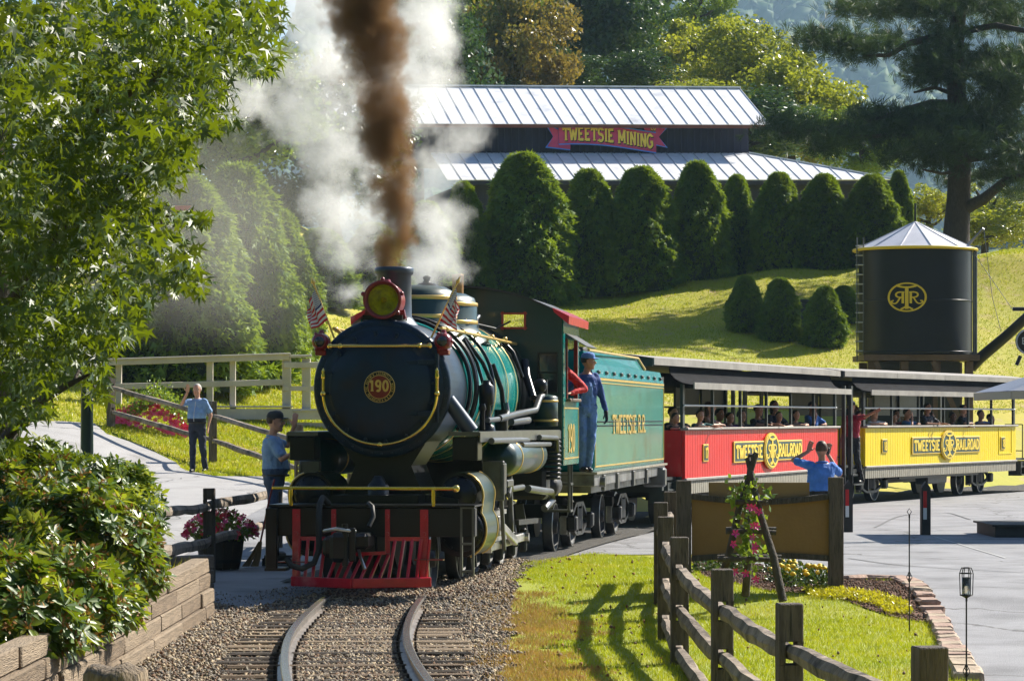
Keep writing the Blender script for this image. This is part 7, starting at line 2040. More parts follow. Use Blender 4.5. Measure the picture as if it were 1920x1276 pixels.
lowcover('golden_ground_cover', gp((1505, 1113), (1560, 1112), (1640, 1122), (1700, 1138), (1712, 1160), (1670, 1160), (1640, 1142), (1580, 1130), (1520, 1125)), 3200, .035, M_sed, 'bright golden ground cover spilling along the front of the mulch bed', 4)
# stone edging of the lawn
M_edge = [mat('edging_stone', (.36, .28, .20), .85, var=.3, vscale=8, bump=1, bscale=20), mat('edging_stone_pink', (.33, .22, .17), .85, var=.3, vscale=8, bump=1, bscale=20)]
eg = thing('stone_edging', 'curved edging of flat tan stones between the lawn and the asphalt', 'edging', (0, 0, 0))
ep = catmull([tuple(G(*a_)[:2]) for a_ in ((1580, 1092), (1640, 1090), (1695, 1094), (1735, 1130), (1755, 1165), (1775, 1205), (1798, 1245), (1822, 1290))], 6)
acc = 0; last = ep[0]
for i in range(len(ep) - 1):
    seg = (ep[i + 1] - ep[i]).length; acc += seg
    if acc > .33:
        d_ = (ep[i + 1] - last); mid = (ep[i + 1] + last) / 2; a_ = math.atan2(d_.y, d_.x)
        mb = MB(); mb.box((0, 0, 0), (d_.length - .015, r.uniform(.17, .25), .10), bev=.02); mb.v = [(x + r.uniform(-.012, .012), y + r.uniform(-.012, .012), z + r.uniform(-.008, .008)) for x, y, z in mb.v]
        o = mb.build('stone', M_edge[i % 2], eg); o.location = (mid.x, mid.y, zg(mid.x, mid.y) + .03); o.rotation_euler = (0, 0, a_); acc = 0; last = ep[i + 1]
# candle holders on twisted iron stakes
M_iron = mat('wrought_iron', (.02, .02, .022), .5, metal=.6)
def stake(px, pyb, pyt, d, label, holder):
    k = F / d; x = (px - 960) / k; z0 = 1.8 + (784 - pyb) / k; H_ = (pyb - pyt) / k; z0 = zg(x, d); H_ = 1.8 + (784 - pyt) / k - z0
    o = thing('garden_stake', label, 'garden stake', (x, d, z0), 0, 'wrought iron stakes along the lawn edge')
    zt_ = H_ * (.80 if holder else .93)
    mb = MB(); mb.cyl((0, 0, -.1), (0, 0, zt_), .006, n=6); 
    for zc in (H_ * (.18 if holder else .45),) : 
        for j in range(4):
            a0 = j * PI / 2; mb.tube([(math.cos(a0 + t * 3) * .024 * math.sin(t * PI), math.sin(a0 + t * 3) * .024 * math.sin(t * PI), zc - .05 + .10 * t) for t in [q / 8 for q in range(9)]], .0035, 5)
    mb.box((0, 0, .01), (.035, .035, .02)); mb.box((0, 0, zt_ - .01), (.014, .014, .03)); tag(mb.build('iron_rod', M_iron, o), kind='stuff')
    mb = MB()
    if holder:
        h0 = zt_ + .02; mb.lathe((0, 0, h0 - .02), (0, 0, 1), [(0, .01), (.02, .045), (.025, .045)], n=14)
        for j in range(6):
            a0 = j * PI / 3; mb.tube([(math.cos(a0) * .045, math.sin(a0) * .045, h0), (math.cos(a0) * .05, math.sin(a0) * .05, h0 + .16), (math.cos(a0) * .035, math.sin(a0) * .035, h0 + .20)], .0035, 5)
        for zz, rr in ((.0, .045), (.16, .05), (.2, .035)): mb.tube([(math.cos(a0) * rr, math.sin(a0) * rr, h0 + zz) for a0 in [q * PI / 8 for q in range(16)]], .004, 5, closed=True)
        tag(mb.build('cage', M_iron, o), kind='stuff')
        mb = MB(); mb.lathe((0, 0, h0), (0, 0, 1), [(0, .03), (.13, .034), (.13, .031), (.004, .027)], n=16, cap=(True, False)); mb.build('glass_cup', mat('cup_glass', (.85, .9, .9), .05, trans=.95), o)
    else:
        mb.tube([(0, 0, zt_), (.02, 0, zt_ + .03), (0, 0, zt_ + .06), (-.02, 0, zt_ + .03), (0, 0, zt_)], .004, 5)
        mb.build('loop', M_iron, o)
stake(1705, 1155, 948, 27.2, 'thin iron stake with twisted basket and open loop at the mulch bed corner', False)
stake(1812, 1262, 1076, 21.8, 'iron stake holding a small caged glass candle cup near the lower right corner', True)

# ---------------------------------------------------------------- left side: tub, broom, lamp post, white railing
M_tub = mat('tub_dark', (.03, .022, .018), .8, var=.3, vscale=5, stretch=(8, 8, 1))
fp = P(413, 1062, 35.8); fp.z = 0
M_pet = [mat('petal_red', (.62, .015, .04), .55), mat('petal_pink', (.80, .06, .22), .55)]
tubt = thing('flower_tub', 'round dark barrel tub overflowing with red and pink flowers behind the fence post', 'flower tub', fp)
for k in range(14):
    a0, a1 = 2 * PI * k / 14 + .02, 2 * PI * (k + 1) / 14 - .02
    mb = MB(); mb.grid([[Vector((math.cos(a_) * r_, math.sin(a_) * r_, z_)) for a_ in (a0, (a0 + a1) / 2, a1)] for z_, r_ in ((.0, .225), (.12, .255), (.25, .275), (.40, .29))]); mb.build('stave', M_tub, tubt)
mb = MB(); mb.cyl((0, 0, .01), (0, 0, .36), .22, .275, 20); mb.build('soil', M_soil, tubt)
for z_, r_ in ((.08, .25), (.33, .288)): mb = MB(); mb.lathe((0, 0, z_), (0, 0, 1), [(0, r_), (.04, r_ + .006)], n=28, cap=(False, False)); mb.build('hoop', M_iron, tubt)
tag(put('foliage', plantfol(1100, .42, .34, .06, M_vine, 31), tubt, (0, 0, .36)), kind='stuff')
pt = MB(); 
for k in range(5): a_ = k * 2 * PI / 5; pt.add([(0, 0, .0), (math.cos(a_ - .5) * .9, math.sin(a_ - .5) * .9, .2), (math.cos(a_) * 1.1, math.sin(a_) * 1.1, .25), (math.cos(a_ + .5) * .9, math.sin(a_ + .5) * .9, .2)], [(0, 1, 2), (0, 2, 3)])
pms = []
for m_ in M_pet: me = pt.mesh('blossom'); me.materials.append(m_); pms.append(me)
for k in range(210):
    a_ = r.uniform(0, 6.28); e_ = math.asin(r.uniform(.05, 1)); v_ = Vector((math.cos(a_) * math.cos(e_) * .45, math.sin(a_) * math.cos(e_) * .45, math.sin(e_) * .33 + .37))
    put('blossom', pms[k % 2], tubt, v_, (r.uniform(.2, 1.4), r.uniform(-.6, .6), r.uniform(0, 6)), (.036, .036, .036))
# bank of pink flowers behind the fence
fb = thing('flower_bank', 'mound of pink flowers between the brown fence and the white railing', 'flower bed', (0, 0, 0))
g_ = G(283, 818, 30); g_.y += 1.0
rn = np.random.RandomState(17); n_ = 3000; q = rn.normal(size=(n_, 3)) * [.48, .35, .20]; q[:, 2] = np.abs(q[:, 2]); q += [g_.x, g_.y, zg(g_.x, g_.y) - .05]; q[:, 2] += .62 * np.exp(-((q[:, 0] - g_.x) / .6) ** 2)
V, Fc = scatter([(0, 0, 0), (.3, .45, .1), (0, 1, 0), (-.3, .45, .1)], [(0, 1, 2), (0, 2, 3)], q, rotmats(n_, rn), rn.uniform(.05, .10, n_)); tag(put('foliage', npmesh('foliage', V, Fc, M_vine), fb), kind='stuff')
for k in range(290):
    x_ = r.uniform(-.85, .75); f_ = r.uniform(.05, 1); z_ = f_ * (.12 + .62 * math.exp(-(x_ / .62) ** 2)); y_ = -.55 * (1 - f_) - .1
    put('blossom', pms[1 if k % 3 else 0], fb, (g_.x + x_, g_.y + y_, zg(g_.x + x_, g_.y + y_) + z_ + .05), (r.uniform(.7, 1.7), r.uniform(-.5, .5), 0), (.05, .05, .05))
# broom and dustpan
bp_ = P(488, 1046, 36.2); bp_.z = .01
br = thing('broom', 'straw broom with dark red handle held upright by the man in the cap', 'broom', bp_)
mb = MB(); mb.tube([(0, 0, .28), (.10, .1, .8), (.16, .15, 1.05)], .012, 8); mb.build('handle', mat('broom_red', (.25, .02, .02), .5), br)
mb = MB(); rb = random.Random(3)
for k in range(70): a_ = rb.uniform(-1, 1); mb.tube([(a_ * .02, rb.uniform(-.02, .02), .30), (a_ * .07 - .06, rb.uniform(-.03, .03), .12), (a_ * .10 - .12, rb.uniform(-.04, .04), .0)], .004, 3)
tag(mb.build('bristles', mat('broom_straw', (.38, .27, .12), .8, var=.3), br), kind='stuff')
dp = P(520, 1044, 36.4); dp.z = .01
du = thing('dustpan', 'black upright dustpan on the ground beside the broom', 'dustpan', dp)
mb = MB(); mb.prism([(-.17, -.14, 0), (.17, -.14, 0), (.17, .14, 0), (-.17, .14, 0)], (0, 0, 1), .012); mb.box((0, .14, .06), (.34, .012, .12)); mb.box((-.17, .0, .045), (.012, .28, .09)); mb.box((.17, .0, .045), (.012, .28, .09)); tag(mb.build('pan', M_blk, du), kind='stuff')
mb = MB(); mb.tube([(0, .14, .1), (.02, .05, .55), (.03, -.02, .9)], .01, 8); mb.build('handle', M_blk, du)
# lamp post
lp = P(163, 850, 34); lp.z = 0
lamp = thing('lamp_post', 'dark green iron lamp post rising into the leaves at the left', 'lamp post', (lp.x, 34, zg(lp.x, 34)))
M_lp = mat('post_green', (.008, .022, .018), .35, coat=.3)
mb = MB(); mb.lathe((0, 0, 0), (0, 0, 1), [(0, .16), (.2, .15), (.25, .10), (.9, .085), (1.0, .095), (1.05, .078), (3.2, .06), (3.3, .09), (3.35, .04)], n=20); mb.build('pole', M_lp, lamp)
mb = MB(); mb.lathe((0, 0, 3.35), (0, 0, 1), [(0, .08), (.05, .13), (.4, .18)], n=12, cap=(True, False)); mb.build('lamp_glass', mat('lamp_glass', (.7, .7, .65), .3), lamp)
mb = MB(); mb.lathe((0, 0, 3.75), (0, 0, 1), [(0, .22), (.05, .2), (.2, .06), (.3, .02)], n=12); mb.build('lamp_cap', M_lp, lamp)
# white railing of the ramp
M_wr = mat('cream_paint', (.52, .47, .41), .6, var=.12, vscale=2)
wr = thing('white_railing', 'cream painted wooden railing of a raised ramp behind the waving men', 'railing', (0, 0, 0))
def rp(px, py): 
    d = 68.2 + (px - 195) / 405 * 2.0
    return P(px, py, d)
def bar(a, b, w, h, nm='rail'):
    mb = MB(); mb.beam(rp(*a), rp(*b), w * 1.2, h * 1.25, .008); mb.build(nm, M_wr, wr)
bar((160, 680), (540, 668), .14, .12, 'top_rail'); bar((160, 675), (542, 663), .2, .035, 'cap_rail')
bar((232, 724), (530, 716), .05, .11, 'middle_rail'); bar((160, 721), (232, 724), .05, .11, 'middle_rail')
bar((530, 684), (660, 684), .12, .11, 'top_rail'); bar((530, 728), (660, 728), .08, .09, 'middle_rail'); bar((541, 668), (582, 667), .2, .05, 'cap_rail')
bar((400, 776), (660, 776), .25, .20, 'deck_edge'); bar((400, 762), (545, 762), .3, .03, 'deck_board'); bar((545, 770), (660, 768), .3, .03, 'deck_board'); bar((430, 800), (660, 804), .06, .22, 'skirt_board')
for px, y0_, y1_, w_ in ((196, 672, 800, .10), (222, 672, 800, .10), (393, 668, 800, .11), (436, 668, 775, .10), (537, 668, 800, .15), (574, 672, 775, .15), (604, 684, 775, .12)):
    mb = MB(); a_, b_ = rp(px, y0_), rp(px, y1_); a_.y += .07; b_.y += .07; mb.beam(a_, b_, w_ * 1.3, w_ * 1.3, .008); mb.build('post', M_wr, wr)
g2 = P(232, 657, 71.5); mb = MB(); 
bs = thing('brick_pillar', 'small red brick pillar just behind the left end of the white railing', 'pillar', (g2.x, 71.5, zg(g2.x, 71.5)))
M_bk = mat('red_brick', (.25, .07, .045), .85, var=.25, vscale=12); hz_ = 1.8 + (784 - 640) / (F / 71.5) - zg(g2.x, 71.5)
for j in range(int(hz_ / .09)):
    for k in range(2): mb = MB(); mb.box((-.075 + k * .15 if j % 2 else 0, 0, .045 + j * .09), (.142 if j % 2 else .292, .28, .078), bev=.004); (j % 2 or k == 0) and mb.build('brick', M_bk, bs)
pb = P(205, 700, 88); mb = MB(); 
ob = thing('outbuilding', 'pale grey outbuilding wall glimpsed behind the leaves left of the hedge', 'building', (pb.x - 1.6, 90, zg(pb.x, 90) - 1.5))
mb = MB(); mb.box((0, 0, 2.0), (4.0, 2.5, 4.0)); mb.build('wall', mat('pale_wall', (.42, .42, .45), .8, var=.1), ob)
mb = MB(); mb.prism([(-2.2, -1.5, 4.0), (2.2, -1.5, 4.0), (2.2, 0, 4.9), (-2.2, 0, 4.9)], (0, .3, .05), .05); mb.build('roof', W_roof, ob)
# pointed banner board in the leaves
bb = P(333, 397, 58); bbt = thing('banner_board', 'dark red and white pointed board high among the leaves at the left', 'sign', bb)
mb = MB(); mb.prism([(-.05, 0, -.15), (.20, 0, -.15), (.16, 0, 0), (.26, 0, .12), (-.05, 0, .12)], (0, 1, 0), .04); mb.build('red_end', mat('banner_red', (.30, .015, .01), .5), bbt)
mb = MB(); mb.box((-.25, .02, -.015), (.4, .04, .27)); mb.build('white_part', mat('banner_white', (.6, .58, .5), .6), bbt)
mb = MB(); mb.box((.1, .02, .14), (.36, .08, .02)); mb.cyl((-1.76, .08, bb.z * -1 + zg(bb.x - 1.76, 58)), (-1.76, .08, .14), .04, n=10); mb.box((-1.0, .08, .1), (1.6, .05, .05)); tag(mb.build('support', C_dark, bbt), kind='stuff')
# golden tufts on the wall
lowcover_z = .28
rn = np.random.RandomState(3); n_ = 900; x = rn.uniform(-3.9, -3.15, n_); y = rn.uniform(25.5, 30, n_)
V, Fc = scatter([(-.05, 0, 0), (.05, 0, 0), (0, 1, 0)], [(0, 1, 2)], np.stack([x, y, np.full(n_, lowcover_z)], -1), frames(rn.normal(size=(n_, 3)) * .6 + [0.3, 0, .8], rn.uniform(0, 6, n_)), rn.uniform(.08, .2, n_))
tag(put('golden_grass', npmesh('golden_grass', V, Fc, M_sed)), 'golden grass tufts spilling over the top of the timber retaining wall', 'ground cover', None, 'stuff')
# ---------------------------------------------------------------- sweetgum at the left
M_sg = leafmat('sweetgum_leaf', (.007, .03, .005), (.045, .10, .008), (.42, .52, .006), rough=.45, tw=.27, vscale=1.1, spec=.35)
def starleaf():
    tv = [(0, 0, 0)]; 
    for i, a in enumerate((-125, -95, -62, -32, 0, 32, 62, 95, 125)):
        tip = i % 2 == 0
        L = {0: .62, 2: .9, 4: 1.05, 6: .9, 8: .62}.get(i, .27)
        tv.append((math.sin(R(a)) * L * .5, math.cos(R(a)) * L * .5 + .02, (-.06 * L if tip else .02)))
    tf = [(0, i, i + 1) for i in range(1, 9)]
    return tv, tf
STV, STF = starleaf()
def hangmats(n, rn, tip=(0.2, -.2, -.75), spread=.55, tilt=.8):
    d = np.array(tip)[None] + rn.normal(size=(n, 3)) * spread
    return frames(d, rn.normal(size=n) * tilt)
sg = thing('sweetgum_tree', 'large sweetgum tree with star shaped glossy leaves filling the upper left', 'tree', (-4.75, 27, .3))
so = Vector((-4.75, 27, .3))
PADS = [(60, 60, 170, 130), (180, 50, 160, 120), (300, 40, 150, 100), (420, 25, 130, 70), (500, 30, 70, 60), (470, 95, 80, 60), (500, 120, 40, 40), (380, 110, 100, 70), (300, 140, 150, 90), (180, 160, 160, 110), (60, 180, 150, 120),
        (400, 175, 80, 60), (430, 220, 34, 34), (380, 235, 60, 40), (310, 240, 110, 80), (220, 260, 140, 90), (100, 280, 160, 110), (340, 290, 60, 50), (300, 320, 80, 60), (220, 350, 110, 80), (120, 380, 150, 100), (30, 360, 110, 120),
        (280, 390, 80, 40), (350, 410, 50, 26), (385, 408, 24, 18), (230, 430, 110, 60), (310, 460, 90, 50), (360, 530, 50, 40), (340, 500, 60, 50), (270, 520, 100, 60), (160, 480, 130, 80), (50, 480, 120, 100), (200, 570, 120, 60), (110, 580, 130, 80), (30, 600, 100, 90),
        (260, 585, 40, 50), (235, 620, 50, 40), (150, 640, 110, 50), (60, 680, 110, 60), (192, 690, 30, 50), (80, 715, 80, 36), (198, 735, 18, 24), (25, 770, 60, 44), (80, 770, 30, 26), (20, 835, 40, 24), (150, 340, 120, 120), (60, 640, 100, 120)]
rn = np.random.RandomState(12); pos = []; near = []
for k, (px, py, w, h) in enumerate(PADS):
    n = int(w * h / 72) + 10
    for layer, (dd, f_) in enumerate(((0, 1.0), (2.8, 1.2), (5.5, 1.1))):
        m = int(n * f_)
        d = 20.5 + 3.2 * math.sin(k * 1.7) * .6 + dd + rn.normal(size=m) * .7
        s_ = .30 if layer == 0 else .27
        x = px - (0, 12, 30)[layer] + rn.normal(size=m) * w * s_; y = py + rn.normal(size=m) * h * s_ * 1.05
        pos.append(np.stack([(x - 960) * d / F, d, 1.8 + (784 - y) * d / F], -1)); near.append(np.full(m, layer))
# the crown goes on above and beyond the frame and over the camera's left
for c in ((-6.2, 22, 5.0), (-5.4, 24, 5.6), (-6.8, 26, 3.8), (-5.8, 29, 5.2), (-4.2, 23, 5.9), (-7.5, 24, 5.8)):
    pos.append(np.array(c)[None] + rn.normal(size=(420, 3)) * [.8, .9, .6]); near.append(np.full(420, 1))
pos = np.concatenate(pos); near = np.concatenate(near); pos[:, 2] = np.maximum(pos[:, 2], .9)
sz = rn.uniform(.12, .215, len(pos)) * np.where(near == 0, 1, .9); Rm = hangmats(len(pos), rn)
order = np.argsort(pos[:, 1] - sz * 14 + near * 9); ind = order[:300]; rest = order[300:]
V, Fc = scatter(STV, STF, pos[rest] - np.array(so), Rm[rest], sz[rest])
tag(put('foliage', npmesh('foliage', V, Fc, M_sg), sg), kind='stuff')
lm = npmesh('leaf', STV, STF, M_sg)
for i in ind:
    o = put('leaf', lm, sg); o.matrix_local = Matrix.Translation(Vector(pos[i]) - so) @ Matrix(Rm[i].tolist()).to_4x4() @ Matrix.Scale(sz[i], 4)
mb = MB(); mb.tube([(0, 0, -.3), (.02, 0, .6), (.05, .05, 2.2), (0, .1, 4.2), (-.2, .1, 6.5)], [.34, .27, .25, .21, .12], 14); mb.build('trunk', mat('sweetgum_bark', (.11, .09, .07), .95, var=.45, vscale=5, stretch=(3, 3, .7), bump=1, bscale=9), sg)
for a_, m_, e_, r_ in (((0, 0, 1.9), (P(160, 430, 25), P(250, 330, 22), P(340, 200, 21.5)), None, .10), ((0, 0, 3.0), (P(180, 200, 25), P(330, 120, 22), P(440, 55, 21.5)), None, .11), ((0, 0, 1.3), (P(100, 620, 25), P(200, 560, 22), P(300, 490, 21.5)), None, .08),
                       ((0, 0, 1.1), (P(60, 760, 25), P(130, 720, 22), P(170, 700, 21.5)), None, .06), ((0, 0, 2.2), (P(120, 420, 24), P(240, 410, 22), P(320, 405, 21.5)), None, .07)):
    mb = MB(); q_ = [Vector(a_)] + [p - so for p in m_]; mb.tube(q_, [r_, r_ * .7, r_ * .4, r_ * .12], 8); mb.build('branch', M_bark, sg)
    for k in range(7):
        t = (k + 1) / 8; i_ = min(2, int(t * 3)); p0 = q_[i_].lerp(q_[i_ + 1], t * 3 - i_); mb = MB(); e = p0 + Vector((random.uniform(.0, .2), random.uniform(-.3, .3), random.uniform(-.2, .05))); mb.tube([p0, p0.lerp(e, .5) + Vector((0, 0, .06)), e], [.018, .012, .004], 5); mb.build('twig', M_bark, sg)

# ---------------------------------------------------------------- rhododendrons
M_rh = leafmat('rhododendron_leaf', (.015, .055, .008), (.08, .15, .010), (.34, .42, .01), rough=.42, tw=.26, vscale=1.3, spec=.35)
M_rh2 = leafmat('rhododendron_young_leaf', (.12, .20, .012), (.30, .32, .02), (.5, .55, .03), rough=.3, tw=.4, vscale=1.3, spec=.6)
M_bud = leafmat('rhododendron_rust_bud', (.20, .09, .02), (.38, .19, .03), (.3, .15, .03), rough=.6, tw=.2, vscale=2)
LTV = [(0, 0, 0), (.16, .35, .04), (.17, .65, .03), (0, 1, -.04), (-.17, .65, .03), (-.16, .35, .04), (0, .5, -.02)]
LTF = [(0, 1, 6), (1, 2, 6), (2, 3, 6), (3, 4, 6), (4, 5, 6), (5, 0, 6)]
def rhodo(label, domes, n, seed, mainsz=.115, rust=True, parts=300, group='glossy broadleaf shrubs in the left bed'):
    rn = np.random.RandomState(seed); c0 = domes[0][0]
    t = thing('rhododendron_bush', label, 'bush', (c0[0], c0[1], .3), 0, group)
    tot = sum(d[1][0] * d[1][2] for d in domes); P_, D_ = [], []
    for c, r_ in domes:
        m = int(n * r_[0] * r_[2] / tot); d = rn.normal(size=(m * 2, 3)); d /= np.linalg.norm(d, axis=1)[:, None]; d = d[d[:, 2] > -.35][:m]
        lump = 1 + .10 * np.sin(d[:, 0] * 7 + d[:, 2] * 5) + .08 * np.sin(d[:, 1] * 11 + d[:, 0] * 4)
        P_.append(np.array(c) + d * r_ * (lump * rn.uniform(.80, 1.06, len(d)))[:, None]); D_.append(d + [0, 0, .5])
    P_ = np.concatenate(P_); D_ = np.concatenate(D_); m = len(P_)
    P_[:, 2] = np.maximum(P_[:, 2], .32)
    # rosettes of 7 leaves
    nl = 8; ax = D_ / np.linalg.norm(D_, axis=1)[:, None] + rn.normal(size=D_.shape) * .25; ax /= np.linalg.norm(ax, axis=1)[:, None]
    u = np.cross(ax, rn.normal(size=ax.shape)); u /= np.linalg.norm(u, axis=1)[:, None]; v = np.cross(ax, u)
    pos, dr, roll, sz = [], [], [], []
    for k in range(nl):
        a = k * 2 * PI / nl + rn.normal(size=m) * .15; el = rn.uniform(-.15, .75, m)
        dd = u * np.cos(a)[:, None] + v * np.sin(a)[:, None] + ax * el[:, None]
        pos.append(P_ + dd * .01); dr.append(dd); sz.append(rn.uniform(.7, 1.15, m) * mainsz)
    pos = np.concatenate(pos); dr = np.concatenate(dr); sz = np.concatenate(sz); idx = np.tile(np.arange(m), nl)
    # leaf faces look along the rosette axis
    y = dr / np.linalg.norm(dr, axis=1)[:, None]; z = ax[idx] - y * np.sum(ax[idx] * y, 1)[:, None]; z /= np.linalg.norm(z, axis=1)[:, None]; x = np.cross(y, z); Rm = np.stack([x, y, z], axis=2)
    young = (rn.rand(m) < .24)[idx]
    o0 = np.array([c0[0], c0[1], .3]); ordr = np.argsort(pos[:, 1] - (pos[:, 2]) * .5); sel = np.zeros(len(pos), bool); sel[ordr[:parts]] = True
    for msk, m_, nm in ((~young & ~sel, M_rh, 'foliage'), (young & ~sel, M_rh2, 'young_foliage')):
        V, Fc = scatter(LTV, LTF, pos[msk] - o0, Rm[msk], sz[msk]); tag(put(nm, npmesh(nm, V, Fc, m_), t), kind='stuff')
    l1, l2 = npmesh('leaf', LTV, LTF, M_rh), npmesh('leaf', LTV, LTF, M_rh2)
    for i in np.nonzero(sel)[0]:
        o = put('leaf', l2 if young[i] else l1, t); o.matrix_local = Matrix.Translation(Vector(pos[i] - o0)) @ Matrix(Rm[i].tolist()).to_4x4() @ Matrix.Scale(float(sz[i]), 4)
    if rust:
        k = rn.rand(m) < .45; q = P_[k]; q2 = np.repeat(q, 14, 0) + rn.normal(size=(len(q) * 14, 3)) * .02 + np.repeat(ax[k], 14, 0) * .03
        V, Fc = scatter([(0, 0, 0), (.2, .5, 0), (0, 1, 0), (-.2, .5, 0)], [(0, 1, 2), (0, 2, 3)], q2 - o0, rotmats(len(q2), rn), rn.uniform(.03, .055, len(q2))); tag(put('rusty_buds', npmesh('rusty_buds', V, Fc, M_bud), t), kind='stuff')
    mb = MB()
    for k in range(16):
        c, r_ = domes[k % len(domes)]; b = Vector((c[0] - c0[0] + random.uniform(-.2, .2), c[1] - c0[1] + random.uniform(-.2, .2), 0)); e = b + Vector((random.uniform(-.8, .8) * r_[0], random.uniform(-.8, .8) * r_[1], c[2] + random.uniform(.1, .7) * r_[2] - .3)); mb.tube([b, b.lerp(e, .5) + Vector((0, 0, .1)), e], [.03, .02, .008], 5)
    tag(mb.build('stems', M_bark, t), kind='stuff')
    inner = MB()  # dark solid ellipsoids stand in for the shade inside the bush
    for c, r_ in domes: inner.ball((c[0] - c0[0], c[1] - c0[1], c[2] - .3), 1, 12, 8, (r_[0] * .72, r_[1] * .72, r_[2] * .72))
    tag(inner.build('inner_shade_core', M_hedge_core, t), kind='stuff')
def DM(px, py, d, rx, rz): q = P(px, py, d); return ((q.x, q.y, q.z), (rx, rx * 1.2, rz))
rhodo('big glossy rhododendron with rusty buds and yellow shoots in the lower left corner', [DM(110, 1050, 22.5, .62, .55), DM(20, 1010, 23.5, .7, .62), DM(185, 1060, 23.5, .40, .42), DM(60, 1150, 20.5, .55, .45), DM(175, 1140, 21.5, .26, .3), DM(-40, 1200, 19.5, .6, .5), DM(120, 1190, 20, .2, .2), DM(245, 1085, 23.8, .24, .30), DM(215, 1150, 22, .18, .2)], 3300, 5)
rhodo('darker green leafy shrub behind and above the big rusty budded rhododendron', [DM(150, 940, 26.5, .55, .38), DM(235, 960, 26.5, .28, .36), DM(40, 920, 27, .6, .42), DM(215, 1010, 25, .36, .40)], 1500, 6, mainsz=.095, rust=False, parts=120)
rhodo('small dark shrub at the foot of the sweetgum trunk and the lamp post', [DM(130, 885, 31, .33, .16), DM(215, 895, 31, .32, .13), DM(70, 885, 31, .28, .16)], 600, 7, mainsz=.09, rust=False, parts=60)
lowp = [(-3.9, 18), (-3.15, 18), (-3.15, 24), (-3.7, 24)]
rn = np.random.RandomState(9); n_ = 1600; x = rn.uniform(-4.6, -3.12, n_); y = rn.uniform(17.5, 24.0, n_)
V, Fc = scatter([(-.08, 0, 0), (.08, 0, 0), (0, 1, 0)], [(0, 1, 2)], np.stack([x, y, np.full(n_, .30)], -1), frames(rn.normal(size=(n_, 3)) * .6 + [0.1, 0, .8], rn.uniform(0, 6, n_)), rn.uniform(.05, .14, n_))
tag(put('golden_grass', npmesh('golden_grass', V, Fc, M_sed)), 'golden grass below the big rhododendron in the bottom left corner', 'ground cover', None, 'stuff')

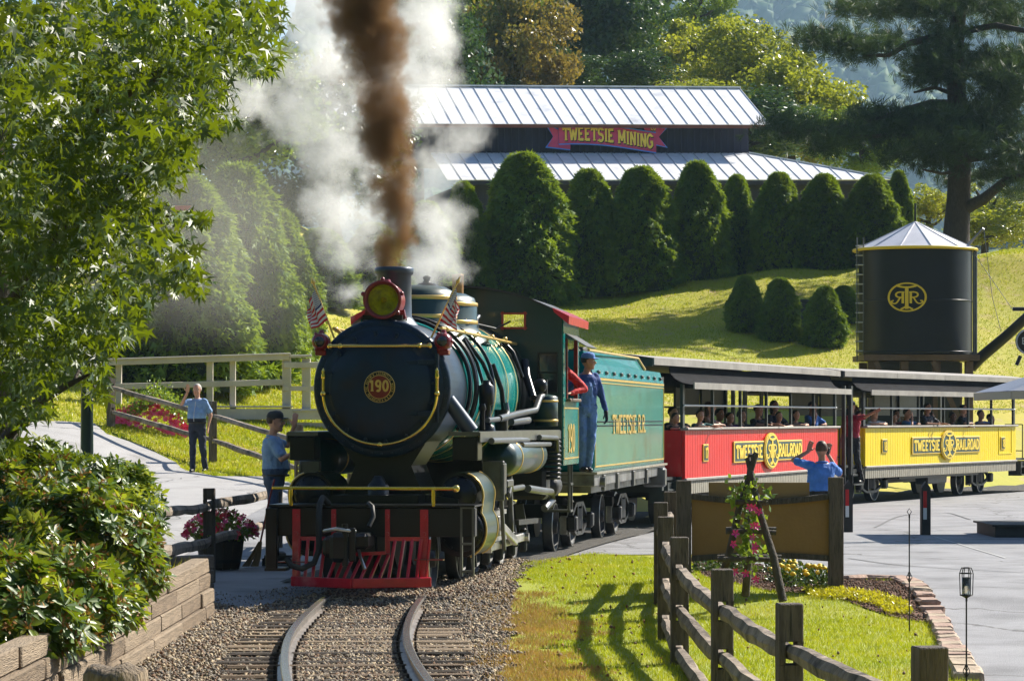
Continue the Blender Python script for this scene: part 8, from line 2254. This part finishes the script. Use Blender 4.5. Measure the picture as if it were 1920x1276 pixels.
# ---------------------------------------------------------------- smoke and steam as volumes
def smoke_volume(name, label, blobs, color, dens, res, noise_s, rough, thr, gain, aniso, warp=.35, absorb=None, seed=0.0, cat='smoke', bb=None):
    """density grid: soft blobs (centre, radii, weight) broken up by noise"""
    lo = bb[0] if bb else [min(b[0][i] - b[1][i] * 1.25 for b in blobs) for i in range(3)]
    hi = bb[1] if bb else [max(b[0][i] + b[1][i] * 1.25 for b in blobs) for i in range(3)]
    ng = bpy.data.node_groups.new(name, 'GeometryNodeTree')
    ng.interface.new_socket('Geometry', in_out='INPUT', socket_type='NodeSocketGeometry'); ng.interface.new_socket('Geometry', in_out='OUTPUT', socket_type='NodeSocketGeometry')
    N, L = ng.nodes, ng.links
    out = N.new('NodeGroupOutput'); vc = N.new('GeometryNodeVolumeCube'); pos = N.new('GeometryNodeInputPosition')
    def vm(op, *a):
        n = N.new('ShaderNodeVectorMath'); n.operation = op
        for i, x in enumerate(a):
            if isinstance(x, (tuple, list)): n.inputs[i].default_value = x
            elif isinstance(x, (float, int)): n.inputs['Scale'].default_value = x
            else: L.new(x, n.inputs[i])
        return n.outputs['Value'] if op in ('LENGTH', 'DOT_PRODUCT') else n.outputs['Vector']
    def mt(op, *a):
        n = N.new('ShaderNodeMath'); n.operation = op
        for i, x in enumerate(a):
            if isinstance(x, (float, int)): n.inputs[i].default_value = x
            else: L.new(x, n.inputs[i])
        return n.outputs[0]
    def nz(scale, vec, detail, col=False, off=0.0):
        n = N.new('ShaderNodeTexNoise'); n.inputs['Scale'].default_value = scale; n.inputs['Detail'].default_value = detail; n.inputs['Roughness'].default_value = rough
        L.new(vm('ADD', vec, (off + seed, seed * 2, -off)), n.inputs['Vector']); return n.outputs['Color'] if col else n.outputs['Fac']
    p = pos.outputs[0]
    w = vm('SCALE', vm('SUBTRACT', nz(noise_s * .55, p, 2, True, 3.1), (.5, .5, .5)), 0.0); w.node.inputs['Scale'].default_value = warp * 2
    w2 = vm('SCALE', vm('SUBTRACT', nz(noise_s * 2.1, p, 2, True, 7.7), (.5, .5, .5)), 0.0); w2.node.inputs['Scale'].default_value = warp * .7
    q = vm('ADD', vm('ADD', p, w), w2)
    env = None
    for c, r_, wt_ in blobs:
        e = vm('LENGTH', vm('MULTIPLY', vm('SUBTRACT', q, tuple(c)), tuple(1 / x for x in r_)))
        e = mt('MULTIPLY', mt('MAXIMUM', mt('SUBTRACT', 1.0, e), 0.0), float(wt_))
        if env is None: env = e
        else:
            env = mt('SMOOTH_MAX', env, e); env.node.inputs[2].default_value = .10
    f = mt('ADD', env, mt('ADD', mt('MULTIPLY', mt('SUBTRACT', nz(noise_s * 1.5, p, 6), .5), 1.5), mt('MULTIPLY', mt('SUBTRACT', nz(noise_s * 4.5, q, 5, False, 2.2), .5), .9)))
    d = mt('MULTIPLY', mt('SUBTRACT', f, thr), gain)
    d = mt('MULTIPLY', mt('MINIMUM', mt('MAXIMUM', d, 0.0), 1.0), mt('MINIMUM', mt('MAXIMUM', mt('MULTIPLY', mt('SUBTRACT', env, .06), 6.0), 0.0), 1.0))
    L.new(d, vc.inputs['Density']); vc.inputs['Min'].default_value = lo; vc.inputs['Max'].default_value = hi
    for k, r_ in zip(('X', 'Y', 'Z'), res): vc.inputs['Resolution ' + k].default_value = r_
    m = bpy.data.materials.new(name); m.use_nodes = True; nt = m.node_tree; nt.nodes.remove(nt.nodes['Principled BSDF'])
    pv = nt.nodes.new('ShaderNodeVolumePrincipled'); pv.inputs['Color'].default_value = (*color, 1); pv.inputs['Density'].default_value = dens; pv.inputs['Anisotropy'].default_value = aniso
    if absorb: pv.inputs['Absorption Color'].default_value = (*absorb, 1)
    nt.links.new(pv.outputs[0], nt.nodes['Material Output'].inputs['Volume'])
    sm_ = N.new('GeometryNodeSetMaterial'); sm_.inputs['Material'].default_value = m
    L.new(vc.outputs[0], sm_.inputs[0]); L.new(sm_.outputs[0], out.inputs[0])
    vd = bpy.data.volumes.new(name); vd.materials.append(m)
    o = bpy.data.objects.new(name, vd); C.objects.link(o); md = o.modifiers.new('grid', 'NODES'); md.node_group = ng
    return tag(o, label, cat, None, 'stuff')
def B3(px, py, d, rx, rz, ry=None, w=1.0):
    k = F / d; q = P(px, py, d); return (tuple(q), (rx / k, (ry if ry else (rx + rz) / 2 / k), rz / k), w)
D1 = 32.6
brown = [B3(738, 505, 32.25, 34, 60, .17, 1.8)]
for t_ in range(17):
    y_ = 470 - t_ * 37; k_ = t_ / 16
    brown.append(B3(737 - 62 * k_ ** 1.3 + 9 * math.sin(t_ * 1.9), y_, 32.3 + .4 * k_, 52 + 84 * k_ ** .8 + 6 * math.sin(t_ * 2.7), 78 + 34 * k_, .22 + .42 * k_, 1.45 + .15 * math.sin(t_ * 1.3)))
brown.append(B3(640, 150, 32.6, 75, 60, .4, .9))
smoke_volume('coal_smoke', 'column of dark brown coal smoke rising out of the smokestack', brown, (.34, .205, .10), 17.0, (150, 120, 360), 2.0, .62, .56, 1.25, .0, warp=.30, seed=1.3)
white = [B3(800, 500, 33.8, 100, 95, .5, 1.5), B3(830, 420, 34, 92, 95, .5, 1.3), B3(815, 330, 34, 110, 110, .6, 1.3), B3(860, 250, 34.2, 105, 80, .6, 1.1), B3(780, 170, 34.2, 130, 130, .7, 1.4), B3(800, 60, 34.2, 115, 130, .7, 1.4), B3(800, -60, 34.2, 130, 110, .7, 1.2),
         B3(665, 560, 34.3, 80, 80, .45, .8), B3(645, 480, 34.2, 100, 100, .5, 1.1), B3(630, 400, 34, 110, 110, .6, 1.4), B3(630, 290, 34.2, 125, 120, .6, 1.4), B3(580, 210, 34.4, 150, 120, .7, 1.25), B3(600, 110, 34.4, 160, 120, .7, 1.3), B3(590, 0, 34.4, 180, 120, .7, 1.3), B3(455, 190, 34.8, 140, 100, .7, 1.0), B3(460, 70, 34.8, 130, 120, .6, 1.0), B3(700, 380, 34.8, 120, 160, .5, .9), B3(700, 150, 34.9, 170, 200, .5, 1.0)]
smoke_volume('steam_cloud', 'billowing white steam around the brown smoke column above the locomotive', white, (.98, .98, .98), 3.6, (260, 110, 330), 1.9, .64, .44, 1.1, .2, warp=.36, seed=4.1, cat='steam')
thin = [((-8.5, 54, 6.0), (5.5, 6, 3.4), 1.0), ((-5.6, 56, 5.2), (4.0, 6, 2.9), 1.0)]
smoke_volume('drifting_steam', 'thin veil of steam drifting across the hedge at the left', thin, (.95, .93, .88), 0.028, (60, 60, 50), .35, .5, .05, 1.4, .4, warp=1.0, seed=2.2, cat='steam')
wisp = [B3(575, 1085, 30.2, 55, 45, .25, .9), B3(560, 1045, 30.6, 30, 50, .2, .8)]
smoke_volume('cylinder_steam', 'wisp of steam drifting off the ground left of the red pilot', wisp, (.95, .95, .95), 2.2, (50, 40, 50), 4.0, .6, .45, 1.5, .3, warp=.12, seed=6.2, cat='steam')
